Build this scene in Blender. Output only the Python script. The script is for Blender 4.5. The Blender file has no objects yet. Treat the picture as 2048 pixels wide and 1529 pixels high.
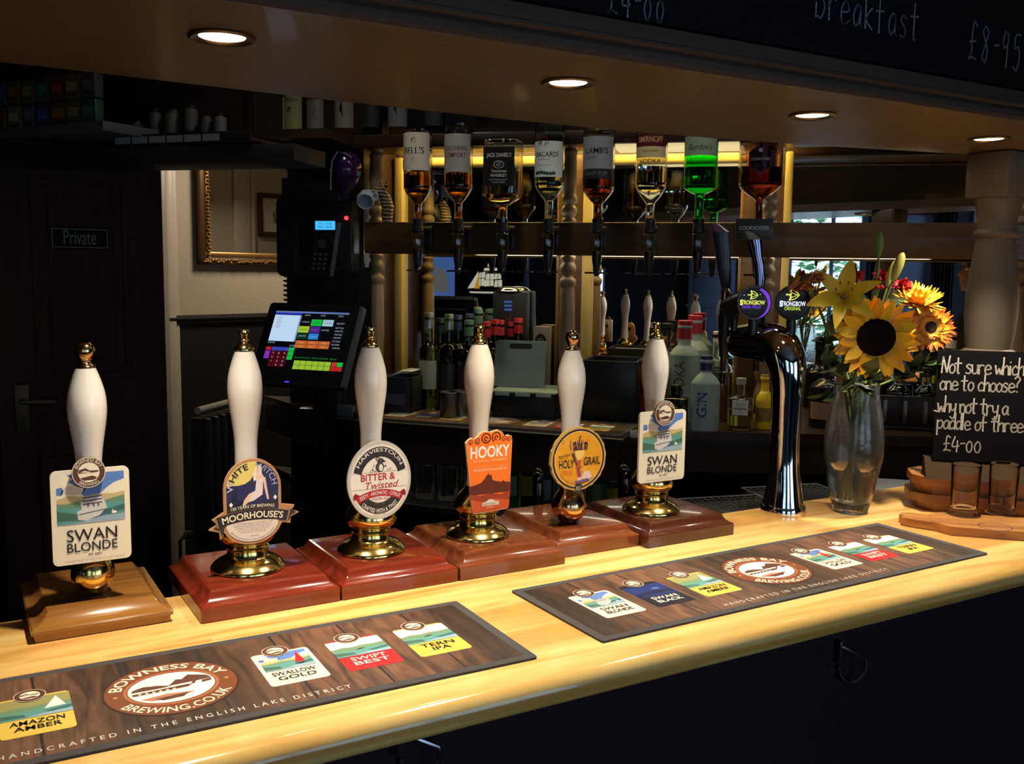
import bpy, bmesh, math, random
from mathutils import Vector, Matrix
R = math.radians
rnd = random.Random(7)
S = bpy.context.scene
COL = S.collection

# ------------------------------------------------------------------ camera, sky, exposure
cam_d = bpy.data.cameras.new('camera'); cam = bpy.data.objects.new('camera', cam_d); COL.objects.link(cam)
cam_d.sensor_width = 36; cam_d.lens = 34.003; cam_d.clip_start = .02
ROW = ((0.862963, -0.505082, 0.01371), (-0.04566, -0.104978, -0.993426), (0.5032, 0.856663, -0.113654))
cam.matrix_world = Matrix(((ROW[0][0], -ROW[1][0], -ROW[2][0], 0), (ROW[0][1], -ROW[1][1], -ROW[2][1], 0),
                           (ROW[0][2], -ROW[1][2], -ROW[2][2], 1.6129), (0, 0, 0, 1)))
S.camera = cam
S.view_settings.view_transform = 'Standard'; S.view_settings.look = 'None'
S.view_settings.exposure = 0; S.view_settings.gamma = 1; S.view_settings.use_curve_mapping = False
W = bpy.data.worlds.new('sky'); S.world = W; W.use_nodes = True
bg = W.node_tree.nodes['Background']
bg.inputs[0].default_value = (.60, .80, 1, 1); bg.inputs[1].default_value = 3.4
S.cycles.max_bounces = 10; S.cycles.transparent_max_bounces = 16; S.cycles.sample_clamp_indirect = 4
S.cycles.caustics_refractive = False; S.cycles.caustics_reflective = False

def lamp(name, kind, loc, power, color, aim=None, **kw):
    d = bpy.data.lights.new(name, kind); d.energy = power; d.color = color
    for k, v in kw.items(): setattr(d, k, v)
    o = bpy.data.objects.new(name, d); COL.objects.link(o); o.location = loc
    if aim: o.rotation_euler = (Vector(aim) - Vector(loc)).to_track_quat('-Z', 'Y').to_euler()
    return o

# back bar frame: b runs along the back bar, n runs away from the bar front
TH = -.7812
CB, SB = math.cos(TH), math.sin(TH)
def BN(b, n, z=0): return (b*CB - n*SB, b*SB + n*CB, z)

SPOTS = [(.315, 1.262), (.833, 1.262), (1.359, 1.264), (1.880, 1.268), (2.40, 1.27)]
for x, y in SPOTS:
    lamp('downlight_beam', 'SPOT', (x, y, 1.893), 44, (1, .87, .66), (x-.05, y-.03, 1.1), spot_size=R(85), spot_blend=1, shadow_soft_size=.022)
for b, n in ((-1.25, 2.62), (-.65, 2.55), (-.05, 2.55), (.55, 2.62)):  # added fill spots without fittings, brightening bottle labels and back counter
    lamp('servery_fill', 'SPOT', BN(b, n, 2.60), 6, (1, .97, .86), BN(b, n+.12, 0), spot_size=R(150), spot_blend=1, shadow_soft_size=.05)
lamp('hall_light', 'AREA', (1.75, 4.15, 2.45), 12, (1, .84, .62), (1.5, 5.0, 1.3), size=.35)

# ------------------------------------------------------------------ materials
def lin(c): 
    return tuple(((v/255)/12.92 if v/255 <= .04045 else ((v/255+.055)/1.055)**2.4) for v in c)
MATS = {}
def mat(name, col=(.5, .5, .5), rough=.5, metal=0, coat=0, trans=0, ior=1.45, emit=None, es=0, spec=.5, alpha=1):
    if name in MATS: return MATS[name]
    m = bpy.data.materials.new(name); m.use_nodes = True
    p = m.node_tree.nodes['Principled BSDF']
    p.inputs['Base Color'].default_value = (*col, 1); p.inputs['Roughness'].default_value = rough
    p.inputs['Metallic'].default_value = metal; p.inputs['Coat Weight'].default_value = coat; p.inputs['Coat Roughness'].default_value = .06
    p.inputs['Transmission Weight'].default_value = trans; p.inputs['IOR'].default_value = ior
    p.inputs['Specular IOR Level'].default_value = spec
    if emit: p.inputs['Emission Color'].default_value = (*emit, 1); p.inputs['Emission Strength'].default_value = es
    MATS[name] = m; return m
def ink(r, g, b): return mat(f'ink {r} {g} {b}', lin((r, g, b)), .42)
def glow(r, g, b, s=1): return mat(f'lit {r} {g} {b} {s}', (0, 0, 0), .5, emit=lin((r, g, b)), es=s)
def nd(m): return m.node_tree.nodes, m.node_tree.links, m.node_tree.nodes['Principled BSDF']
def wood(name, c1, c2, c3, scale=(2, 26, 26), rough=.3, coat=.3, det=5, bump=.02, dist=1.2, lo=.3, hi=.72, streak=None):
    if name in MATS: return MATS[name]
    m = mat(name, c1, rough, coat=coat); N, L, p = nd(m)
    tc = N.new('ShaderNodeTexCoord'); mp = N.new('ShaderNodeMapping'); mp.inputs['Scale'].default_value = scale
    nz = N.new('ShaderNodeTexNoise'); nz.inputs['Scale'].default_value = 1; nz.inputs['Detail'].default_value = det; nz.inputs['Distortion'].default_value = dist
    rp = N.new('ShaderNodeValToRGB'); e = rp.color_ramp.elements
    e[0].position = lo; e[0].color = (*c1, 1); e[1].position = hi; e[1].color = (*c3, 1); k = e.new((lo+hi)/2); k.color = (*c2, 1)
    L.new(tc.outputs['Object'], mp.inputs[0]); L.new(mp.outputs[0], nz.inputs['Vector']); L.new(nz.outputs[0], rp.inputs[0]); L.new(rp.outputs[0], p.inputs['Base Color'])
    if streak:      # broad flame figure between the fine lines
        m2 = N.new('ShaderNodeMapping'); m2.inputs['Scale'].default_value = streak[1]; wv = N.new('ShaderNodeTexWave'); wv.wave_type = 'RINGS'; wv.rings_direction = 'X'; wv.inputs['Scale'].default_value = 1; wv.inputs['Distortion'].default_value = 3.5; wv.inputs['Detail'].default_value = 3; wv.inputs['Detail Scale'].default_value = .8
        L.new(tc.outputs['Object'], m2.inputs[0]); L.new(m2.outputs[0], wv.inputs['Vector']); rs = N.new('ShaderNodeValToRGB'); q = rs.color_ramp.elements; q[0].position = .55; q[0].color = (0, 0, 0, 1); q[1].position = .95; q[1].color = (streak[2],)*3+(1,)
        mx = N.new('ShaderNodeMix'); mx.data_type = 'RGBA'; mx.inputs[7].default_value = (*streak[0], 1); L.new(wv.outputs[1], rs.inputs[0]); L.new(rs.outputs[0], mx.inputs[0]); L.new(rp.outputs[0], mx.inputs[6]); L.new(mx.outputs[2], p.inputs['Base Color'])
    if bump:
        b = N.new('ShaderNodeBump'); b.inputs['Strength'].default_value = bump*8; b.inputs['Distance'].default_value = .001
        L.new(nz.outputs[0], b.inputs['Height']); L.new(b.outputs[0], p.inputs['Normal'])
    return m
def wood_spec(m, v):
    m.node_tree.nodes['Principled BSDF'].inputs['Specular IOR Level'].default_value = v
def bumpy(m, scale, strength, dist=.001, det=3, voronoi=False):
    N, L, p = nd(m); tc = N.new('ShaderNodeTexCoord')
    nz = N.new('ShaderNodeTexVoronoi' if voronoi else 'ShaderNodeTexNoise'); nz.inputs['Scale'].default_value = scale
    if not voronoi: nz.inputs['Detail'].default_value = det
    b = N.new('ShaderNodeBump'); b.inputs['Strength'].default_value = strength; b.inputs['Distance'].default_value = dist
    L.new(tc.outputs['Object'], nz.inputs['Vector']); L.new(nz.outputs[0], b.inputs['Height']); L.new(b.outputs[0], p.inputs['Normal'])
    return m

PINE = wood('varnished pine', (.88, .62, .24), (.82, .48, .14), (.58, .25, .055), (1.3, 17, 17), .17, .6, 5, .004, 1.9, .40, .74, ((.60, .27, .065), (1.1, 9, 9), .75))
MAHOG = wood('red mahogany', (.22, .030, .010), (.17, .022, .008), (.10, .012, .006), (4, 30, 30), .2, .6)
MAHOG2 = wood('brown mahogany', (.21, .055, .016), (.16, .040, .012), (.09, .020, .008), (4, 30, 30), .2, .6)
WALNUT = wood('dark mahogany', (.085, .022, .012), (.065, .017, .010), (.04, .010, .006), (4, 30, 30), .2, .6)
OAK = wood('golden oak', (.36, .16, .035), (.29, .12, .026), (.18, .07, .016), (4, 30, 30), .22, .5)
PADDLE = wood('acacia paddle', (.50, .23, .07), (.38, .16, .045), (.24, .09, .025), (3, 40, 40), .38, .15)
GANTRY = wood('waxed gantry oak', (.30, .155, .05), (.24, .12, .038), (.15, .07, .022), (3, 30, 30), .42, .1)
PALEOAK = wood('pale turned oak', (.27, .19, .11), (.23, .16, .09), (.17, .11, .06), (20, 20, 3), .45, .1)
DARKOAK = wood('dark stained oak', (.050, .026, .014), (.036, .018, .010), (.022, .011, .007), (2, 24, 24), .38, .15)
DARKDOOR = wood('brown stained door', (.060, .026, .016), (.046, .020, .012), (.030, .013, .008), (24, 24, 2), .75, 0); wood_spec(DARKDOOR, .15)
SOFFIT = wood('canopy veneer', (.165, .124, .092), (.142, .106, .079), (.114, .085, .064), (1.5, 40, 40), .36, .1, 6, .01)
MOULD = wood('canopy moulding', (.075, .052, .045), (.063, .044, .038), (.048, .032, .030), (1.5, 40, 40), .7, 0); wood_spec(MOULD, .2)
BLACKBOARD = mat('chalkboard black', (.006, .0055, .0075), .9, spec=.12)
PANEL = mat('bar front paint', (.020, .013, .019), .8, spec=.15)
BRASS = mat('polished brass', (.80, .58, .20), .16, 1)
COPPER = mat('pale copper brass', (.72, .43, .21), .16, 1)
CHROME = mat('chrome', (.72, .72, .76), .05, 1)
STEEL = mat('brushed steel', (.42, .42, .42), .3, 1)
CERAMIC = mat('cream ceramic', (.80, .73, .66), .16, coat=.5)
CERAMIC2 = bumpy(mat('crazed cream ceramic', (.72, .62, .50), .26, coat=.2), 120, .05)
BLACKP = mat('black plastic', (.012, .012, .014), .32)
BLACKM = mat('matt black', (.010, .010, .011), .6)
GREYP = mat('grey plastic', (.10, .10, .11), .4)
GOLD = mat('old gilt', (.40, .23, .075), .38, .8)
RUBBER = bumpy(mat('mat rubber edge', (.055, .050, .055), .85), 900, .6, .0006)
POLEW = mat('pale painted wood', (.21, .165, .12), .6)
MIRROR = mat('mirror silver', (.82, .84, .84), .012, 1)
WALLP = bumpy(mat('cream textured wallpaper', (.52, .45, .36), .75), 90, .5, .004)
TRIMW = mat('cream gloss trim', (.58, .50, .42), .35)
DADO = mat('dado charcoal', (.013, .012, .012), .5)
PLASTER = bumpy(mat('pub wall paint', (.045, .048, .065), .7), 30, .1, .002)
BLUEGREY = mat('blue grey panel paint', (.36, .46, .74), .5)
FLOORM = wood('floorboards', (.05, .028, .015), (.04, .02, .012), (.02, .012, .008), (1, 20, 20), .4, .1)
CEILM = mat('ceiling paint', (.35, .33, .31), .8)
BOXK = mat('black card box', (.016, .016, .020), .45)
DARKPIL = wood('gantry post oak', (.12, .060, .020), (.09, .045, .014), (.06, .028, .009), (3, 30, 30), .5, .05)
LEAF = mat('dark leaf', (.030, .055, .016), .45)
LEAF2 = mat('mid leaf', (.065, .12, .03), .45)
STEMG = mat('green stem', (.13, .19, .045), .5)
def glass(name, col=(1, 1, 1), rough=0, ior=1.45): 
    return mat(name, col, rough, trans=1, ior=ior)
def thin_pane(name, tint=(.95, .98, 1)):
    if name in MATS: return MATS[name]
    m = mat(name); N, L, p = nd(m); tr = N.new('ShaderNodeBsdfTransparent'); tr.inputs[0].default_value = (*tint, 1); gl = N.new('ShaderNodeBsdfGlossy'); gl.inputs['Roughness'].default_value = .02
    fr = N.new('ShaderNodeFresnel'); fr.inputs[0].default_value = 1.35; mx = N.new('ShaderNodeMixShader'); L.new(fr.outputs[0], mx.inputs[0]); L.new(tr.outputs[0], mx.inputs[1]); L.new(gl.outputs[0], mx.inputs[2]); L.new(mx.outputs[0], N['Material Output'].inputs[0]); N.remove(p); return m
GCLEAR = glass('clear bottle glass', (.96, .99, .98))
GGREEN = glass('green bottle glass', (.10, .40, .13))
GPALEG = glass('pale green bottle glass', (.55, .85, .35))
GDARK = glass('dark bottle glass', (.03, .06, .02))
GFROST = mat('frosted bottle glass', (.62, .80, .80), .42, trans=.55, ior=1.3)
def spirit(name, col): return glass(name, col, 0, 1.33)
AMBER = spirit('amber spirit', (.90, .36, .045)); GOLDS = spirit('golden spirit', (.95, .62, .10)); BROWN = spirit('dark rum', (.20, .035, .012))
CLEARS = spirit('clear spirit', (.97, .98, .96)); COGNAC = spirit('cognac', (.30, .06, .025)); ORANGES = spirit('orange spirit', (.95, .30, .04))
PAPER = mat('cream label', (.70, .66, .56), .5)
GREENTRAY = mat('pale green acrylic', (.42, .55, .47), .28, trans=.3)

# ------------------------------------------------------------------ mesh helpers
TXT = {}
def text2d(s, bold=0, shear=0, space=1):
    k = (s, bold, shear, space)
    if k in TXT: return TXT[k]
    def raw(t):
        c = bpy.data.curves.new('t', 'FONT'); c.body = t; c.size = 1; c.offset = bold; c.shear = shear; c.space_character = space; c.resolution_u = 3; c.fill_mode = 'FRONT'
        o = bpy.data.objects.new('t', c); me = bpy.data.meshes.new_from_object(o)
        vs = [(v.co.x, v.co.y) for v in me.vertices]; fs = [tuple(p.vertices) for p in me.polygons]
        bpy.data.objects.remove(o); bpy.data.curves.remove(c); bpy.data.meshes.remove(me); return vs, fs
    if 'H' not in TXT:
        v, _ = raw('H'); TXT['H'] = max(y for _, y in v)
    v, f = raw(s); h = TXT['H']; x0 = min(x for x, _ in v); x1 = max(x for x, _ in v)
    TXT[k] = ([((x-x0)/h, y/h) for x, y in v], f, (x1-x0)/h)
    return TXT[k]

class MB:
    def __init__(s): s.bm = bmesh.new(); s.mats = []
    def mi(s, m):
        if m not in s.mats: s.mats.append(m)
        return s.mats.index(m)
    def face(s, pts, m):
        f = s.bm.faces.new([s.bm.verts.new(p) for p in pts]); f.material_index = s.mi(m); return f
    def box(s, c, d, m, bev=0, rot=None, seg=2):
        M = Matrix.Translation(c) @ (rot.to_4x4() if rot else Matrix.Identity(4)) @ Matrix.Diagonal((*d, 1))
        r = bmesh.ops.create_cube(s.bm, size=1, matrix=M); i = s.mi(m)
        fs = {f for v in r['verts'] for f in v.link_faces}
        for f in fs: f.material_index = i
        if bev:
            es = list({e for v in r['verts'] for e in v.link_edges})
            q = bmesh.ops.bevel(s.bm, geom=es, offset=bev, segments=seg, profile=.5, affect='EDGES', material=i)
        return s
    def lathe(s, prof, m, seg=32, at=(0, 0, 0), sx=1, sy=1, M=None, turn=0):
        rings = []; i = s.mi(m); A = Vector(at)
        for r, z in prof:
            if r < 1e-6: pts = [Vector((0, 0, z))]
            else: pts = [Vector((r*sx*math.cos(turn+2*math.pi*k/seg), r*sy*math.sin(turn+2*math.pi*k/seg), z)) for k in range(seg)]
            rings.append([s.bm.verts.new((M @ p if M else p) + A) for p in pts])
        for a, b in zip(rings, rings[1:]):
            for k in range(seg):
                q = [a[k % len(a)], a[(k+1) % len(a)], b[(k+1) % len(b)], b[k % len(b)]]
                q = [v for n, v in enumerate(q) if v not in q[:n]]
                if len(q) > 2: s.bm.faces.new(q).material_index = i
        return s
    def tube(s, pts, r, m, seg=8, flat=1):
        P = [Vector(p) for p in pts]; n = len(P); rr = r if isinstance(r, (list, tuple)) else [r]*n; i = s.mi(m)
        T = [(P[min(k+1, n-1)] - P[max(k-1, 0)]).normalized() for k in range(n)]
        u = T[0].orthogonal().normalized(); rings = []
        for k in range(n):
            u = (u - T[k]*u.dot(T[k])).normalized(); w = T[k].cross(u)
            rings.append([s.bm.verts.new(P[k] + (u*math.cos(2*math.pi*j/seg) + w*math.sin(2*math.pi*j/seg)*flat)*rr[k]) for j in range(seg)])
        for a, b in zip(rings, rings[1:]):
            for j in range(seg): s.bm.faces.new((a[j], a[(j+1) % seg], b[(j+1) % seg], b[j])).material_index = i
        for a in (rings[0][::-1], rings[-1]): s.bm.faces.new(a).material_index = i
        return s
    def prism(s, outline, a, b, m, f=None, mb=None):
        # outline in 2-D pushed from height a to height b through f(x, y, h)
        f = f or (lambda x, y, h: Vector((x, y, h))); i = s.mi(m)
        lo = [s.bm.verts.new(f(x, y, a)) for x, y in outline]; hi = [s.bm.verts.new(f(x, y, b)) for x, y in outline]
        s.bm.faces.new(lo[::-1]).material_index = i; s.bm.faces.new(hi).material_index = s.mi(mb) if mb else i
        for k in range(len(lo)):
            j = (k+1) % len(lo); s.bm.faces.new((lo[k], lo[j], hi[j], hi[k])).material_index = i
        return s
    def loft(s, rings, m, caps=True):
        i = s.mi(m); V = [[s.bm.verts.new(p) for p in r] for r in rings]
        for a, b in zip(V, V[1:]):
            for k in range(len(a)): s.bm.faces.new((a[k], a[(k+1) % len(a)], b[(k+1) % len(a)], b[k])).material_index = i
        if caps: s.bm.faces.new(V[0][::-1]).material_index = i; s.bm.faces.new(V[-1]).material_index = i
        return s
    def petal(s, M, length, width, m, curl=.0, cup=.15, tip=.5, nu=6, start=.0, m2=None, split=.55, twist=0):
        # a leaf or petal along local +x of M, facing local +z
        i = s.mi(m); i2 = s.mi(m2) if m2 else i; rows = []
        for k in range(nu+1):
            t = k/nu; w = width*.5*(math.sin(math.pi*min(1, (t*.93+.04))**tip)+.02)
            a = curl*t; x = start + length*(math.sin(a)/curl if abs(curl) > 1e-3 else t); z = length*((1-math.cos(a))/curl if abs(curl) > 1e-3 else 0)
            rows.append([s.bm.verts.new(M @ Vector((x, j*w, z + cup*w*abs(j) + twist*w*j))) for j in (-1, 0, 1)])
        for k in range(nu):
            for j in (0, 1):
                s.bm.faces.new((rows[k][j], rows[k+1][j], rows[k+1][j+1], rows[k][j+1])).material_index = i2 if (k+.5)/nu > split else i
        return s
    def build(s, name, parent=None, loc=None, rotz=None, angle=38, flat=False):
        bmesh.ops.recalc_face_normals(s.bm, faces=s.bm.faces[:])
        me = bpy.data.meshes.new(name); s.bm.to_mesh(me); s.bm.free()
        for m in s.mats: me.materials.append(m)
        if not flat and len(me.polygons):
            me.polygons.foreach_set('use_smooth', [True]*len(me.polygons)); me.set_sharp_from_angle(angle=R(angle))
        o = bpy.data.objects.new(name, me); COL.objects.link(o)
        if parent: o.parent = parent
        if loc: o.location = loc
        if rotz is not None: o.rotation_euler.z = rotz
        return o

class Art:
    """Flat printed design laid on a surface: f(x, y, lift) gives the 3-D point."""
    def __init__(s, f, mb=None): s.mb = mb or MB(); s.f = f
    def poly(s, pts, m, l=1): s.mb.face([s.f(x, y, l) for x, y in pts], m)
    def rect(s, x0, y0, x1, y1, m, l=1, n=1):
        for k in range(n):
            a = x0+(x1-x0)*k/n; b = x0+(x1-x0)*(k+1)/n; s.poly([(a, y0), (b, y0), (b, y1), (a, y1)], m, l)
    def rrect(s, x0, y0, x1, y1, r, m, l=1): s.poly(rounded(x0, y0, x1, y1, r), m, l)
    def ell(s, cx, cy, rx, ry, m, l=1, n=40): s.poly([(cx+rx*math.cos(2*math.pi*k/n), cy+ry*math.sin(2*math.pi*k/n)) for k in range(n)], m, l)
    def ring(s, cx, cy, rx, ry, k, m, l=1, a0=0, a1=360, n=40):
        for j in range(n):
            a, b = R(a0+(a1-a0)*j/n), R(a0+(a1-a0)*(j+1)/n)
            s.poly([(cx+rx*math.cos(a), cy+ry*math.sin(a)), (cx+rx*math.cos(b), cy+ry*math.sin(b)), (cx+k*rx*math.cos(b), cy+k*ry*math.sin(b)), (cx+k*rx*math.cos(a), cy+k*ry*math.sin(a))], m, l)
    def line(s, pts, w, m, l=1):
        for (x0, y0), (x1, y1) in zip(pts, pts[1:]):
            d = math.hypot(x1-x0, y1-y0) or 1; nx, ny = -(y1-y0)/d*w/2, (x1-x0)/d*w/2; ex, ey = (x1-x0)/d*w*.3, (y1-y0)/d*w*.3
            s.poly([(x0-ex+nx, y0-ey+ny), (x0-ex-nx, y0-ey-ny), (x1+ex-nx, y1+ey-ny), (x1+ex+nx, y1+ey+ny)], m, l)
    def text(s, t, x, y, h, m, l=2, w=None, al='c', bold=0, shear=0, space=1, arc=None, slope=0, up=False):
        v, fs, tw = text2d(t, bold, shear, space); k = h; sx = (w/tw) if w else h; W_ = tw*sx
        ox = {'l': 0, 'c': -W_/2, 'r': -W_}[al]; pts = []
        for a, b in v:
            X, Y = ox+a*sx, b*k
            if arc:
                r, mid, top, ey = arc       # radius, mid angle, top or bottom reading, ellipse ratio
                an = R(mid) - X/r if top else R(mid) + X/r; q = r + Y if top else r - Y
                pts.append((x+q*math.cos(an), y+q*math.sin(an)*ey))
            elif up: pts.append((x-Y, y+X))
            else: pts.append((x+X, y+Y+slope*X))
        bm = s.mb.bm; i = s.mb.mi(m); V = [bm.verts.new(s.f(a, b, l)) for a, b in pts]
        for f in fs:
            try: bm.faces.new([V[n] for n in f]).material_index = i
            except ValueError: pass
    def build(s, name, parent=None, **k): return s.mb.build(name, parent, flat=True, **k)

def rounded(x0, y0, x1, y1, r, n=5):
    out = []
    for cx, cy, a in ((x1-r, y0+r, -90), (x1-r, y1-r, 0), (x0+r, y1-r, 90), (x0+r, y0+r, 180)):
        for k in range(n+1): t = R(a+90*k/n); out.append((cx+r*math.cos(t), cy+r*math.sin(t)))
    return out
def ellipse(cx, cy, rx, ry, n=48): return [(cx+rx*math.cos(2*math.pi*k/n), cy+ry*math.sin(2*math.pi*k/n)) for k in range(n)]
LIFT = .00007
def flatmap(o, ux, uy, un):
    o, ux, uy, un = Vector(o), Vector(ux), Vector(uy), Vector(un)
    return lambda x, y, l: o + ux*x + uy*y + un*(l*LIFT)
def wrapmap(r, z0, a0=-90):          # round a bottle of radius r, facing local -y
    return lambda x, y, l: Vector(((r+l*LIFT)*math.cos(R(a0)+x/r), (r+l*LIFT)*math.sin(R(a0)+x/r), z0+y))
def thing(name, label, cat, loc=(0, 0, 0), rotz=0, group=None):
    o = bpy.data.objects.new(name, None); COL.objects.link(o); o.empty_display_size = .02
    o.location = loc; o.rotation_euler = (0, 0, rotz); return tag(o, label, cat, group)
def tag(o, label, cat, group=None, kind=None):
    o['label'] = label; o['category'] = cat
    if group: o['group'] = group
    if kind: o['kind'] = kind
    return o
def struct(o, label=None, cat=None):
    o['kind'] = 'structure'
    if label: o['label'] = label; o['category'] = cat
    return o
def copy_thing(root, loc, rotz, label, group=None):
    r = root.copy(); COL.objects.link(r); r.location = loc; r.rotation_euler = (0, 0, rotz); r['label'] = label
    if group: r['group'] = group
    for ch in list(root.children):
        c = ch.copy(); COL.objects.link(c); c.parent = r
        for g in list(ch.children):
            d = g.copy(); COL.objects.link(d); d.parent = c
    return r

# ------------------------------------------------------------------ the setting
def wallbox(name, b0, b1, n0, n1, z0, z1, m, **k):
    mb = MB(); mb.box(((b0+b1)/2, (n0+n1)/2, (z0+z1)/2), (b1-b0, n1-n0, z1-z0), m)
    return struct(mb.build(name, rotz=TH, flat=True), **k)
wallbox('floor', -4.6, 3.3, -2.4, 7.6, -.05, 0, FLOORM)
wallbox('ceiling', -4.6, 3.3, -2.4, 7.6, 2.62, 2.68, CEILM)
wallbox('wall_left', -4.7, -4.6, -2.4, 7.6, 0, 2.62, PLASTER)
for nm, n0, n1, z0, z1 in (('wall_right', .4, 7.6, 0, 2.62), ('wall_right_corner', -2.4, -2.0, 0, 2.62), ('wall_right_sill', -2.0, .4, 0, .8), ('wall_right_head', -2.0, .4, 2.3, 2.62)): wallbox(nm, 3.2, 3.3, n0, n1, z0, z1, PLASTER)
wallbox('wall_far', -4.6, 3.2, 7.5, 7.6, 0, 2.62, PLASTER)
wallbox('wall_back', -1.37, 3.2, 3.53, 3.62, 0, 2.62, DARKOAK)
wallbox('wall_pier', -1.655, (-1.3626, 3.2, 1.5762)[0], 3.2, 3.62, 0, 2.62, DARKOAK)
wallbox('wall_header', -3.3, -1.655, 2.93, 2.97, (-1.7788, 2.93, 1.9616)[2], 2.62, DARKOAK)
wallbox('wall_header_return', -1.675, -1.655, 2.93, 3.2, (-1.7788, 2.93, 1.9616)[2], 2.62, DARKOAK)
# window wall across the room, seen in the back bar mirrors
mb = MB()
WN = -2.2
def wpanel(b0, b1, z0, z1): mb.box(((b0+b1)/2, WN-.06, (z0+z1)/2), (b1-b0, .12, z1-z0), PLASTER)
mb.box((-3.92, WN-.06, 1.31), (1.36, .12, 2.62), DARKOAK); wpanel(-3.24, -2.22, 0, 1.06); wpanel(-3.24, -2.22, 1.84, 2.62); wpanel(-2.22, -1.56, 0, 2.62); wpanel(-1.56, -1.45, 0, 1.06); wpanel(-1.56, -1.45, 1.66, 2.62); wpanel(-1.45, -.16, 0, 2.62)
wpanel(-.16, .89, 0, .90); wpanel(-.16, .89, 2.28, 2.62); wpanel(.89, 1.75, 0, 2.62); wpanel(1.75, 3.1, 0, .85); wpanel(1.75, 3.1, 2.35, 2.62); wpanel(3.1, 3.2, 0, 2.62)
struct(mb.build('wall_window', rotz=TH, flat=True))
def window(name, b0, b1, z0, z1, mulls, rails, fm, fw=.05):
    mb = MB(); c = WN-.03
    for b in (b0+fw/2, b1-fw/2): mb.box((b, c, (z0+z1)/2), (fw, .09, z1-z0), fm, .004)
    for z in (z0+fw/2, z1-fw/2): mb.box(((b0+b1)/2, c, z), (b1-b0, .09, fw), fm, .004)
    for b in mulls: mb.box((b, c, (z0+z1)/2), (.035, .07, z1-z0), fm, .004)
    for z in rails: mb.box(((b0+b1)/2, c, z), (b1-b0, .07, .035), fm, .004)
    mb.box(((b0+b1)/2, WN+.05, z0-.02), (b1-b0+.12, .2, .04), fm, .006)
    w = struct(mb.build(name, rotz=TH))
    pm = MB(); pm.box(((b0+b1)/2, c, (z0+z1)/2), (b1-b0-.02, .005, z1-z0-.02), thin_pane('window glass')); pm.build('pane', w, flat=True)
window('window_1', -.16, .89, .90, 2.28, (.24, .60), (1.9,), BLUEGREY)
window('window_2', -1.56, -1.45, 1.06, 1.66, (), (1.21, 1.32), BLUEGREY, .02)
window('added_window_4', 1.75, 3.1, .85, 2.35, (2.2, 2.65), (1.9,), BLUEGREY)  # unseen window, added to let more daylight into the room
mb = MB()  # unseen side window, added to throw daylight on the bar front
for n in (-1.97, -1.2, -.4, .37): mb.box((3.23, n, 1.55), (.08, .05, 1.5), BLUEGREY, .004)
for z in (.82, 1.9, 2.28): mb.box((3.23, -.8, z), (.08, 2.4, .05), BLUEGREY, .004)
w5 = struct(mb.build('added_window_5', rotz=TH)); mb = MB(); mb.box((3.24, -.8, 1.55), (.005, 2.38, 1.46), thin_pane('window glass')); mb.build('pane', w5, flat=True)
# stained glass window with a sailing ship, pale panes emit in place of daylight behind
mb = MB(); WB = (-3.24, -2.22, 1.06, 1.84)
for q in (0, 1): mb.box((WB[q], WN-.03, 1.45), (.05, .09, .83), BLUEGREY, .004); mb.box((-2.73, WN-.03, WB[2+q]), (1.02, .09, .05), BLUEGREY, .004)
w3 = struct(mb.build('window_3', rotz=TH))
A = Art(flatmap((0, WN-.03, 0), (1, 0, 0), (0, 0, 1), (0, 1, 0)))
def stain(n_, c, r=.3): return mat('stained '+n_, c, r, trans=1, ior=1.02)
A.rect(-3.24, 1.06, -2.22, 1.84, mat('dark leaded glass', (.012, .014, .03), .4), 0); A.rect(-3.20, 1.30, -2.96, 1.80, glow(84, 116, 184, .55), 20); A.rect(-3.20, 1.10, -2.96, 1.30, glow(34, 50, 112, .5), 20)
A.poly([(-3.19, 1.40), (-3.02, 1.40), (-3.05, 1.58), (-3.10, 1.64), (-3.17, 1.62)], glow(120, 118, 116, .5), 40)
sc, sz = -2.585, 1.45; A.ell(sc, sz, .315, .315, mat('dark disc glass', (.006, .007, .014), .3), 30, 48)
for k in (.315, .275): A.ring(sc, sz, k, k, .985, mat('lead came', (.12, .12, .12), .4, .6), 60, n=56)
SW = glow(214, 210, 186, .75); LC = mat('lead dark', (.03, .03, .03), .5)
for x, z, w, h in ((-.10, .02, .075, .09), (-.02, .02, .10, .075), (.075, .015, .08, .08), (-.09, .10, .065, .065), (-.01, .085, .09, .07), (.07, .09, .07, .065), (-.045, .155, .06, .05), (.03, .155, .07, .05), (-.01, .21, .05, .035)):
    A.poly([(sc+x-w/2, sz+z-h*.1), (sc+x+w/2, sz+z), (sc+x+w*.45, sz+z+h*.8), (sc+x-w*.42, sz+z+h*.72)], SW, 80)
A.poly([(sc-.24, sz-.01), (sc-.13, sz+.16), (sc-.12, sz+.0)], SW, 82); A.poly([(sc-.17, sz-.01), (sc-.125, sz+.14), (sc-.115, sz-.01)], glow(206, 150, 40, .7), 90); A.poly([(sc-.24, sz-.03), (sc+.15, sz-.03), (sc+.10, sz-.10), (sc-.18, sz-.10)], LC, 85); A.poly([(sc-.22, sz-.04), (sc+.13, sz-.04), (sc+.12, sz-.055), (sc-.21, sz-.055)], SW, 95)
for q in (-.10, -.01, .07): A.line([(sc+q, sz-.02), (sc+q, sz+.25)], .006, LC, 100)
A.build('stained_pane', w3)
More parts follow.
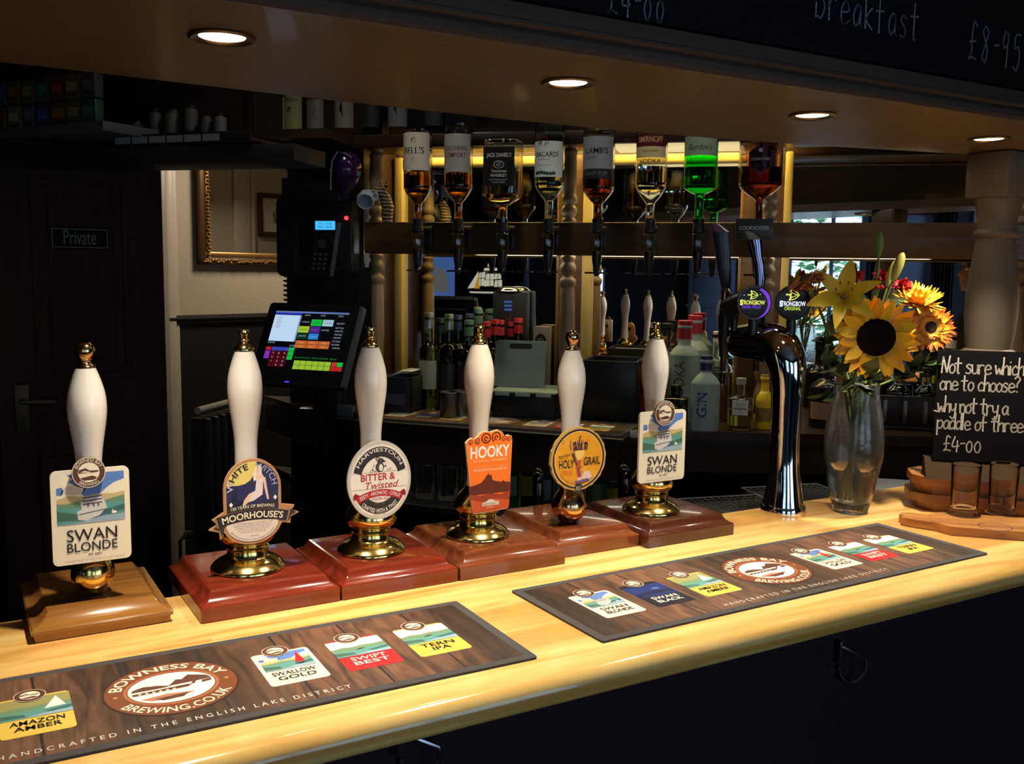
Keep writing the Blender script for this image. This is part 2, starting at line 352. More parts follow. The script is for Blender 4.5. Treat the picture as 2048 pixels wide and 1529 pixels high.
# blue grey pilasters and panelling beside the window
for b0, b1, nm in ((-.66, -.24, 'trim_1'), (1.06, 1.42, 'trim_2')):
    mb = MB(); mb.box(((b0+b1)/2, WN+.03, 1.1), (b1-b0, .05, 2.1), BLUEGREY, .006)
    mb.box(((b0+b1)/2, WN+.06, 1.32), (b1-b0+.04, .06, .035), BLUEGREY, .008); mb.box(((b0+b1)/2, WN+.045, 1.78), (b1-b0-.1, .04, .7), BLUEGREY, .012)
    struct(mb.build(nm, rotz=TH))
CURT = mat('black curtain', (.012, .012, .016), .8)
for b0, b1, l in ((.915, 1.04, 'black curtain hanging right of the garden window, seen in the mirror'), (1.43, 1.60, 'narrow black curtain beyond the blue panel, seen in the mirror')):
    mb = MB(); n_ = 28
    ol = [(b0+(b1-b0)*k/n_, WN+.10+.018*math.sin(k*1.35)) for k in range(n_+1)]; mb.prism(ol+[(x, y+.012) for x, y in ol[::-1]], .7, 2.3, CURT)
    tag(mb.build('curtain', rotz=TH), l, 'curtain')
# garden outside
mb = MB(); LG = [mat('garden leaf %d' % k, c, .6) for k, c in enumerate(((.20, .48, .20), (.34, .62, .34), (.10, .30, .12)))]
for k in range(7000):
    b = rnd.uniform(-1.5, 2.6); z = rnd.uniform(.55, 2.75)*(1 if rnd.random() < .75 else .8); n = -4.3+rnd.uniform(-.5, .5)-.25*math.sin(b*4)
    if z > 2.12+.35*math.sin(b*3.1+1) and rnd.random() < .8: continue
    M = Matrix.Translation((b, n, z)) @ Matrix.Rotation(rnd.uniform(0, 6.28), 4, 'Z') @ Matrix.Rotation(rnd.uniform(-1.2, 1.2), 4, 'X')
    s = rnd.uniform(.035, .075); m = rnd.choice(LG)
    mb.face([M @ Vector(p) for p in ((-s, 0, 0), (0, -s*.45, s*.1), (s, 0, 0), (0, s*.45, s*.1))], m)
tag(mb.build('hedge', rotz=TH, flat=True), 'leafy green garden hedge outside the window, seen in the mirror', 'hedge', kind='stuff')
wallbox('path', -5, 6, -9, -2.4, -.2, -.1, mat('garden paving', (.4, .42, .45), .8))

# passage to the left: door wall, hall wall with mirror
mb = MB(); mb.box((-1.03, 3.77, 1.31), (3.34, .14, 2.62), DARKDOOR); struct(mb.build('wall_passage', flat=True))
P = [(0.2742, 3.7, 1.912), (0.561, 3.7, 1.8946), (0.5416, 3.7, 1.2505), (0.5329, 3.7, 0.9626)]
mb = MB(); x0, x1 = P[0][0], P[1][0]; zt, zb, z2 = P[1][2], P[2][2], P[3][2]
mb.box(((x0+x1)/2, 3.685, 1.05), (x1-x0+.26, .03, 2.06), DARKDOOR, .004)
for a, b in ((zt, zb), (z2, .3)):
    for q in (x0, x1): mb.box((q, 3.668, (a+b)/2), (.022, .018, a-b), DARKDOOR, .006)
    for q in (a, b): mb.box(((x0+x1)/2, 3.668, q), (x1-x0+.022, .018, .022), DARKDOOR, .006)
    mb.box(((x0+x1)/2, 3.667, (a+b)/2), (x1-x0-.08, .010, a-b-.08), DARKDOOR, .008)
d1 = struct(mb.build('door_1'))
h = (0.2149, 3.66, 1.121); mb = MB(); mb.box((h[0], 3.664, h[2]), (.045, .008, .17), mat('dull door brass', (.09, .06, .03), .5, .6), .003)
DK = mat('dull door brass', (.09, .06, .03), .5, .6); mb.tube([(h[0], 3.66, h[2]+.03), (h[0], 3.62, h[2]+.03), (h[0]+.05, 3.612, h[2]+.03), (h[0]+.10, 3.612, h[2]+.028)], .009, DK); mb.build('door_handle', d1)
a, c = (0.3209, 3.655, 1.7449), (0.5097, 3.655, 1.6669)
t = thing('door_sign', 'small dark Private sign with grey border on the brown door', 'sign', ((a[0]+c[0])/2, 3.6655, (a[2]+c[2])/2))
w, hh = c[0]-a[0], a[2]-c[2]
mb = MB(); mb.box((0, -.003, 0), (w, .006, hh), mat('sign brown', (.02, .012, .009), .9, spec=.05)); mb.build('plate', t, flat=True)
A = Art(flatmap((0, -.0063, 0), (1, 0, 0), (0, 0, 1), (0, -1, 0))); G = mat('sign grey', (.20, .20, .18), .9, spec=.05)
for q in (-1, 1): A.rect(-w/2+.006, q*(hh/2-.008)-.0015, w/2-.006, q*(hh/2-.008)+.0015, G); A.rect(q*(w/2-.007)-.0015, -hh/2+.007, q*(w/2-.007)+.0015, hh/2-.007, G)
A.text('Private', 0, -.020, .048, G, w=w*.55, bold=.01); A.build('lettering', t)

HD = R(18); HUX = Vector((math.cos(HD), math.sin(HD), 0)); HUN = Vector((math.sin(HD), -math.cos(HD), 0)); HO = Vector((1.191, 4.8, 0))
def hallbox(mb, s0, s1, z0, z1, m, off=0, th=.02, bev=0):
    mb.box(HO + HUX*((s0+s1)/2) + HUN*(off+th/2) + Vector((0, 0, (z0+z1)/2)), (s1-s0, th, z1-z0), m, bev, Matrix.Rotation(HD, 3, 'Z'))
def hs(P): return (Vector(P)-HO).dot(HUX)
zr = (1.1065, 4.7726, 1.375)[2]
mb = MB(); hallbox(mb, -1.2, 3.5, zr, 2.62, WALLP, -.06, .06); hallbox(mb, -1.2, 3.5, 0, zr, DADO, -.06, .062); struct(mb.build('wall_hall', flat=True))
mb = MB(); hallbox(mb, -1.2, 3.5, zr-.03, zr+.012, DADO, .002, .022, .006); hallbox(mb, -1.2, 3.5, zr-.012, zr+.002, DADO, .02, .012, .004); struct(mb.build('trim_3'))
mb = MB(); s0, s1 = hs((0.7923, 4.6704, 1.7995)), hs((0.9487, 4.7213, 1.8068))
for k, (q0, q1, o) in enumerate(((0, .42, .02), (.36, .62, .034), (.58, .86, .026), (.84, 1, .012))): hallbox(mb, s0+(s1-s0)*q0, s0+(s1-s0)*q1, 0, 2.5, TRIMW if k != 1 else mat('darker gloss trim', (.34, .30, .27), .35), .002, o, .005)  # second band is a darker copy of the cream trim
struct(mb.build('trim_4'))
# opposite wall of the passage, reflected in the gilt mirror
mb = MB(); hallbox(mb, -.1, 3.5, 0, 2.62, WALLP, 1.35, .06); struct(mb.build('wall_hall_inner', flat=True))
mb = MB(); hallbox(mb, -1.3, -1.2, 0, 2.62, WALLP, -.06, .5); struct(mb.build('wall_hall_end', flat=True))
# gilt mirror
sa, sb = hs((1.0423, 4.7517, 1.647)), hs((1.0423, 4.7517, 1.647))+.92; zb0 = (1.1898, 4.7996, 1.6257)[2]
t = thing('gilt_mirror', 'large wall mirror in ornate gilt frame on the cream passage wall', 'mirror', HO+HUX*((sa+sb)/2)+Vector((0, 0, zb0)), HD)
w = sb-sa; hgt = .75; fw = .062
mb = MB(); mb.box((0, -.012, hgt/2), (w-.04, .012, hgt-.04), MIRROR); mb.build('glass', t, flat=True)
mb = MB()
DG = mat('dark gilt', (.13, .065, .022), .4, .5)
for q in (-1, 1):
    mb.box((q*(w/2-fw*.25), -.022, hgt/2), (fw*.5, .04, hgt), DG, .006); mb.box((q*(w/2-fw*.78), -.018, hgt/2), (fw*.38, .03, hgt-.06), GOLD, .006)
for z in (fw*.25, hgt-fw*.25): mb.box((0, -.022, z), (w, .04, fw*.5), DG, .006)
for z in (fw*.78, hgt-fw*.78): mb.box((0, -.018, z), (w-.06, .03, fw*.38), GOLD, .006)
for k in range(64):
    x = -w/2+.02+(w-.04)*k/63
    mb.lathe([(0, -.006), (.006, -.003), (.008, .001), (.004, .006), (0, .007)], GOLD, 6, (x, -.046, fw*.25+rnd.uniform(-.007, .007)), sx=1.2)
    if k < 44: mb.lathe([(0, -.006), (.006, -.003), (.008, .001), (.004, .006), (0, .007)], GOLD, 6, (-w/2+fw*.8+rnd.uniform(-.005, .005), -.036, .03+k*.0165))
mb.build('frame', t)
# things on the inner passage wall that the gilt mirror shows
def inner(s, z): return HO+HUX*s+HUN*1.345+Vector((0, 0, z))
t = thing('framed_picture', 'small framed print with cream mount, reflected in the gilt mirror', 'picture', inner(hs((1.9701, 6.4306, 1.9607)), (1.9701, 6.4306, 1.9607)[2]), HD+math.pi)
mb = MB(); FRM = mat('picture frame brown', (.07, .035, .015), .4)
for q in (-1, 1): mb.box((q*.17, -.012, 0), (.03, .024, .28), FRM, .004); mb.box((0, -.012, q*.125), (.37, .024, .03), FRM, .004)
mb.build('frame', t)
A = Art(flatmap((0, -.006, 0), (1, 0, 0), (0, 0, 1), (0, -1, 0))); A.rect(-.16, -.115, .16, .115, PAPER, 0); A.ell(0, 0, .07, .05, ink(150, 145, 130), 1); A.rect(-.06, -.05, .06, -.01, ink(120, 115, 105), 2); A.build('print', t)
mb = MB(); hallbox(mb, hs((1.6217, 6.3174, 1.885)), hs((1.7343, 6.3539, 1.8902)), 0, 2.4, TRIMW, 1.32, .03, .006); hallbox(mb, hs((1.7414, 6.3563, 1.8906)), hs((1.7701, 6.3656, 1.8919)), 0, 2.4, TRIMW, 1.325, .02, .006); struct(mb.build('trim_5'))
# radiator and pipe in the passage
t = thing('radiator', 'old column radiator with pale top pipe in the dark passage', 'radiator', (0.8435, 3.8804, 1.05), R(48.5))
mb = MB(); mb.tube([(0, 0, 0), (.46, 0, 0)], .014, mat('pale pipe paint', (.42, .40, .36), .4), 12); mb.build('top_pipe', t)
mb = MB()
for k in range(7): mb = MB(); mb.box((.03+k*.062, 0, -.54), (.04, .09, 1.02), DADO, .018); mb.build('column', t)
t = thing('radiator_valve', 'small pale radiator valve knob low in the dark passage', 'valve', (0.8515, 4.0748, 0.5), 0)
mb = MB(); mb.lathe([(0, -.03), (.016, -.03), (.02, -.02), (.02, .0), (.014, .012), (0, .014)], mat('pale pipe paint'), 16, M=Matrix.Rotation(R(90), 4, 'Y')); mb.build('knob', t)
mb = MB(); mb.tube([(-.03, 0, 0), (-.05, 0, -.02), (-.05, 0, -.49)], .009, STEEL); mb.build('pipe', t)

# ------------------------------------------------------------------ bar counter
t = thing('bar_counter', 'long varnished pine bar counter with rounded front edge and dark front', 'bar counter', (.9, 1.2, 0))
prof = [(1.528, 1.060), (1.530, 1.064), (1.530, 1.098), (1.528, 1.1)] + [(1.002-.021*math.sin(R(a)), 1.079+.021*math.cos(R(a))) for a in range(0, 181, 15)] + [(1.002, 1.058)]
mb = MB(); mb.loft([[(x-.9, y-1.2, z) for y, z in prof] for x in (-1.6, 2.05, 3.3)], PINE); mb.build('worktop', t, angle=30)
mb = MB(); mb.box((-.05, -.15, .53), (4.8, .04, 1.056), PANEL); 
mb.box((-.05, -.172, .06), (4.8, .02, .12), PANEL, .004)
mb.build('front_panel', t)
mb = MB(); mb.box((-.05, .16, .53), (4.8, .03, 1.05), BLACKM); mb.build('back_panel', t, flat=True)
for nm, p, l in (('bag_hook', (1.2196, 1.025, 0.9987), 'curved dark bag hook under the counter at the right'), ('bag_hook', (0.45, 1.025, 1.0373), 'dark bag hook under the counter near the bottom edge of the photo')):
    mb = MB(); mb.box((0, 0, .012), (.018, .006, .04), BLACKP, .002); mb.tube([(0, -.004, .02)]+[(0, -.026-.024*math.cos(R(a)), -.012-.03*math.sin(R(a))) for a in range(-20, 200, 20)], .0035, mat('dark steel', (.25, .25, .3), .2, 1), 8)
    o = mb.build(nm, loc=p, rotz=R(70)); tag(o, l, 'hook', 'bag hooks under the counter')

# ------------------------------------------------------------------ canopy over the bar
t = thing('bar_canopy', 'brown wood canopy over the bar with moulded front edge', 'canopy', (.8, 1.3, 1.9))
rear = [(-1.7, 1.585), (.15, 1.60), (.55, 1.625), (.95, 1.632), (1.25, 1.62), (1.50, 1.59), (1.75, 1.54), (2.0, 1.478), (2.25, 1.415), (2.7, 1.30), (3.25, 1.17)]
mb = MB(); mb.prism([(x-.8, y-1.3) for x, y in [(-1.7, 1.097), (3.25, 1.097)]+rear[::-1]], 0, .035, SOFFIT); mb.build('soffit_board', t, flat=True)
mb = MB(); pr_ = [(1.100, 0), (1.094, .001), (1.090, .006), (1.089, .014), (1.092, .018), (1.088, .021), (1.080, .023), (1.080, .027), (1.086, .030), (1.090, .05), (1.100, .05)]
mb.loft([[(x, y-1.3, z) for y, z in pr_] for x in (-2.5, 2.45)], MOULD); mb.build('front_moulding', t, angle=25)
mb = MB(); mb.box((-.025, -.195, .385), (4.95, .02, .67), DARKOAK); mb.build('fascia', t, flat=True)
mb = MB(); mb.prism([(x-.8, y-1.3) for x, y in rear]+[(x-.8, y-1.32) for x, y in rear[::-1]], .035, .715, DARKOAK); mb.build('rear_board', t, flat=True)
proto = None
for i, (x, y) in enumerate(SPOTS[:4]):
    l = ('recessed downlight in canopy, nearest, above the leftmost pump', 'recessed downlight in canopy above the orange pump clip, second nearest', 'recessed downlight in canopy above the chrome beer font', 'recessed downlight in canopy beside the turned pillar, farthest')[i]
    if proto: copy_thing(proto, (x, y, 1.9), 0, l); continue
    t = thing('recessed_downlight', l, 'downlight', (x, y, 1.9), 0, 'downlights in the canopy'); proto = t
    mb = MB(); mb.lathe([(.041, .0005), (.042, -.003), (.038, -.005), (.031, -.003), (.029, -.001), (.030, .0005)], mat('satin ring', (.30, .25, .20), .3, 1), 40); mb.build('trim_ring', t)
    mb = MB(); mb.lathe([(0, -.0012), (.0285, -.0012)], mat('lamp glow', (0, 0, 0), .5, emit=(1, .84, .55), es=14), 32); mb.build('lamp', t, flat=True)

# menu chalkboard on the canopy front, hand lettered
GLY = {'b': [[(0, 1.45), (0, 0)], [(0, .55), (.3, .75), (.5, .4), (.3, 0), (0, .1)]], 'r': [[(0, .75), (.05, 0)], [(.03, .5), (.2, .75), (.42, .7)]],
 'e': [[(.02, .38), (.45, .45), (.4, .7), (.2, .75), (.02, .45), (.1, .05), (.3, 0), (.5, .12)]], 'a': [[(.45, .65), (.25, .75), (.03, .4), (.15, 0), (.38, .2), (.47, .7), (.45, .1), (.55, 0)]],
 'k': [[(0, 1.4), (.03, 0)], [(.42, .75), (.05, .35), (.45, 0)]], 'f': [[(.42, 1.35), (.25, 1.4), (.15, 1), (.15, -.05)], [(-.05, .7), (.42, .75)]],
 's': [[(.42, .68), (.22, .78), (.06, .58), (.36, .3), (.28, .02), (.02, .05)]], 't': [[(.2, 1.3), (.18, .1), (.32, 0)], [(-.05, .82), (.45, .86)]],
 'N': [[(0, 0), (.1, 1.35)], [(.1, 1.35), (.42, .05)], [(.42, .05), (.62, 1.45)]], 'o': [[(.25, .75), (.04, .5), (.08, .08), (.28, 0), (.46, .3), (.4, .65), (.2, .75)]],
 'u': [[(0, .75), (.03, .15), (.2, 0), (.4, .2), (.43, .75), (.45, .1), (.55, 0)]], 'w': [[(0, .75), (.1, .05), (.28, .5), (.42, .05), (.6, .8)]],
 'h': [[(.05, 1.45), (0, 0)], [(.02, .45), (.25, .75), (.4, .6), (.42, 0)]], 'i': [[(.05, .75), (.05, 0)], [(.07, 1.05), (.08, 1.1)]], 'c': [[(.42, .62), (.25, .76), (.04, .45), (.12, .04), (.42, .08)]],
 'n': [[(0, .75), (.03, 0)], [(.03, .5), (.24, .76), (.4, .55), (.42, 0)]], 'y': [[(0, .75), (.08, .25), (.25, .2), (.42, .4)], [(.45, .78), (.38, -.3), (.2, -.55), (.02, -.4)]],
 'p': [[(.03, .75), (0, -.55)], [(.03, .55), (.3, .76), (.48, .45), (.3, .05), (.03, .1)]], 'd': [[(.42, .6), (.22, .74), (.03, .4), (.15, .02), (.4, .2)], [(.46, 1.45), (.45, 0)]],
 'l': [[(.08, 1.45), (.05, 0)]], '?': [[(0, 1.2), (.2, 1.4), (.4, 1.15), (.2, .75), (.18, .45)], [(.18, .08), (.19, .02)]],
 '£': [[(.45, 1.2), (.25, 1.35), (.15, .9), (.16, .3), (0, .02), (.2, .1), (.5, .02)], [(-.02, .62), (.4, .68)]], '4': [[(.2, 1.3), (0, .45), (.5, .5)], [(.4, .95), (.35, -.05)]],
 '8': [[(.42, 1.1), (.22, 1.3), (.06, 1.05), (.38, .5), (.28, .03), (.05, .2), (.2, .6), (.44, 1.1)]], '9': [[(.4, 1.15), (.2, 1.3), (.04, .95), (.2, .7), (.4, .95), (.4, 1.2), (.34, 0)]],
 '5': [[(.44, 1.3), (.1, 1.28), (.06, .8), (.3, .85), (.44, .45), (.25, 0), (0, .1)]], '0': [[(.22, .95), (.03, .55), (.12, .05), (.33, .03), (.45, .5), (.35, .88), (.2, .95)]], '-': [[(0, .7), (.32, .75)]]}
ADV = {'i': .25, 'l': .25, '-': .42, 'w': .74, 'N': .75, ' ': .42}
def chalk(A, s, x, y, h, m, wd, adv=1.0, slope=0, wide=1):
    x0 = x
    for ch in s:
        for st in GLY.get(ch, []):
            P = [(x+px*h*wide+rnd.uniform(-.01, .01)*h, y+py*h+slope*(x-x0)) for px, py in st]
            Q = []
            for k in range(len(P)-1):      # rounded strokes
                p0, p1, p2, p3 = P[max(k-1, 0)], P[k], P[k+1], P[min(k+2, len(P)-1)]
                for q in range(5):
                    u = q/5; Q.append(tuple(.5*(2*p1[c]+(p2[c]-p0[c])*u+(2*p0[c]-5*p1[c]+4*p2[c]-p3[c])*u*u+(3*p1[c]-p0[c]-3*p2[c]+p3[c])*u**3) for c in (0, 1)))
            A.line(Q+[P[-1]], wd, m, 1)
        x += ADV.get(ch, .62)*h*adv
CH1 = mat('violet grey chalk', (.30, .27, .38), .8)
t = thing('menu_chalkboard', 'black menu chalkboard with breakfast price on the canopy front', 'chalkboard', (1.2, 1.094, 1.952))
mb = MB(); mb.box((0, -.006, .3), (3.9, .012, .6), BLACKBOARD); mb.build('board', t, flat=True)
A = Art(flatmap((-1.2, -.0123, -1.952), (1, 0, 0), (0, 0, 1), (0, -1, 0)))
chalk(A, '£4-00', .776, 1.955, .030, CH1, .0024, 1.16, 0, .85); A.build('lettering', t); A = Art(flatmap((-1.2, -.0123, -1.952), (1, 0, 0), (0, 0, 1), (0, -1, 0)))
chalk(A, 'breakfast', 1.160, 2.003, .043, CH1, .0028, 1.03, -.02, .85); A.build('lettering', t); A = Art(flatmap((-1.2, -.0123, -1.952), (1, 0, 0), (0, 0, 1), (0, -1, 0)))
chalk(A, '£8-95', 1.533, 1.985, .047, CH1, .0030, 1.17, -.03, .85)
A.build('lettering', t)

# turned pillar between counter and canopy
PX, PY, PZ = (2.121, 1.3951, 1.9)
t = struct(thing('pillar', '', '', (PX, PY, 1.1)), 'pale turned wooden pillar standing at the right end of the bar', 'pillar')
mb = MB(); mb.box((0, 0, .7475), (.106, .106, .103), POLEW, .005); mb.box((0, 0, .16), (.12, .12, .32), DARKOAK, .005); mb.build('block', t)
mb = MB(); mb.lathe([(.0, .32), (.060, .32), (.064, .326), (.062, .340), (.050, .348), (.054, .38), (.0575, .425), (.0570, .47), (.052, .53), (.0455, .575), (.042, .605), (.048, .609), (.050, .615), (.048, .621), (.042, .625), (.042, .645), (.048, .67), (.052, .692), (.052, .696), (.0, .696)], POLEW, 40); mb.build('shaft', t)

# ------------------------------------------------------------------ bar runners
def mat_print():
    m = mat('runner print', (.08, .04, .02), .62); N, L, p = nd(m)
    tc = N.new('ShaderNodeTexCoord'); sx = N.new('ShaderNodeSeparateXYZ'); L.new(tc.outputs['Object'], sx.inputs[0])
    mp = N.new('ShaderNodeMapping'); mp.inputs['Scale'].default_value = (45, 7, 1); L.new(tc.outputs['Object'], mp.inputs[0])
    nz = N.new('ShaderNodeTexNoise'); nz.inputs['Scale'].default_value = 1; nz.inputs['Detail'].default_value = 6; nz.inputs['Distortion'].default_value = 1.5; L.new(mp.outputs[0], nz.inputs[0])
    rp = N.new('ShaderNodeValToRGB'); e = rp.color_ramp.elements; e[0].position = .34; e[0].color = (.040, .017, .009, 1); e[1].position = .68; e[1].color = (.20, .088, .042, 1); L.new(nz.outputs[0], rp.inputs[0])
    def mth(op, a, b):
        n = N.new('ShaderNodeMath'); n.operation = op
        for i, v in enumerate((a, b)):
            if isinstance(v, (int, float)): n.inputs[i].default_value = v
            else: L.new(v, n.inputs[i])
        return n.outputs[0]
    fr = mth('FRACT', mth('MULTIPLY', sx.outputs[0], 1/.0985), 0)
    joint = mth('GREATER_THAN', fr, .035)
    er = N.new('ShaderNodeValToRGB'); q = er.color_ramp.elements       # the print is darker round the crest and at both ends
    q[0].position = 0; q[0].color = (.22, .22, .24, 1); q[1].position = 1; q[1].color = (.22, .22, .24, 1)
    for ps, v in ((.05, .24), (.10, .7), (.19, 1), (.36, .85), (.44, .30), (.57, .30), (.65, .85), (.82, 1), (.90, .7), (.95, .24)): k = q.new(ps); k.color = (v, v, v, 1)
    L.new(mth('MULTIPLY', sx.outputs[0], 1/.89), er.inputs[0])
    mx = N.new('ShaderNodeMix'); mx.data_type = 'RGBA'; mx.blend_type = 'MULTIPLY'; mx.inputs[0].default_value = 1
    L.new(rp.outputs[0], mx.inputs[6]); L.new(er.outputs[0], mx.inputs[7])
    m2 = N.new('ShaderNodeMix'); m2.data_type = 'RGBA'; m2.inputs[6].default_value = (.012, .008, .007, 1); L.new(joint, m2.inputs[0]); L.new(mx.outputs[2], m2.inputs[7]); L.new(m2.outputs[2], p.inputs['Base Color'])
    return m
PRINT = mat_print()
CREAM, BRN, TEAL, WHITE, NAVY, DKNAVY = ink(236, 226, 200), ink(92, 58, 44), ink(92, 150, 145), ink(240, 238, 228), ink(24, 44, 110), ink(20, 22, 38)
YEL, RED, BLK, SKY, HILL, TAN = ink(226, 190, 84), ink(200, 36, 40), ink(32, 26, 26), ink(92, 128, 196), ink(112, 140, 108), ink(196, 176, 122)

def roundel(A, cx, cy, r, l=3, txt=True, rb=None):
    A.ell(cx, cy, r, r, CREAM, l); A.ell(cx, cy, r*.955, r*.955, rb or BRN, l+1); A.ell(cx, cy, r*.64, r*.64, CREAM, l+2)
    A.poly([(cx-r*.60, cy+r*.18), (cx-r*.2, cy+r*.30), (cx+r*.05, cy+r*.12), (cx+r*.62, cy+r*.10), (cx+r*.5, cy-r*.02), (cx-r*.62, cy-r*.04)], BRN, l+3)
    A.poly([(cx-r*.5, cy+r*.02), (cx-r*.25, cy+r*.12), (cx+r*.1, cy+r*.02), (cx+r*.05, cy-.02*r)], CREAM, l+4)
    A.poly([(cx-r*.52, cy-r*.34), (cx+r*.2, cy-r*.22), (cx+r*.5, cy-r*.36), (cx+r*.3, cy-r*.5), (cx-r*.3, cy-r*.52)], BRN, l+3)
    if txt:
        A.text('BOWNESS BAY', cx, cy, r*.22, CREAM, l+3, arc=(r*.70, 90, True, 1), w=r*1.62)
        A.text('BREWING', cx, cy, r*.22, CREAM, l+3, arc=(r*.90, -90, False, 1), w=r*1.35)

def beer_card(A, x0, y0, w, h, kind, detail=True, l=1):
    n1, n2, body, inkc, motif = kind
    X = lambda u: x0+w*u
    Y = lambda v: y0+h*v
    pg = lambda pts, m, k: A.poly([(X(a), Y(b)) for a, b in pts], m, l+k)
    A.rrect(x0, y0, x0+w, y0+h, w*.075, body, l)
    sky = {'moon': NAVY}.get(motif, CREAM); b0 = .42
    if motif == 'moon': pg([(.0, b0), (1, b0), (1, .90), (.0, .90)], NAVY, 1); pg([(0, b0), (.4, .50), (1, b0+.06), (1, .60), (.6, .64), (0, .58)], ink(20, 30, 70), 2); A.ell(X(.7), Y(.70), w*.10, w*.06, ink(70, 100, 170), l+3)
    else:
        full = body is CREAM
        a, c = (.07, .93) if full else (0, 1)
        if full:
            pg([(a, .58), (c, .58), (c, .955), (a, .955)], CREAM, 1)
            pg([(.20, .955), (c, .955), (c, .87), (.80, .84), (.72, .80), (.66, .76), (.54, .68), (.44, .70), (.38, .74), (.42, .80), (.30, .84), (.22, .88), (.28, .91)], SKY, 2)
            pg([(a, .82), (.14, .83), (.16, .79), (a+.06, .74), (a, .75)], SKY, 2)
            pg([(.12, .755), (.30, .74), (.40, .75), (.44, .80), (.30, .85), (.16, .82)], ink(214, 198, 178), 2)
        else: pg([(a, .56), (c, .56), (c, .965), (a, .965)], WHITE if motif != 'sail2' else ink(150, 146, 92), 1)
        pg([(a, .60), (a, .70), (.22, .735), (.40, .71), (.58, .735), (.80, .72), (c, .74), (c, .60)], TAN if full else HILL, 3)
        pg([(a, .60), (a, .655), (.2, .65), (.42, .68), (.7, .66), (c, .70), (c, .60)], HILL, 4)
        pg([(a, b0+.01), (a, .62), (.30, .60), (.60, .64), (c, .63), (c, b0+.01)], TEAL, 5)
        pg([(a, b0+.05), (a, .58), (.2, .555), (.34, .53), (.36, .46), (.2, .47)], ink(70, 104, 92), 6)
        pg([(.6, .54), (c, .60), (c, .54), (.7, .50)], ink(60, 104, 100), 6); pg([(.35, b0+.02), (.6, .49), (c, .50), (c, b0+.01), (a, b0+.01)], ink(150, 172, 190), 7)
    if motif == 'boat':
        pg([(.33, .47), (.32, .56), (.38, .58), (.36, .66), (.42, .67), (.42, .71), (.62, .72), (.68, .64), (.70, .575), (.66, .55), (.60, .50), (.46, .45)], ink(206, 204, 202), 8)
        for v in (.62, .655, .69): pg([(.40, v), (.64, v+.012), (.64, v+.027), (.40, v+.015)], ink(92, 84, 96), 9)
        for q in (.45, .52, .58): pg([(q, .60), (q+.02, .60), (q+.02, .64), (q, .64)], ink(70, 66, 88), 10)
        pg([(.34, .53), (.68, .565), (.68, .555), (.34, .52)], ink(80, 84, 110), 9); pg([(.44, .46), (.66, .50), (.70, .54), (.60, .50)], ink(66, 80, 130), 9)
        A.ell(X(.79), Y(.52), w*.035, w*.02, WHITE, l+10); pg([(.77, .525), (.765, .555), (.775, .555), (.785, .53)], WHITE, 10)
    if motif == 'sail': pg([(.62, .56), (.80, .58), (.76, .92)], RED, 8); pg([(.6, .54), (.8, .55), (.74, .52), (.64, .52)], BLK, 9)
    if motif == 'sail2': pg([(.62, .60), (.92, .62), (.80, .90)], WHITE, 8)
    if motif == 'bird': pg([(.4, .60), (.5, .63), (.62, .62), (.5, .60)], BLK, 8)
    A.text(n1, X(.5), Y(.245 if detail else .265), h*(.125 if detail else .105), inkc, l+11, w=w*(.64 if len(n1) < 6 else .74), bold=.004)
    A.text(n2, X(.5), Y(.13), h*(.095 if detail else .10), inkc, l+11, w=w*(.64 if len(n2) > 3 else .34), bold=.006)
    if detail:
        A.text('4% ABV', X(.53), Y(.08), h*.022, BLK, l+11, w=w*.18, bold=.01)
        A.text('HANDCRAFTED IN THE ENGLISH LAKE DISTRICT', X(.53), Y(.030), h*.011, ink(120, 110, 100), l+11, w=w*.78)
CARDS = {'sb': ('SWAN', 'BLONDE', CREAM, BLK, 'boat'), 'sk': ('SWAN', 'BLACK', DKNAVY, WHITE, 'moon'), 'aa': ('AMAZON', 'AMBER', YEL, BLK, 'sail2'),
         'sg': ('SWALLOW', 'GOLD', CREAM, BLK, 'sail'), 'sr': ('SWIFT', 'BEST', RED, WHITE, 'bird'), 'ti': ('TERN', 'IPA', YEL, BLK, 'bird')}
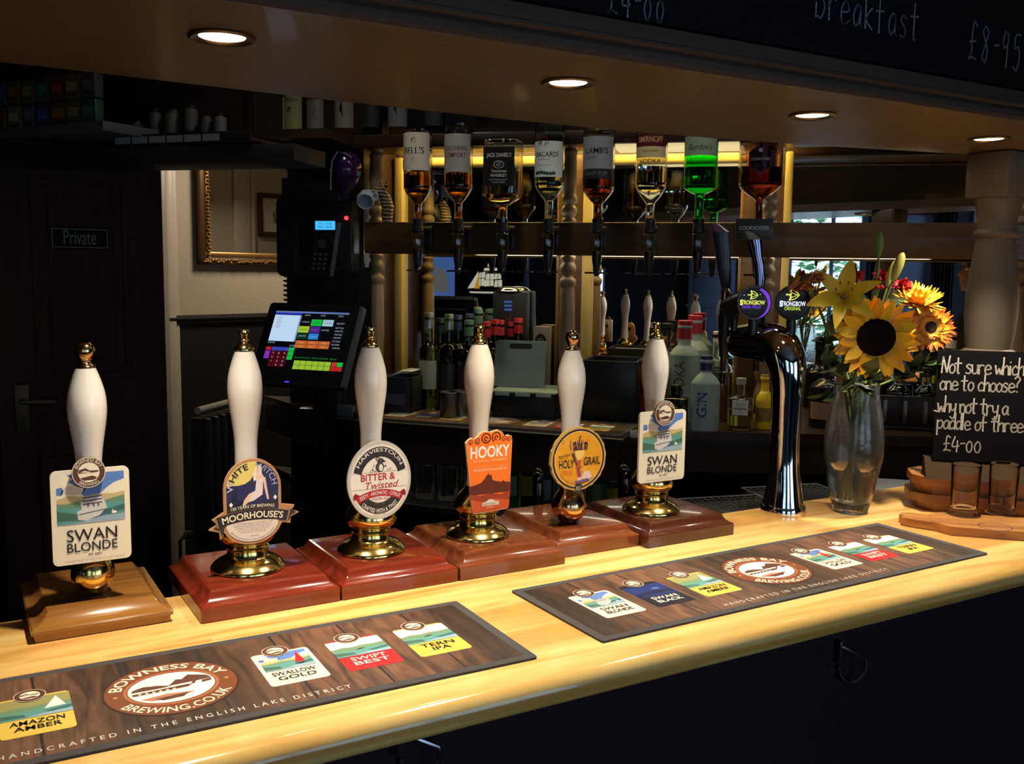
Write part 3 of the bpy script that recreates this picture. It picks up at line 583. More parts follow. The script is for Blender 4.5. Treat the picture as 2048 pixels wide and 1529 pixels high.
def bar_mat(label, loc, rot):
    t = thing('bar_mat', label, 'bar mat', loc, rot, 'printed bar mats'); t['group'] = 'printed bar mats'
    mb = MB(); mb.prism(rounded(0, 0, .89, .247, .004, 2), 0, .0032, RUBBER); mb.build('rubber_backing', t, angle=20)
    A = Art(flatmap((0, 0, .0032), (1, 0, 0), (0, 1, 0), (0, 0, 1)))
    A.rect(.014, .013, .876, .234, PRINT, 1)
    A.build('printed_planks', t)
    for k, x in (('sb', .097), ('sk', .196), ('aa', .296), ('sg', .590), ('sr', .690), ('ti', .790)):
        A = Art(flatmap((0, 0, .0034), (1, 0, 0), (0, 1, 0), (0, 0, 1))); beer_card(A, x-.038, .068, .076, .106, CARDS[k], False, 2); roundel(A, x-.004, .176, .0175, 15, False); A.build('beer_card', t)
    A = Art(flatmap((0, 0, .0034), (1, 0, 0), (0, 1, 0), (0, 0, 1)))
    cx, cy, r = .445, .125, .079
    A.ell(cx, cy, r, r*.98, ink(58, 30, 20), 2, 56); A.ell(cx, cy, r*.97, r*.95, ink(120, 66, 40), 3, 56); A.ring(cx, cy, r*.70, r*.62, .94, ink(170, 104, 62), 4, n=56)
    A.ell(cx, cy, r*.64, r*.55, ink(250, 240, 226), 5, 48)
    P = lambda pts, m, l: A.poly([(cx+a*r, cy+b*r) for a, b in pts], m, l)
    P([(-.55, .12), (-.4, .18), (-.2, .14), (0, .05), (-.1, .02), (-.6, .02)], BRN, 6); P([(-.05, .05), (.1, .25), (.18, .22), (.3, .36), (.42, .30), (.56, .22), (.62, .08), (.3, .06)], BRN, 6)
    P([(-.58, -.12), (.22, -.10), (.30, -.02), (.22, .0), (-.2, -.02), (-.6, -.04)], BRN, 6); P([(-.5, -.28), (-.1, -.22), (.3, -.30), (.1, -.38), (-.34, -.40)], ink(176, 120, 92), 6); P([(-.3, -.34), (.2, -.30), (.1, -.42), (-.2, -.44)], BRN, 7)
    for k in range(6): P([(-.5+.1*k, -.10), (-.46+.1*k, -.10), (-.46+.1*k, -.06), (-.5+.1*k, -.06)], CREAM, 7)
    P([(.28, -.02), (.34, -.02), (.37, .06), (.33, .08)], BRN, 7); P([(.44, -.04), (.6, -.01), (.6, .07), (.46, .06)], BRN, 6)
    A.text('BOWNESS BAY', cx, cy, r*.185, CREAM, 6, arc=(r*.735, 90, True, .96), w=r*1.95, bold=.012)
    A.text('BREWING.CO.UK', cx, cy, r*.185, CREAM, 6, arc=(r*.925, -90, False, .96), w=r*1.95, bold=.012)
    for q in (-1, 1): A.poly([(cx+q*r*.82+r*.05*(1 if k % 2 == 0 else .4)*math.cos(R(90+36*k)), cy-.03*r+r*.05*(1 if k % 2 == 0 else .4)*math.sin(R(90+36*k))) for k in range(10)], ink(226, 150, 80), 6)
    A.build('crest', t)
    A = Art(flatmap((0, 0, .0034), (1, 0, 0), (0, 1, 0), (0, 0, 1)))
    A.text('HANDCRAFTED IN THE ENGLISH LAKE DISTRICT', .446, .0225, .0095, ink(205, 200, 190), 2, w=.385, space=1.6, bold=.008)
    A.build('lettering', t); return t
bar_mat('printed plank bar mat on the front counter, the one nearest the camera', (-.2284, 1.0635, 1.1), -.0174)
bar_mat('printed plank bar mat on the front counter running toward the tasting paddles', (.7691, 1.0509, 1.1), .0134)

# ------------------------------------------------------------------ hand pumps
def outline_base(w, d, levels, m):
    # stepped and moulded block: (inset, z) levels
    rings = []
    for s, z in levels: rings.append([(q[0], q[1], z) for q in rounded(-w/2+s, s, w/2-s, d-s, .003, 2)])
    mb = MB(); mb.loft(rings, m); return mb
LV = [(.001, 0), (0, .001), (0, .0215), (.0012, .0235), (.006, .0255), (.011, .029), (.0150, .0345), (.0165, .039), (.0185, .0415), (.022, .0425)]
LVC = [(.004, 0), (.003, .010), (0, .0115), (0, .0165), (.002, .019), (.008, .0205), (.013, .0235), (.018, .029), (.021, .0335), (.0225, .036)]
HAND = [(0, .098), (.0215, .100), (.0205, .125), (.0188, .165), (.0174, .20), (.0172, .228), (.0176, .245), (.0192, .262), (.0216, .28), (.0241, .297), (.0262, .314), (.0267, .331), (.0249, .349), (.0206, .366), (.0163, .379), (.0134, .3865), (0, .3870)]
def smooth(prof, n=3):
    out = []
    for k in range(len(prof)-1):
        p0, p1, p2, p3 = prof[max(k-1, 0)], prof[k], prof[k+1], prof[min(k+2, len(prof)-1)]
        for q in range(n):
            u = q/n; out.append(tuple(max(0, .5*(2*p1[c]+(p2[c]-p0[c])*u+(2*p0[c]-5*p1[c]+4*p2[c]-p3[c])*u*u+(3*p1[c]-p0[c]-3*p2[c]+p3[c])*u**3)) if c == 0 else .5*(2*p1[c]+(p2[c]-p0[c])*u+(2*p0[c]-5*p1[c]+4*p2[c]-p3[c])*u*u+(3*p1[c]-p0[c]-3*p2[c]+p3[c])*u**3) for c in (0, 1)))
    return out+[prof[-1]]
def hand_pump(i, x, label, b0, b1, fy, bm, lv, kind, hs_=1.0):
    t = thing('hand_pump', label, 'hand pump', (x, 1.49, 1.1), 0, 'hand pumps along the counter')
    w = b1-b0-.0012; top = lv[-1][1]
    outline_base(w, .235, lv, bm).build('wooden_base', t, loc=((b0+b1)/2-x, fy-1.49, 0), angle=24)
    mb = MB()
    if kind == 'disc':
        prof = [(0, top), (.055, top), (.0575, top+.0015), (.0575, top+.0035), (.0565, top+.0055), (.0555, top+.0065), (.0530, top+.0095), (.0475, top+.0140), (.0405, top+.0175), (.0350, top+.0195), (.0325, top+.0225), (.0312, top+.027), (.0305, top+.031), (.0325, top+.033), (.0340, top+.036), (.0325, top+.039), (.0310, top+.0405), (.0375, top+.045), (.0425, top+.052), (.0435, top+.060), (.0405, top+.069), (.0330, top+.079), (.0255, top+.086), (.0230, top+.092), (0, top+.092)]
        mb.lathe(prof, BRASS, 48); mb.build('brass_collar', t, angle=50)
    else:
        r = kind
        prof = smooth([(0, top-.002), (r*.35, top-.001), (r*.68, top+.008), (r*.92, top+.018), (r, top+.030), (r*.95, top+.042), (r*.74, top+.056), (r*.54, top+.066), (.0195, top+.076), (.0185, top+.090), (.0215, top+.097), (.021, top+.102), (0, top+.103)], 3)
        mb.lathe(prof, COPPER if r > .032 else BRASS, 40); mb.build('brass_bulb', t, angle=60)
    ball = kind != 'disc'; z0 = top+(.092 if kind == 'disc' else .102) - .001
    hp = [(r_, z*hs_) for r_, z in HAND]; hp = [p for p in hp if p[1] > z0+.004]; hp = [(0, z0), (.0212, z0)]+hp
    mb = MB(); mb.lathe([hp[0]]+smooth(hp[1:-1])+[hp[-1]], CERAMIC2 if i == 4 else CERAMIC, 40); mb.build('handle', t, angle=60)
    zt = .3868*hs_
    mb = MB()
    if ball: mb.lathe(smooth([(0, zt-.002), (.0125, zt-.001), (.0130, zt+.002), (.0110, zt+.0045), (.0085, zt+.006), (.0085, zt+.010), (.0098, zt+.0115), (.0098, zt+.013), (.0115, zt+.0155), (.0135, zt+.021), (.0135, zt+.027), (.0110, zt+.033), (.006, zt+.0365), (0, zt+.0372)], 3), COPPER, 28)
    else: mb.lathe([(0, zt-.002), (.0145, zt-.001), (.0150, zt+.001), (.0135, zt+.005), (.0095, zt+.009), (.0065, zt+.0115), (.0060, zt+.013), (.0078, zt+.0145), (.0078, zt+.016), (.0055, zt+.0175), (.0065, zt+.024), (.0088, zt+.030), (.0080, zt+.031), (0, zt+.0312)], BRASS, 28)
    mb.build('finial', t, angle=60)
    return t
def clip_body(t, outline, yb, th, side, face=None):
    # a flat plate facing the customers: returns its part and a map onto its front
    mb = MB(); f = lambda x, y, h: Vector((x, yb-h, y)); mb.prism(outline, 0, th, side, f, face)
    p = mb.build('pump_clip', t, angle=20)
    mb = MB(); zc = min(y for x, y in outline)+.045; mb.box((0, (yb-.012)/2-.002, zc+.05), (.012, abs(yb)-.010, .02), BLACKP); mb.build('clip_bracket', p, flat=True)
    return p, flatmap((0, yb-th, 0), (1, 0, 0), (0, 0, 1), (0, -1, 0))
P1 = hand_pump(1, .170, 'hand pump on short golden oak base, cream lake card clip, leftmost of the row', .081, .268, 1.415, OAK, LVC, .030, .952)
P2 = hand_pump(2, .396, 'hand pump with moon and banner clip on red mahogany base', .299, .5115, 1.386, MAHOG, LV, 'disc')
P3 = hand_pump(3, .604, 'hand pump with white oval black banded clip on red mahogany base', .5125, .717, 1.386, MAHOG, LV, 'disc')
P4 = hand_pump(4, .808, 'hand pump with bright orange scroll topped clip', .718, .9285, 1.384, MAHOG2, LV, 'disc')
P5 = hand_pump(5, 1.004, 'hand pump with round golden clip and ball topped crazed handle', .9295, 1.1155, 1.414, MAHOG2, LV, .0345, .955)
P6 = hand_pump(6, 1.2015, 'hand pump with cream lake card clip on brown mahogany base beside beer font', 1.117, 1.333, 1.390, WALNUT, LV, 'disc')
CS = mat('clip edge cream', (.62, .56, .44), .4)

def swan_clip(t, x0, x1, z0, z1, yb):
    p, f = clip_body(t, rounded(x0, z0, x1, z1, .008), yb, .005, CS)
    A = Art(f); beer_card(A, x0, z0, x1-x0, z1-z0, CARDS['sb'], True, 1); A.build('printed_face', p)
    cx = x0+(x1-x0)*.475; r = (x1-x0)*.212; cz = z1-.003
    mb = MB(); mb.prism(ellipse(cx, cz, r, r, 40), 0, .004, BRN, lambda x, y, h: Vector((x, yb-.0095-h, y))); b = mb.build('roundel', p, angle=20)
    mb2 = MB(); mb2.box((cx, yb-.0062, cz-.004), (r, .0086, r), BRN); mb2.build('roundel_backing', p, flat=True)
    A = Art(flatmap((0, yb-.0135, 0), (1, 0, 0), (0, 0, 1), (0, -1, 0))); roundel(A, cx, cz, r, 1); A.build('roundel_print', p)
swan_clip(P1, -.0555, .0470, .096, .230, -.040)
swan_clip(P6, -.0690, .0440, .111, .2495, -.040)

# clip 2: arched badge with moon, seated figure and banner
ol = [(-.047, .148), (-.047, .175)]+[(-.003-.044*math.cos(R(a)), .179+.046*math.sin(R(a))) for a in range(0, 181, 12)]+[(.041, .168), (.041, .150)]
bl = [(.041, .150), (.062, .146), (.058, .139), (.069, .134), (.056, .128), (.055, .118), (.043, .121)]
br = [(-.046, .114), (-.053, .104), (-.054, .116), (-.069, .121), (-.058, .129), (-.064, .136), (-.047, .146)]
bot = [(-.004+.046*math.cos(R(a)), .128+.036*math.sin(R(a))) for a in range(-15, -166, -12)]
full = ol + bl + bot + br
def shrink(P, cx, cy, k): return [(cx+(x-cx)*k, cy+(y-cy)*k) for x, y in P]
p, f = clip_body(P2, full[::-1], -.040, .005, mat('copper edge', (.46, .24, .11), .35))
A = Art(f); NB = ink(42, 38, 84); CX, CY = -.003, .179
arch = [(-.0425, .150), (-.0425, .175)]+[(CX-.0400*math.cos(R(a)), CY+.0415*math.sin(R(a))) for a in range(0, 181, 10)]+[(.0365, .168), (.0365, .150)]
A.poly(arch, NB, 1)
A.poly([(-.0425, .186)]+[(CX-.0400*math.cos(R(a)), CY+.0415*math.sin(R(a))) for a in range(10, 101, 10)]+[(-.001, .200), (-.006, .192), (-.014, .187), (-.024, .185)], ink(226, 206, 110), 2)
A.poly([(-.0425, .160), (-.036, .163), (-.033, .175), (-.030, .176), (-.029, .181), (-.026, .181), (-.027, .165), (-.018, .160), (-.010, .152), (-.0425, .150)], ink(24, 22, 50), 3)
SK = ink(232, 196, 168); DR = ink(226, 212, 214); HR = ink(244, 234, 218)
A.poly([(.000, .206), (.003, .214), (.009, .215), (.012, .209), (.011, .203), (.012, .199), (.004, .192), (-.001, .190), (-.002, .198)], HR, 4); A.ell(.0055, .2045, .0036, .0048, SK, 5)
A.poly([(.001, .199), (.012, .200), (.016, .193), (.013, .186), (.004, .186)], SK, 5)
A.poly([(.003, .193), (.013, .194), (.013, .181), (.012, .168), (-.001, .160), (-.014, .157), (-.016, .162), (-.008, .171), (.001, .175)], DR, 6)
A.poly([(.013, .196), (.017, .194), (.019, .178), (.022, .160), (.019, .160), (.015, .178)], SK, 6); A.poly([(-.016, .162), (-.008, .172), (-.003, .171), (-.009, .159), (-.016, .153), (-.019, .153)], SK, 7)
for x_, z_ in ((-.036, .1565), (.0315, .162)): A.poly([(x_-.003, z_), (x_, z_-.004), (x_+.003, z_), (x_, z_+.004)], WHITE, 5)
A.text('HITE', CX, CY, .0088, BLK, 8, arc=(.0300, 130, True, 1.03), w=.030, bold=.012); A.text('W', CX, CY, .0088, ink(190, 186, 200), 8, arc=(.0300, 172, True, 1.03), bold=.012)
A.text('WITCH', CX, CY, .0088, ink(176, 172, 190), 8, arc=(.0300, 44, True, 1.03), w=.040, bold=.006)
A.poly([(-.0425, .150), (.0365, .157), (.0365, .150), (.036, .135), (-.0425, .128)], ink(48, 38, 34), 7)
A.poly([(-.0405, .129)]+[(-.004+.0405*math.cos(R(a)), .128+.0315*math.sin(R(a))) for a in range(190, 351, 10)]+[(.036, .130)], ink(226, 214, 200), 8)
AR = (.22, 90, True, 1); CC = (-.003, -.0748)
A.text('150 YEARS OF BREWING', CC[0], CC[1]+.0005, .0048, CREAM, 9, arc=(.2235, 90, True, 1), w=.066, bold=.006)
band = [(CC[0]+r_*math.cos(R(a)), CC[1]+r_*math.sin(R(a))) for r_, aa in ((.221, range(105, 74, -3)), (.2045, range(75, 106, 3))) for a in aa]
A.poly(shrink(band, CC[0], .138, 1.02), ink(150, 118, 88), 9); A.poly(shrink(band, CC[0], .138, .97), ink(40, 34, 30), 10)
A.text("MOORHOUSE'S", CC[0], CC[1], .0098, CREAM, 11, arc=(.2078, 90, True, 1), w=.092, bold=.02)
A.poly([(.058, .141), (.064, .1345), (.0565, .131), (.0535, .123), (.048, .125), (.053, .139)], ink(60, 44, 34), 6); A.poly([(-.053, .131), (-.063, .1225), (-.0525, .1185), (-.051, .109), (-.047, .116), (-.046, .128)], ink(60, 44, 34), 6)
for k, wd in enumerate((.060, .058, .054, .048, .040)): A.text('A REFRESHING BLONDE ALE WITH A DISTINCT FLAVOUR'[k*7:k*7+24], -.003, .1245-k*.0034, .0020, ink(110, 96, 96), 9, w=wd)
A.text('ABV 3.9%', -.001, .1040, .0022, ink(110, 96, 96), 9, w=.012); A.text('BREWED IN BURNLEY LANCASHIRE ENGLAND', -.004, .128, .0026, ink(110, 96, 96), 9, arc=(.0385, -90, False, .77), w=.082)
A.build('printed_face', p)

# clip 3: white oval with black bands
cx, cz, rx, rz = -.003, .1710, .0555, .0650
p, f = clip_body(P3, ellipse(cx, cz, rx, rz, 64), -.040, .005, mat('clip edge grey', (.5, .47, .44), .4))
A = Art(f); WW = ink(240, 232, 220); BB = ink(44, 36, 34); RR = ink(176, 34, 44); GG = ink(206, 198, 188)
A.ell(cx, cz, rx*.985, rz*.985, GG, 1, 64); A.ell(cx, cz, rx*.905, rz*.915, WW, 2, 64)
def oring(k0, k1, a0, a1, m, l): A.ring(cx, cz, rx*k0, rz*k0, k1, m, l, a0, a1, 30)
oring(.86, .70, 17, 163, BB, 3); oring(.86, .66, 212, 328, BB, 3)
A.text('HARVIESTOUN', cx, cz, .0054, WW, 4, arc=(.0408, 90, True, rz/rx), w=.088, bold=.006)
A.text('CRAFTED WITH A TWIST', cx, cz, .0058, WW, 4, arc=(.0462, -90, False, rz/rx), w=.070, bold=.012); A.text('SINCE 1983', cx, cz-.0575, .0028, ink(150, 140, 134), 4, w=.020)
for a0 in (.0135, -.0135): A.rect(cx-.048, cz+a0, cx+.048, cz+a0+.0006, ink(120, 112, 104), 3)
A.text('BITTER &', cx-.003, cz+.0005, .0112, RR, 5, w=.060, bold=.016)
A.text('Twisted', cx+.004, cz-.0130, .0112, RR, 5, w=.058, shear=.25, bold=.004)
cb = [(cx+r_*math.cos(R(a)), cz-.1005+r_*math.sin(R(a))) for r_, aa in ((.0855, range(119, 60, -4)), (.0745, range(60, 121, 4))) for a in aa]
A.poly([(-.049, .142), (-.043, .142), (-.038, .149), (-.046, .153), (-.049, .1485)], ink(140, 26, 36), 4); A.poly([(.043, .142), (.037, .142), (.033, .149), (.040, .153), (.043, .1485)], ink(140, 26, 36), 4)
A.poly(cb, RR, 6); A.text('ZESTY · AROMATIC · CITRUS', cx, cz-.1005, .0058, WW, 7, arc=(.0772, 90, True, 1), w=.070, bold=.010)
A.text('GOLDEN ALE', cx, cz-.0325, .0042, RR, 5, w=.030); A.text('ABV 3.8%', cx, cz-.0395, .0026, ink(120, 112, 104), 5, w=.018)
MZ = cz+.0250; M_ = ink(70, 58, 52)     # seated mouse in black and white
A.ell(cx, MZ-.003, .0075, .0085, M_, 5); A.ell(cx+.002, MZ-.004, .0035, .0058, WW, 6); A.ell(cx+.001, MZ+.0075, .0055, .0045, M_, 6); A.poly([(cx+.004, MZ+.010), (cx+.0115, MZ+.0055), (cx+.004, MZ+.0045)], M_, 6); A.ell(cx-.004, MZ+.011, .0035, .0032, M_, 5); A.ell(cx-.004, MZ+.011, .0018, .0017, GG, 7); A.ell(cx+.003, MZ+.0085, .0008, .0008, WW, 8)
A.line([(cx-.007, MZ-.010), (cx-.013, MZ-.007), (cx-.011, MZ-.001), (cx-.010, MZ+.002)], .0009, M_, 5); A.line([(cx+.006, MZ-.001), (cx+.011, MZ-.003), (cx+.010, MZ)], .0012, M_, 5)
for q in (-.017, -.014, .012, .015, .018): A.line([(cx+q, MZ-.010), (cx+q+.002, MZ-.006)], .0008, M_, 5)
pass
A.build('printed_face', p)

# clip 4: orange card with scroll top
scroll = [(.043, .219), (.0420, .2255), (.036, .2285), (.030, .2265), (.026, .2285), (.0225, .2345), (.015, .2385), (.007, .2375), (.000, .2360), (-.007, .2375), (-.016, .2375), (-.0225, .2335), (-.027, .2285), (-.031, .2260), (-.036, .2280), (-.0425, .2260), (-.0465, .2225), (-.0490, .2195)]
ol4 = [(-.0350, .0955), (-.0320, .0935), (.0340, .0960), (.0375, .0985)] + scroll
p, f = clip_body(P4, ol4, -.040, .005, ink(206, 180, 150)); OR = ink(250, 120, 22); DB = ink(96, 34, 16)
A = Art(f); c0 = (-.002, .165)
A.poly(shrink(ol4, *c0, .985), OR, 1)
for x_, z_, r_ in ((-.0095, .2255, .0085), (.0105, .2260, .0085), (-.0265, .2215, .0050), (.0275, .2220, .0050), (-.0400, .2205, .0042), (.0375, .2205, .0042)):
    A.ring(x_, z_, r_*1.12, r_*1.12, .72, DB, 2, -40 if x_ > 0 else -140, 240 if x_ > 0 else 220, 22); A.ring(x_, z_-.001, r_*.52, r_*.52, .4, DB, 2, 0, 300, 16)
A.text('HOOKY', -.0010, .1920, .0195, WHITE, 3, w=.078, bold=.022)
A.text('ALC 3.5% VOL. OXFORDSHIRE', -.001, .1845, .0040, ink(255, 206, 150), 3, w=.066); A.text('CRAFTED IN THE COTSWOLDS SINCE 1849', -.001, .1680, .0034, ink(255, 226, 190), 3, w=.066)
for z_ in (.176, .1725): A.rect(-.033, z_, .032, z_+.0005, ink(255, 190, 120), 3)
HB, HC = ink(96, 36, 18), ink(150, 58, 26)
A.poly([(-.0425, .1430), (-.030, .1445), (-.018, .1480), (-.012, .1540), (-.008, .1600), (-.006, .1600), (-.005, .1635), (-.004, .1635), (-.003, .1605), (.002, .1600), (.004, .1510), (.012, .1480), (.022, .1460), (.026, .1485), (.028, .1460), (.0412, .1440), (.0400, .1270), (-.0400, .1270)], HB, 3)
A.poly([(-.0402, .1290), (-.02, .1250), (.0, .1275), (.02, .1240), (.0400, .1290), (.0372, .0980), (-.0345, .0955)], HC, 4); A.poly([(-.0390, .120), (-.015, .113), (.010, .117), (.0388, .112), (.0372, .0980), (-.0345, .0955)], ink(198, 82, 36), 5)
A.poly([(-.016, .1060), (.017, .1060), (.017, .1120), (.010, .1130), (.004, .1170), (-.003, .1170), (-.009, .1130), (-.016, .1120)], ink(220, 210, 200), 6); A.text('BREWERY', .0, .1072, .0034, HB, 7, w=.026); A.text('BREWERY', .0, .1015, .0026, ink(230, 200, 170), 7, w=.014)
A.build('printed_face', p)

# clip 5: round golden clip
cx, cz = -.0115, .1725
ol5 = [(cx+.0610*(1+.012*math.sin(k*1.9)+.008*math.sin(k*3.3))*math.cos(2*math.pi*k/60), cz+.0590*(1+.012*math.sin(k*1.9)+.008*math.sin(k*3.3))*math.sin(2*math.pi*k/60)) for k in range(60)]
p, f = clip_body(P5, ol5, -.040, .006, ink(170, 136, 70)); A = Art(f)
A.poly(shrink(ol5, cx, cz, .97), ink(206, 170, 96), 1); A.ell(cx, cz, .0572, .0556, ink(50, 28, 16), 2, 56); A.ell(cx, cz, .0532, .0520, ink(228, 206, 150), 3, 56); A.ell(cx, cz, .0520, .0508, ink(222, 156, 30), 4, 56)
for k in range(26):
    a = R(rnd.uniform(0, 360)); q = rnd.uniform(.01, .048); A.ell(cx+q*math.cos(a), cz+q*math.sin(a), rnd.uniform(.004, .012), rnd.uniform(.003, .008), ink(226, 164, 44) if k % 2 else ink(214, 146, 26), 5+k*.05, 14)
BK = ink(40, 24, 22); FL = ink(206, 140, 100)
for k in range(18):
    x_ = cx-.016+.034*k/17+rnd.uniform(-.002, .002); z_ = cz+.024+rnd.uniform(-.003, .003)+(.012 if k == 8 else 0); A.line([(x_, cz+.016), (x_+rnd.uniform(-.003, .003), z_), (x_+rnd.uniform(-.003, .003), z_+rnd.uniform(.003, .009))], .0022, BK if k % 3 else ink(110, 70, 100), 8+k*.05)
A.poly([(cx-.017, cz+.014), (cx-.012, cz+.018), (cx-.008, cz+.004), (cx-.003, cz-.008), (cx+.003, cz-.018), (cx-.003, cz-.018), (cx-.009, cz-.005), (cx-.015, cz+.006)], ink(96, 50, 36), 10)
A.poly([(cx-.008, cz+.016), (cx+.012, cz+.016), (cx+.011, cz+.006), (cx+.004, cz-.002), (cx-.002, cz-.002), (cx-.007, cz+.006)], ink(240, 200, 110), 11)
A.poly([(cx-.006, cz-.004), (cx+.006, cz-.002), (cx+.003, cz-.010), (cx+.007, cz-.017), (cx-.008, cz-.017), (cx-.003, cz-.010)], ink(178, 84, 50), 12); A.poly([(cx-.005, cz-.018), (cx+.002, cz-.018), (cx+.006, cz-.034), (cx-.001, cz-.034)], ink(150, 60, 84), 12); A.poly([(cx-.019, cz+.017), (cx-.013, cz+.019), (cx-.012, cz+.012), (cx-.018, cz+.011)], FL, 12)
for x_, z_, r_ in ((.018, -.030, .0085), (.012, -.034, .006), (.024, -.036, .006), (.002, -.038, .005)): A.ell(cx+x_, cz+z_, r_, r_*.8, ink(226, 196, 186), 12+x_)
A.poly([(cx-.010, cz-.041), (cx+.022, cz-.038), (cx+.024, cz-.043), (cx-.006, cz-.045)], ink(110, 84, 140), 13)
A.text('HOLY', cx-.0270, cz-.0145, .0145, BK, 14, w=.033, bold=.012); A.text('GRAIL', cx+.0290, cz-.0125, .0145, BK, 14, w=.037, bold=.012)
A.text('Monty Python', cx-.0330, cz+.0055, .0060, BK, 14, w=.026, shear=.3, slope=.14); A.text('TEMPERED OVER', cx-.0275, cz-.0225, .0030, ink(206, 84, 36), 14, w=.028); A.text('BURNING WITCHES', cx-.0275, cz-.0270, .0030, ink(206, 84, 36), 14, w=.028)
A.text('BREWED AND BOTTLED AT MASHAM NORTH YORKSHIRE', cx, cz, .0026, BK, 14, arc=(.0490, -98, False, .977), w=.080); A.text('E ale', cx+.018, cz+.031, .0045, ink(190, 80, 30), 14, w=.010)
A.rrect(cx-.0075, cz-.062, cx+.0075, cz-.0465, .003, ink(46, 44, 42), 15); A.text('BS', cx, cz-.058, .007, ink(150, 150, 140), 16, w=.010, bold=.02)
A.build('printed_face', p)

# ------------------------------------------------------------------ chrome beer font
FX, FY = 1.553, 1.474
t = thing('beer_font', 'chrome swan neck beer font with two lit round cider badges', 'beer font', (FX, FY, 1.1))
path = [(0, 0, 0, .046), (0, 0, .004, .0465), (0, 0, .012, .0455), (0, 0, .03, .0420), (0, 0, .06, .0365), (0, .002, .10, .0330), (0, .003, .15, .0318), (0, .003, .20, .0320), (0, .003, .25, .0335), (0, .004, .29, .0370), (0, .010, .325, .0420), (0, .026, .352, .0450), (0, .055, .364, .0445), (0, .092, .366, .0420), (0, .128, .364, .0390), (0, .158, .362, .0350), (0, .172, .361, .028), (0, .178, .361, .014)]
P3 = smooth([(a, b) for a, b, _, _ in path], 3); P4_ = smooth([(c + .0, d) for _, _, c, d in path], 3)
mb = MB(); mb.tube([(0, P3[k][1], smooth([(path[j][2], path[j][2]) for j in range(len(path))], 3)[k][1]) for k in range(len(P3))], [max(.004, q[1]) for q in P4_], CHROME, 48); mb.build('column', t, angle=70)
mb = MB(); mb.lathe([(0, 0), (.0475, 0), (.0480, .003), (.0475, .016), (.0455, .019), (0, .019)], CHROME, 48); mb.build('base_ring', t)
def badge(loc, rz, r, rim):
    e = bpy.data.objects.new('badge', None)
    mb = MB(); M = Matrix.Rotation(R(90), 4, 'X')
    mb.lathe(smooth([(0, -.030), (r*.45, -.028), (r*.8, -.018), (r*.97, -.006), (r*1.0, 0), (r*.985, .003), (r*.93, .005), (0, .0052)], 2), BLACKP, 48, M=M)
    b = mb.build('badge', t, loc=loc, rotz=rz, angle=60)
    mb = MB(); mb.tube([(0, .006, -r-.034), (0, .006, -r*.9)], .010, BLACKP, 14); mb.build('stem', b); return b, Art(flatmap((0, -.0056, 0), (1, 0, 0), (0, 0, 1), (0, -1, 0)))
RB = R(-38)
YG, WG, PG, GG2 = glow(226, 230, 96, 1.1), glow(232, 238, 250, 1.1), glow(120, 62, 214, 1.0), glow(196, 220, 70, 1.0)
def bow(A, cx, cz, s, m):
    A.line([(cx-.85*s, cz+.05*s), (cx-.3*s, cz+.06*s)], .22*s, m, 3); A.line([(cx-.3*s, cz+.8*s), (cx-.15*s, cz+.4*s), (cx-.25*s, cz), (cx-.2*s, cz-.4*s), (cx-.36*s, cz-.75*s)], .24*s, m, 3)
    A.line([(cx-.3*s, cz+.78*s), (cx+.3*s, cz+.66*s), (cx+.75*s, cz+.32*s), (cx+1.0*s, cz), (cx+.68*s, cz-.36*s), (cx+.25*s, cz-.62*s), (cx-.34*s, cz-.74*s)], .12*s, m, 3)
    A.line([(cx-.15*s, cz+.35*s), (cx+.8*s, cz+.02*s), (cx-.1*s, cz-.36*s)], .10*s, m, 3)
P_ = (1.5144, 1.548, 1.5525); b, A = badge((P_[0]-FX, P_[1]-FY, P_[2]-1.1), RB, .0365, PG)
A.ring(0, 0, .0352, .0352, .965, ink(140, 130, 140), 2, n=48); 
A.poly([(.0345*math.cos(R(a)), .0345*math.sin(R(a))) for a in range(-75, 66, 5)]+[(-.010+.0385*math.cos(R(a)), -.002+.0345*math.sin(R(a))) for a in range(60, -71, -5)], PG, 3)
bow(A, -.004, .0165, .0115, YG); A.text('STRONGBOW', -.004, -.0035, .0088, YG, 4, w=.053, bold=.025); A.text('S', -.0270, -.005, .0115, YG, 5, w=.0065, bold=.03); A.text('DARK FRUIT', -.005, -.0120, .0066, PG, 4, w=.041, bold=.015)
for x_, z_ in ((.012, .0185), (-.022, .0165)): A.ell(x_, z_, .001, .001, WG, 4)
A.build('face_print', b)
P_ = (1.557, 1.478, 1.5548); b, A = badge((P_[0]-FX, P_[1]-FY, P_[2]-1.1), RB, .0365, BLK)
bow(A, -.002, .0165, .0145, YG); A.text('STRONGBOW', -.0005, -.0065, .0095, WG, 4, w=.054, bold=.025); A.text('S', -.0240, -.008, .0122, WG, 5, w=.0066, bold=.03); A.text('ORIGINAL', .0, -.0155, .0072, GG2, 4, w=.034, bold=.015)
A.build('face_print', b)
P_ = (1.5134, 1.605, 1.5439); mb = MB(); mb.lathe(smooth([(0, -.034), (.010, -.028), (.022, -.014), (.030, 0), (.031, .008), (.0, .009)], 2), BLACKP, 36, M=Matrix.Rotation(R(-90), 4, 'Y') @ Matrix.Rotation(math.pi, 4, 'X'))
sb_ = mb.build('badge', t, loc=(P_[0]-FX, P_[1]-FY, P_[2]-1.1), rotz=R(-40)); mb = MB(); mb.tube([(.0, 0, -.055), (0, 0, -.02)], .008, BLACKP, 12); mb.build('stem', sb_)
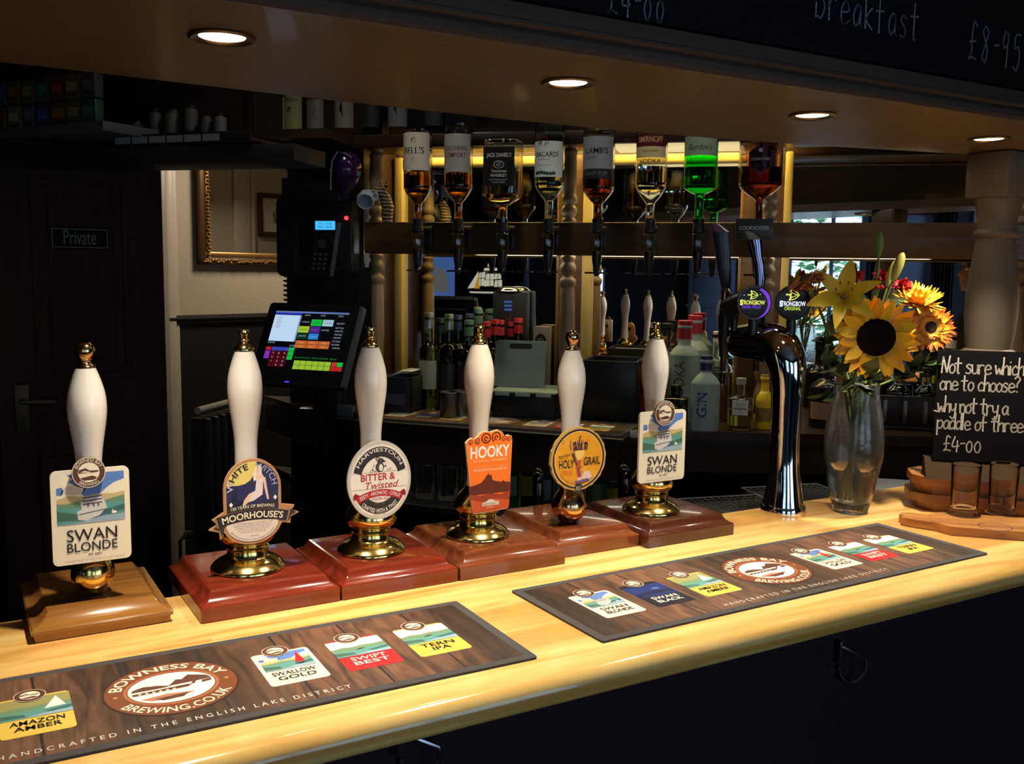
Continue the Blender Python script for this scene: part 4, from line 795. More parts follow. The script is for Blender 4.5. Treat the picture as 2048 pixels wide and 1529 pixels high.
# two dispensing taps on the bar side of the head
def tap(px, tip, hmat, lens):
    a = Vector(tip); mb = MB()
    rel = lambda z: Vector((a.x-FX, a.y-FY, z-1.1))
    mb.lathe([(0, 0), (.0065, 0), (.0075, .03), (.010, .035), (.0115, .06), (.0135, .075), (.0150, .10), (.0155, .125), (.0135, .132), (.0130, .15), (.0, .15)], BLACKP, 20, rel(a.z)); p = mb.build('tap', t, angle=50)
    mb = MB(); mb.lathe([(0, .148), (.0115, .148), (.0115, .178), (.014, .182), (.009, .188), (0, .188)], CHROME, 20, rel(a.z)); mb.tube([rel(a.z+.115), Vector((0, .165, .359))], .012, CHROME, 16); mb.build('tap_collar', p)
    return p, rel(a.z+.186)
def lever(p, base, pts, hm, cm):
    mb = MB(); o = Vector(base)
    ring = lambda c, w, d: [Vector(c)+Vector((w*u*.8, -w*u*.6, 0))+Vector((d*v*.6, d*v*.8, 0)) for u, v in ((-1, -.6), (-.6, -1), (.6, -1), (1, -.6), (1, .6), (.6, 1), (-.6, 1), (-1, .6))]
    mb.loft([ring(o+Vector(c), w, d) for c, w, d in pts], hm); mb.build('tap_handle', p, angle=50)
    c, w, d = pts[-1]; mb = MB(); mb.loft([ring(o+Vector(c)+Vector((0, 0, .0005)), w*1.02, d*1.02), ring(o+Vector(c)+Vector((-.012, .010, .018)), w*.55, d*.8)], cm); mb.build('handle_cap', p)
TIP = (1.5317, 1.655, 1.3935)
p, b = tap(0, TIP, BLACKP, 0)
lever(p, b, [((0, 0, -.004), .008, .007), ((-.002, .001, .018), .0125, .009), ((-.006, .004, .05), .0155, .011), ((-.010, .008, .10), .0175, .011), ((-.014, .01, .128), .0185, .011)], mat('tap handle indigo', (.012, .010, .026), .3), mat('tap cap violet', (.11, .035, .12), .3))
TIP2 = (1.5802, 1.6, 1.3968)
p, b = tap(0, TIP2, CHROME, 0)
lever(p, b, [((0, 0, -.004), .008, .007), ((.002, .001, .02), .011, .009), ((0, .004, .05), .011, .009), ((-.006, .008, .075), .0125, .010), ((-.012, .012, .108), .0160, .011)], mat('smoked chrome', (.20, .19, .30), .12, 1), mat('tap cap grey', (.10, .11, .10), .3))

# ------------------------------------------------------------------ vase of flowers
VX, VY = (1.6954, 1.414, 1.1)[:2]
t = thing('vase', 'tall crackled glass vase half full of water holding the bouquet', 'vase', (VX, VY, 1.1))
vp = smooth([(.0, 0), (.0335, 0), (.0365, .004), (.039, .012), (.0465, .04), (.0545, .085), (.0625, .125), (.0620, .165), (.0575, .205), (.0500, .245), (.0470, .268), (.0482, .282)], 3)
inn = [(max(r-.0035, 0), z) for r, z in vp if z > .014]
VG = mat('crackle glass', (.95, .96, .94), .13, trans=.97, ior=1.35); bumpy(VG, 95, .35, .001, voronoi=True)
mb = MB(); mb.lathe(vp+[(.0460, .2835)]+inn[::-1]+[(0, .015)], VG, 56); mb.build('glass', t, angle=70)
wi = [(max(r-.0042, 0), z) for r, z in vp if .0155 < z < .106]
mb = MB(); mb.lathe([(0, .0158)]+wi+[(0, wi[-1][1])], glass('vase water', (.93, .95, .88), 0, 1.25), 48); mb.build('water', t, angle=70)

CAMV = Vector((0, 0, 1.61))
def facing(pos, d): return Matrix.Translation(pos) @ Vector(d).normalized().to_track_quat('Z', 'Y').to_matrix().to_4x4()
def stem(mb, pos, back, spread, m, r=.0032, deep=.03):
    p0 = Vector(pos); nk = Vector((VX+.024*math.cos(spread), VY+.024*math.sin(spread), 1.372)); bt = Vector((VX-.020*math.cos(spread), VY-.020*math.sin(spread), 1.1+deep))
    p1 = p0 + Vector(back)*.05; ctl = [p0, p1, p1.lerp(nk, .55)+Vector((0, 0, -.004)), nk, nk.lerp(bt, .5), bt]; S_ = []
    for k in range(len(ctl)-1):
        q0, q1, q2, q3 = ctl[max(k-1, 0)], ctl[k], ctl[k+1], ctl[min(k+2, len(ctl)-1)]
        for q in range(5):
            u = q/5; S_.append(.5*(2*q1+(q2-q0)*u+(2*q0-5*q1+4*q2-q3)*u*u+(3*q1-q0-3*q2+q3)*u**3))
    mb.tube([(v-p0) for v in S_+[bt]], r, m, 8)
PET = [mat('sunflower petal', (.92, .42, .008), .5), mat('sunflower petal light', (.95, .52, .012), .5), mat('sunflower petal deep', (.84, .36, .006), .5)]
DISC = bumpy(mat('sunflower disc', (.014, .006, .004), .95, spec=.1), 700, 1, .002)
def flower(name, label, cat, pos, d, spread, stem_m=None, stem_r=.0032, group='cut flowers in the vase'):
    t = thing(name, label, cat, pos, 0, group); mb = MB(); stem(mb, pos, -Vector(d).normalized(), spread, stem_m or STEMG, stem_r); mb.build('stem', t, angle=70); return t, facing((0, 0, 0), d)
# sunflower
pos = (1.6504, 1.335, 1.4886); dv = (-.62, -.76, -.06)
t, M = flower('sunflower', 'big sunflower with dark brown disc at the front of the vase', 'flower', pos, dv, -1.0, None, .0048)
mb = MB(); mb.lathe(smooth([(0, .010), (.018, .0115), (.030, .011), (.037, .007), (.039, .0), (.034, -.008), (0, -.012)], 3), DISC, 48, M=M)
for k in range(420):
    a = k*2.39996; r = .0365*math.sqrt(k/420); mb.lathe([(.0013, 0), (.0009, .0022), (0, .003)], DISC, 5, (M @ Vector((r*math.cos(a), r*math.sin(a), .0105-(r/.04)**4*.004))), M=M)
mb.build('seed_disc', t, angle=50)
mb = MB()
for row, (n_, L_, w_, cu, zz) in enumerate(((20, .052, .027, .28, .001), (20, .056, .026, .10, -.002), (17, .055, .024, -.15, -.005))):
    for k in range(n_):
        a = 2*math.pi*(k+.33*row)/n_+rnd.uniform(-.07, .07)
        Q = M @ Matrix.Rotation(a, 4, 'Z') @ Matrix.Translation((.032, 0, zz)) @ Matrix.Rotation(rnd.uniform(-.28, .22), 4, 'Y') @ Matrix.Rotation(rnd.uniform(-.35, .35), 4, 'X')
        mb.petal(Q, L_*rnd.uniform(.82, 1.10), w_*rnd.uniform(.8, 1.1), PET[(k+row) % 3 if k % 4 else 1], cu+rnd.uniform(-.35, .35), .22, .80, 8)
mb.build('petals', t, angle=60)
mb = MB()
for k in range(14): mb.petal(M @ Matrix.Rotation(k*.449, 4, 'Z') @ Matrix.Translation((.018, 0, -.010)), .035, .014, LEAF2, -.4, .1)
mb.build('sepals', t)
# gerberas
OT, OY, OB = mat('gerbera orange tip', (.80, .17, .012), .5), mat('gerbera yellow base', (.88, .42, .03), .5), mat('gerbera burnt orange', (.46, .12, .03), .55)
def gerbera(label, pos, d, spread, rad, m1, m2, eye, n_=26, flat_=.2):
    t, M = flower('gerbera', label, 'flower', pos, d, spread)
    mb = MB(); mb.lathe(smooth([(0, .004), (.006, .006), (.011, .006), (.0135, .003), (.012, -.004), (0, -.010)], 2), eye, 24, M=M)
    for k in range(60):
        a = k*2.39996; r = .0125*math.sqrt(k/60); mb.lathe([(.0011, 0), (.0007, .003), (0, .0035)], eye, 5, M @ Vector((r*math.cos(a), r*math.sin(a), .0045)), M=M)
    mb.build('eye', t)
    mb = MB()
    for row, (q, zz, tl) in enumerate(((1, 0, .10), (.95, -.002, 0), (.9, -.004, -.12), (.42, .003, -.35))):
        for k in range(n_):
            a = 2*math.pi*(k+.4*row)/n_+rnd.uniform(-.05, .05)
            Q = M @ Matrix.Rotation(a, 4, 'Z') @ Matrix.Translation((.010, 0, zz)) @ Matrix.Rotation(tl*flat_*3+rnd.uniform(-.12, .10), 4, 'Y')
            mb.petal(Q, (rad-.010)*q*rnd.uniform(.9, 1.05), .0150, m2, flat_*rnd.uniform(.2, 1.8),   .2, .50, 6, m2=m1, split=.60)
    mb.build('petals', t, angle=60); return t
gerbera('orange and yellow gerbera with dark eye at the right of the bouquet', (1.8906, 1.385, 1.5022), (-.62, -.74, .12), .2, .056, OT, OY, mat('gerbera dark eye', (.05, .02, .012), .8), 24)
gerbera('bright yellow bloom facing upward at the top right of the bouquet, under the downlight', (1.8622, 1.4, 1.5627), (-.25, -.42, .88), .6, .060, PET[1], OY, PET[1], 17, .7)
gerbera('burnt orange gerbera seen from its side at the left of the bouquet', (1.5531, 1.44, 1.6039), (-.48, .18, .86), 3.2, .046, OB, OB, mat('gerbera brown eye', (.12, .05, .02), .8), 22, -.25)
# lily and buds
LY, LY2 = mat('lily yellow', (.68, .46, .015), .45), mat('lily throat', (.46, .36, .04), .5)
pos = (1.5932, 1.375, 1.5766); t, M = flower('lily', 'open yellow lily with six pointed petals left of the sunflower', 'flower', pos, (-.68, -.62, .30), 2.6)
mb = MB()
for k in range(6):
    a = 2*math.pi*k/6+.35; Q = M @ Matrix.Rotation(a, 4, 'Z') @ Matrix.Translation((.006, 0, -.025)) @ Matrix.Rotation(-1.0 if k % 2 else -.95, 4, 'Y')
    mb.petal(Q, .080, .034 if k % 2 else .027, LY, -1.15-.2*(k % 2), .25, .9, 10)
mb.build('petals', t, angle=70)
mb = MB()
for k in range(6):
    a = 2*math.pi*k/6; e = M @ Vector((.016*math.cos(a), .016*math.sin(a), .030)); mb.tube([M @ Vector((0, 0, -.015)), M @ Vector((.005*math.cos(a), .005*math.sin(a), .010)), e], .0009, LY2, 5); mb.lathe([(0, -.0045), (.0016, -.003), (.0016, .003), (0, .0045)], mat('anther brown', (.16, .06, .02), .7), 6, e, M=M @ Matrix.Rotation(1.4, 4, 'X'))
mb.build('stamens', t)
for lab, p_, d_, L_, w_, m_ in (('slim green lily bud standing highest in the bouquet', (1.7487, 1.42, 1.6573), (.02, .0, 1), .050, .0085, mat('bud green', (.16, .25, .055), .5)), ('yellow green lily bud leaning right at the top of the bouquet', (1.7624, 1.39, 1.6062), (.30, -.12, .95), .062, .0105, mat('bud yellow', (.46, .44, .09), .5)), ('pale yellow lily bud behind the leaning bud', (1.7835, 1.42, 1.5929), (.36, -.02, .93), .060, .0095, mat('bud yellow', (.46, .44, .09), .5))):
    t, M = flower('lily_bud', lab, 'flower bud', p_, d_, rnd.uniform(.8, 2.2), None, .0022)
    mb = MB(); mb.lathe(smooth([(0, -.004), (w_*.5, 0), (w_*.85, L_*.25), (w_, L_*.55), (w_*.8, L_*.82), (w_*.35, L_*.97), (0, L_)], 3), m_, 12, M=M); mb.build('bud', t, angle=80)
# red carnations
CR = mat('carnation red', (.50, .016, .022), .55)
for lab, p_, rad in (('red carnation behind the yellow lily', (1.6776, 1.425, 1.6135), .027), ('red carnation at the middle top, between lily and buds', (1.8042, 1.455, 1.61), .022), ('red carnation right of the leaning buds', (1.8512, 1.435, 1.5895), .025)):
    t, M = flower('carnation', lab, 'flower', p_, (-.4, -.5, .76), rnd.uniform(1, 3), None, .0024)
    mb = MB()
    for k in range(46):
        a = rnd.uniform(0, 6.28); el = rnd.uniform(-1.35, .15); Q = M @ Matrix.Rotation(a, 4, 'Z') @ Matrix.Rotation(el, 4, 'Y'); mb.petal(Q, rad*rnd.uniform(.8, 1.05), rad*.7, CR, rnd.uniform(-.6, .8), rnd.uniform(-.3, .4), .35, 4, twist=rnd.uniform(-.4, .4))
    mb.build('petals', t); mb = MB(); mb.lathe([(0, -.03), (.006, -.028), (.008, -.012), (.006, 0), (0, 0)], LEAF2, 10, M=M); mb.build('calyx', t)
t, M = flower('berry_sprig', 'small red berries beside the lily', 'berries', (1.7149, 1.395, 1.5994), (-.1, -.2, .97), 1.9, None, .0016); mb = MB()
for k in range(7): mb.lathe([(0, -.005), (.0045, -.002), (.005, .001), (.003, .0045), (0, .005)], CR, 10, (rnd.uniform(-.012, .012), rnd.uniform(-.012, .012), rnd.uniform(-.012, .012)))
mb.build('berries', t)
# foliage sprigs
LV2 = mat('deep green leaf', (.022, .038, .014), .5)  # darkest of the leaf greens, picked at random per leaf
for lab, p_, d_, lv in (('leafy dark sprig below the lily at the left of the bouquet', (1.6047, 1.42, 1.4682), (-.25, -.1, .95), 9), ('broad dark leaves hanging over the vase mouth', (1.6436, 1.37, 1.3973), (.1, -.5, .35), 9), ('leafy green sprig under the orange gerbera', (1.888, 1.41, 1.4106), (.85, -.15, .35), 9), ('leafy sprig filling the middle of the bouquet', (1.7759, 1.45, 1.5393), (.05, .1, 1), 12), ('dark leaves behind the burnt orange gerbera stem', (1.6724, 1.46, 1.518), (-.2, .1, .95), 9)):
    pos = Vector(p_); d = Vector(d_).normalized(); t = thing('foliage_sprig', lab, 'foliage', pos, 0, 'greenery in the bouquet'); mb = MB(); stem(mb, pos, -d, rnd.uniform(0, 6.28), STEMG, .0026); mb.build('stem', t, angle=70)
    mb = MB()
    for k in range(lv):
        o = -d*(.10*k/lv-.02)+Vector((rnd.uniform(-.01, .01), rnd.uniform(-.01, .01), 0)); q = (d*.35+Vector((rnd.uniform(-1, 1), rnd.uniform(-1, .3), rnd.uniform(-.5, .5)))).normalized()
        Q = Matrix.Translation(o) @ q.to_track_quat('X', 'Z').to_matrix().to_4x4() @ Matrix.Rotation(rnd.uniform(-.9, .9), 4, 'X'); mb.petal(Q, rnd.uniform(.045, .075), rnd.uniform(.022, .036), rnd.choice((LEAF, LV2, LV2, LEAF2) if 'orange gerbera' in lab and 'under' in lab else (LEAF, LV2)), rnd.uniform(-.2, .8), .2, .75, 6)
    mb.build('leaves', t, angle=70)

# ------------------------------------------------------------------ tasting paddles, glasses, chalk sign (set at the angle of the back bar)
def paddle_mesh(t, w, d, th, holes, m=PADDLE):
    ol = [(0, .030), (.030, 0), (w-.03, 0), (w, .03), (w, d-.03), (w-.03, d), (.03, d), (0, d-.03)]
    mb = MB(); mb.prism(ol, 0, th, m); mb.build('board', t, angle=20)
    for hx, hy in holes: mb = MB(); mb.lathe([(.029, 0), (.0305, .0006), (.032, 0)], mat('routed edge', (.10, .045, .018), .6), 36, (hx, hy, th)); mb.build('glass_recess', t)
SK0 = (0.3362, 2.2716, 1.1)
sb0, sn0 = SK0[0]+.005, SK0[1]-.028
for k in range(4):
    l = ('bottom wooden tasting paddle of the stack under the chalk sign', 'second wooden tasting paddle from the bottom of the stack', 'third wooden tasting paddle from the bottom of the stack', 'top wooden tasting paddle of the stack, the chalk sign stands on it')[k]
    t = thing('tasting_paddle', l, 'paddle', BN(sb0+(.016, -.004, .010, 0)[k], sn0+(.010, .002, .008, 0)[k], 1.1+.0192*k), TH+(.01, -.012, .006, 0)[k], 'stacked tasting paddles')
    paddle_mesh(t, .42, .135, .019, ((.045, .068),) if k == 3 else (), wood('acacia paddle %d' % k, *[tuple(c*(.8, .62, .9, 1)[k] for c in q) for q in ((.50, .23, .07), (.38, .16, .045), (.24, .09, .025))], (3, 40, 40), .38, .15))
FP = (0.39, 2.0472, 1.1)
t = thing('tasting_paddle', 'wooden tasting paddle on the counter holding two empty glasses', 'paddle', BN(FP[0]-.032, FP[1], 1.1), TH)
GP = [(0.4322, 2.1714, 1.118), (0.513, 2.2058, 1.118)]
paddle_mesh(t, .44, .125, .018, [(q[0]-FP[0]+.032, q[1]-FP[1]) for q in GP]+[(.115, .028), (.215, .028)])
mb = MB(); mb.prism([(0, .03), (.0, .095), (-.03, .105), (-.052, .098), (-.058, .085), (-.050, .072), (-.058, .058), (-.046, .048), (-.03, .040)], .001, .017, PADDLE); mb.build('handle', t, angle=20)
proto = None
for q, l in zip(GP, ('empty straight tasting glass on the paddle, left one', 'empty straight tasting glass on the paddle, right one')):
    if proto: copy_thing(proto, BN(q[0], q[1], 1.1185), 0, l); continue
    t = thing('tasting_glass', l, 'glass', BN(q[0], q[1], 1.1185), 0, 'tasting glasses'); proto = t
    TG = glass('tumbler glass', (1, .99, .98), 0, 1.22)
    mb = MB(); mb.lathe([(0, 0), (.0245, 0), (.0260, .002), (.0262, .006), (.0295, .100), (.0298, .1045), (.0290, .1055), (.0280, .1045), (.0245, .014), (.0235, .012), (0, .0115)], TG, 48); mb.build('body', t, angle=50)
t = thing('chalk_sign', 'small black chalk sign about paddles of three in a wooden holder', 'sign', BN(*(0.3853, 2.27, 1.2146)), TH)
mb = MB(); mb.prism(rounded(0, -.002, .232, .240, .004, 2), 0, .006, BLACKBOARD, lambda x, y, h: Vector((x-.004, y*.09+h, y))); mb.build('board', t, angle=20)
A = Art(lambda x, y, l: Vector((x-.004, y*.09-.0002-l*LIFT, y))); CW = mat('white chalk pen', (.66, .62, .56), .7)
chalk(A, 'Not sure which', .010, .190, .0255, CW, .0032, .80, 0, 1.0); chalk(A, 'one to choose?', .008, .153, .0245, CW, .0032, .80, 0, 1.0); chalk(A, 'why not try a', .006, .104, .0245, CW, .0032, .76, 0, .98); chalk(A, 'paddle of three', .006, .067, .0245, CW, .0032, .83, 0, 1); chalk(A, '£4-00', .022, .019, .0245, CW, .0028, 1.1, 0, 1.1)
A.line([(-.0015, .106), (.010, .104)], .003, CW, 1); A.build('lettering', t)
mb = MB(); mb.prism([(-.022, -.036), (.04, -.036), (.04, .006), (.016, .006)], -.02, .245, mat('holder brown', (.05, .032, .019), .8, spec=.05), lambda x, y, h: Vector((h, x-.008, y-.004))); mb.build('holder', t, angle=20)
# drinks tray end and cola font behind the vase
P_ = (2.013, 1.6, 1.0475); t = thing('cola_dispenser', 'dark sloped dispenser head with round red white blue badge behind the vase', 'dispenser', (P_[0]+.02, P_[1]+.02, P_[2]), TH)
mb = MB(); mb.prism([(0, 0), (.10, 0), (.10, .05), (.04, .062), (0, .022)], -.09, .09, mat('navy black plastic', (.012, .014, .026), .25), lambda x, y, h: Vector((h, x-.03, y-.01))); mb.build('housing', t, angle=20)
hp_ = P_[2]-.012-.8765; mb = MB(); mb.box((0, .03, -.011-hp_/2), (.12, .08, hp_), BLACKM); mb.build('pedestal', t)
ux = Vector((1, 0, 0)); uy = Vector((0, .04, .04)).normalized(); un = Vector((0, -.04, .04)).normalized()
A = Art(flatmap(Vector((-.045, -.012, .0305)), ux, uy, un)); rr = .024
A.ell(0, 0, rr, rr, WHITE, 2, 36); A.poly([(rr*.93*math.cos(R(a)), rr*.93*math.sin(R(a))) for a in range(25, 186, 8)]+[(-.01, .003), (.004, .007)], RED, 3); A.poly([(rr*.93*math.cos(R(a)), rr*.93*math.sin(R(a))) for a in range(205, 366, 8)]+[(.010, -.003), (-.004, -.007)], NAVY, 3); A.build('badge', t)

# ------------------------------------------------------------------ back bar: counter, gantry, mirrors
def bx(name, parent, b0, b1, n0, n1, z0, z1, m, bev=0):
    mb = MB(); mb.box(((b0+b1)/2, (n0+n1)/2, (z0+z1)/2), (b1-b0, n1-n0, z1-z0), m, bev); return mb.build(name, parent)
ZB = 1.126
t = thing('back_counter', 'dark wood back counter with open shelves below the gantry', 'counter', (0, 0, 0), TH)
top = [(-1.83, 3.33), (-1.40, 2.965), (-1.275, 2.915), (-.375, 2.818), (-.335, 2.99), (.55, 3.17), (1.4, 3.34), (1.4, 3.53), (-1.30, 3.53), (-1.30, 3.2), (-1.66, 3.2), (-1.66, 3.34)]
mb = MB(); mb.prism(top, ZB-.032, ZB, DARKOAK); mb.build('worktop', t, angle=20)
edge = mat('pale worktop edge', (.20, .17, .10), .4); mb = MB(); mb.tube([(-1.40, 2.962, ZB-.004), (-1.275, 2.912, ZB-.004), (-.377, 2.815, ZB-.004)], .0035, edge, 6); mb.build('edging', t)
ap = [(-1.82, 3.345), (-1.39, 2.985), (-1.275, 2.935), (-.39, 2.838), (-.35, 3.01), (.55, 3.19), (1.4, 3.36)]
for (x0, y0), (x1, y1) in zip(ap, ap[1:]):
    mb = MB(); d = Vector((x1-x0, y1-y0, 0)); L_ = d.length; mid = Vector(((x0+x1)/2, (y0+y1)/2, 1.045)); mb.box(mid, (L_, .025, .10), DARKOAK, .002, Matrix.Rotation(math.atan2(d.y, d.x), 3, 'Z'))
    mb.build('apron', t, flat=True); mb = MB(); mb.box(mid-Vector((0, 0, .80)), (L_, .025, .49), DARKOAK, .002, Matrix.Rotation(math.atan2(d.y, d.x), 3, 'Z')); mb.build('lower_panel', t, flat=True)
mb = MB(); mb.prism([(x, y+.005) for x, y in ap]+[(1.4, 3.5), (-1.3, 3.5), (-1.31, 3.19), (-1.66, 3.19), (-1.66, 3.34)], .830, .850, DARKOAK); mb.build('shelf', t, flat=True)
for b, n0 in ((-1.275, 2.95), (-.385, 2.86), (.10, 3.12), (.62, 3.24), (1.39, 3.38)): bx('divider', t, b-.012, b+.012, n0, 3.18 if b < -1.3 else 3.5, 0, 1.094, DARKOAK)
bx('back_panel', t, -1.28, 1.4, 3.49, 3.52, 0, 1.094, BLACKM)
# fridge light over the bottles
t = thing('shelf_light', 'small strip light under the back counter over the shelved bottles', 'light', BN(-.82, 3.00, 1.080), TH-.10)
mb = MB(); mb.box((0, 0, 0), (.80, .02, .016), mat('cool tube', (0, 0, 0), .5, emit=(.75, 1, .95), es=14), .004); mb.build('tube', t)

t = thing('gantry', 'wooden back bar gantry with optics rail, turned spindles and top shelf', 'gantry', (0, 0, 0), TH)
bx('optics_rail', t, -1.345, 1.35, 3.16, 3.20, 1.668, 1.776, DARKPIL, .004)
bx('top_shelf', t, -1.72, 1.35, 3.14, 3.37, 2.030, 2.058, DARKOAK, .003); bx('slot_cover', t, -1.30, 1.35, 3.345, 3.37, 2.058, 2.12, DARKOAK); bx('slot_top', t, -1.30, 1.35, 3.345, 3.53, 2.108, 2.12, DARKOAK); bx('shelf_lip', t, -1.70, 1.35, 3.115, 3.14, 2.022, 2.066, DARKOAK, .004)
bx('side_beam', t, (-2.951, 2.7, 1.9596)[0], (-1.3738, 2.7, 1.9364)[0], 2.70, 2.92, (-1.6391, 2.7, 1.9342)[2], (-1.6379, 2.7, 1.9853)[2], BLACKM, .003); bx('side_tie', t, -1.70, (-1.3738, 2.7, 1.9364)[0]+.01, 2.9, 3.14, 2.030, 2.058, DARKOAK)
SPIN = smooth([(0, 0), (.026, 0), (.026, .03), (.017, .035), (.015, .05), (.023, .075), (.025, .10), (.018, .125), (.016, .14), (.022, .16), (.026, .20), (.027, .25), (.0265, .33), (.024, .42), (.0225, .435), (.0275, .447), (.0275, .462), (.018, .470), (.017, .478), (.026, .492), (.0265, .508), (.020, .520), (.024, .53), (.024, .542), (0, .542)], 2)
SPIN2 = smooth([(0, 0), (.024, 0), (.024, .012), (.017, .02), (.026, .034), (.026, .05), (.018, .06), (.026, .07), (.027, .085), (.022, .10), (.024, .16), (.022, .22), (.026, .235), (.017, .245), (.024, .254), (0, .254)], 2)
UB = [(-1.3254, 3.22, 1.5767)[0], (-0.6345, 3.22, 1.5873)[0], (0.0125, 3.22, 1.5973)[0], (0.749, 3.22, 1.6087)[0]]
for b in UB:
    mb = MB(); mb.lathe(SPIN, PALEOAK, 24, (b, 3.225, ZB)); mb.lathe(SPIN2, PALEOAK, 24, (b, 3.225, 1.776)); mb.build('spindle', t, angle=70)
PIL = [((-1.5062, 3.46, 1.5727)[0], (-1.3531, 3.46, 1.5751)[0], (-1.3209, 3.46, 1.5756)[0]), ((-0.7169, 3.46, 1.5849)[0], (-0.6322, 3.46, 1.5862)[0], (-0.5976, 3.46, 1.5867)[0]), ((-0.07034, 3.46, 1.5949)[0], (0.06154, 3.46, 1.5969)[0], (0.08794, 3.46, 1.5973)[0]), ((0.7574, 3.46, 1.6076)[0], (0.821, 3.46, 1.6086)[0], (0.8386, 3.46, 1.6089)[0])]
for a, b, c in PIL:
    bx('pilaster', t, a, b, 3.475, 3.53, ZB, 2.03, DARKPIL, .003); bx('mirror_bead', t, b, c, 3.465, 3.53, ZB, 2.03, mat('pale bead', (.62, .46, .13), .45), .006); bx('mirror_bead', t, a-.012, a, 3.48, 3.53, ZB, 2.03, GANTRY, .003)
for a, b in ((PIL[0][2], PIL[1][0]-.012), (PIL[1][2], PIL[2][0]-.012)): bx('header_bead', t, a+.001, b-.001, 3.468, 3.499, 1.998, 2.029, mat('pale bead'), .006)
ends = [(PIL[0][2], PIL[1][0]-.012), (PIL[1][2], PIL[2][0]-.012), (PIL[2][2], PIL[3][0]-.012)]
for (a, b), l in zip(ends, ('left back bar mirror panel behind the wine bottles', 'middle back bar mirror panel behind the frosted bottles', 'right back bar mirror panel behind the flowers, showing the window')):
    o = bx('back_bar_mirror', None, a, b, 3.500, 3.528, ZB+.001, 2.028, MIRROR); o.rotation_euler.z = TH; tag(o, l, 'mirror', 'back bar mirror panels')
t = thing('strip_light', 'warm strip light hidden in the slot at the back of the gantry shelf', 'light', BN(-.61, 3.435, 2.086), TH)
mb = MB(); mb.box((0, 0, 0), (1.30, .024, .016), mat('warm tube', (0, 0, 0), .5, emit=(1, .72, .22), es=60), .006); mb.build('tube', t); mb = MB(); mb.box((0, 0, .014), (1.34, .05, .010), TRIMW); mb.build('housing', t)
t = thing('rail_strip_light', 'thin strip light clipped behind the optics rail, shining on the back counter', 'light', BN(-.27, 3.214, 1.684), TH)
mb = MB(); mb.box((0, 0, 0), (1.70, .012, .010), mat('rail tube', (0, 0, 0), .5, emit=(1, .95, .74), es=14), .003); mb.build('tube', t); mb = MB(); mb.box((0, -.010, .003), (1.72, .008, .022), TRIMW); mb.build('channel', t)
t = thing('glow_panel', 'added glowing panel under the gantry shelf, standing in for a lit band', 'light', BN(((-0.4882, 3.3, 2.0237)[0]+(-0.08692, 3.3, 2.0168)[0])/2, 3.27, 2.024), TH)
mb = MB(); mb.box((0, 0, .0), (.40, .16, .010), mat('panel glow', (.3, .3, .3), .5, emit=(1, .80, .36), es=.75), .003); mb.build('glow_plate', t)  # made-up glow for the pale lit band below the shelf

bar_mat('printed bar mat on the dark back counter below the gantry', (1.1599, 2.9758, ZB), -.8849)

# ------------------------------------------------------------------ bottles
def shell(prof, th=.003):
    inner = [(max(r-th, .003), z) for r, z in prof if r > 0 and z > th]
    return prof+inner[::-1]+[(0, inner[0][1])]
def shape(r, h, nr, sh, nk, br=.006):
    # r radius, h height, nr neck radius, sh shoulder start, nk neck start (fractions of h)
    s, k = sh*h, nk*h
    return [(0, .004), (r*.6, .003), (r-br, 0), (r-.001, br*.6), (r, br*1.6), (r, s-.004), (r*.992, s), (r*.95, s+(k-s)*.22), (nr+(r-nr)*.62, s+(k-s)*.52), (nr+(r-nr)*.22, s+(k-s)*.82), (nr, k), (nr, h-.012), (nr+.0025, h-.011), (nr+.0025, h-.002), (nr-.002, h)]
def sqr(p):
    return lambda a: (abs(math.cos(a))**p+abs(math.sin(a))**p)**(-1/p)
def lathe2(mb, prof, m, seg, M, sq):
    if not sq: return mb.lathe(prof, m, seg, M=M)
    k = sqr(sq); R0 = max(r for r, z in prof)
    i = mb.mi(m); rings = []
    for r, z in prof:
        if r < 1e-6: rings.append([mb.bm.verts.new((M or Matrix()) @ Vector((0, 0, z)))]); continue
        e = min(1, max(0, (r/R0-.45)/.45)); rings.append([mb.bm.verts.new((M or Matrix()) @ Vector((r*(1+(k(a)-1)*e)*math.cos(a), r*(1+(k(a)-1)*e)*math.sin(a), z))) for a in [2*math.pi*j/seg for j in range(seg)]])
    for a, b in zip(rings, rings[1:]):
        for j in range(seg):
            q = [a[j % len(a)], a[(j+1) % len(a)], b[(j+1) % len(b)], b[j % len(b)]]; q = [v for n, v in enumerate(q) if v not in q[:n]]
            if len(q) > 2: mb.bm.faces.new(q).material_index = i
def clipz(prof, z0, z1, d):
    pts = [(max(r-d, .001), z) for r, z in prof if r > 0]; out = []
    def at(z):
        for (r0, a), (r1, b) in zip(pts, pts[1:]):
            if a <= z <= b and b > a: return r0+(r1-r0)*(z-a)/(b-a)
        return pts[-1][0]
    return [(0, z0), (at(z0), z0)]+[(r, z) for r, z in pts if z0 < z < z1]+[(at(z1), z1), (0, z1)]
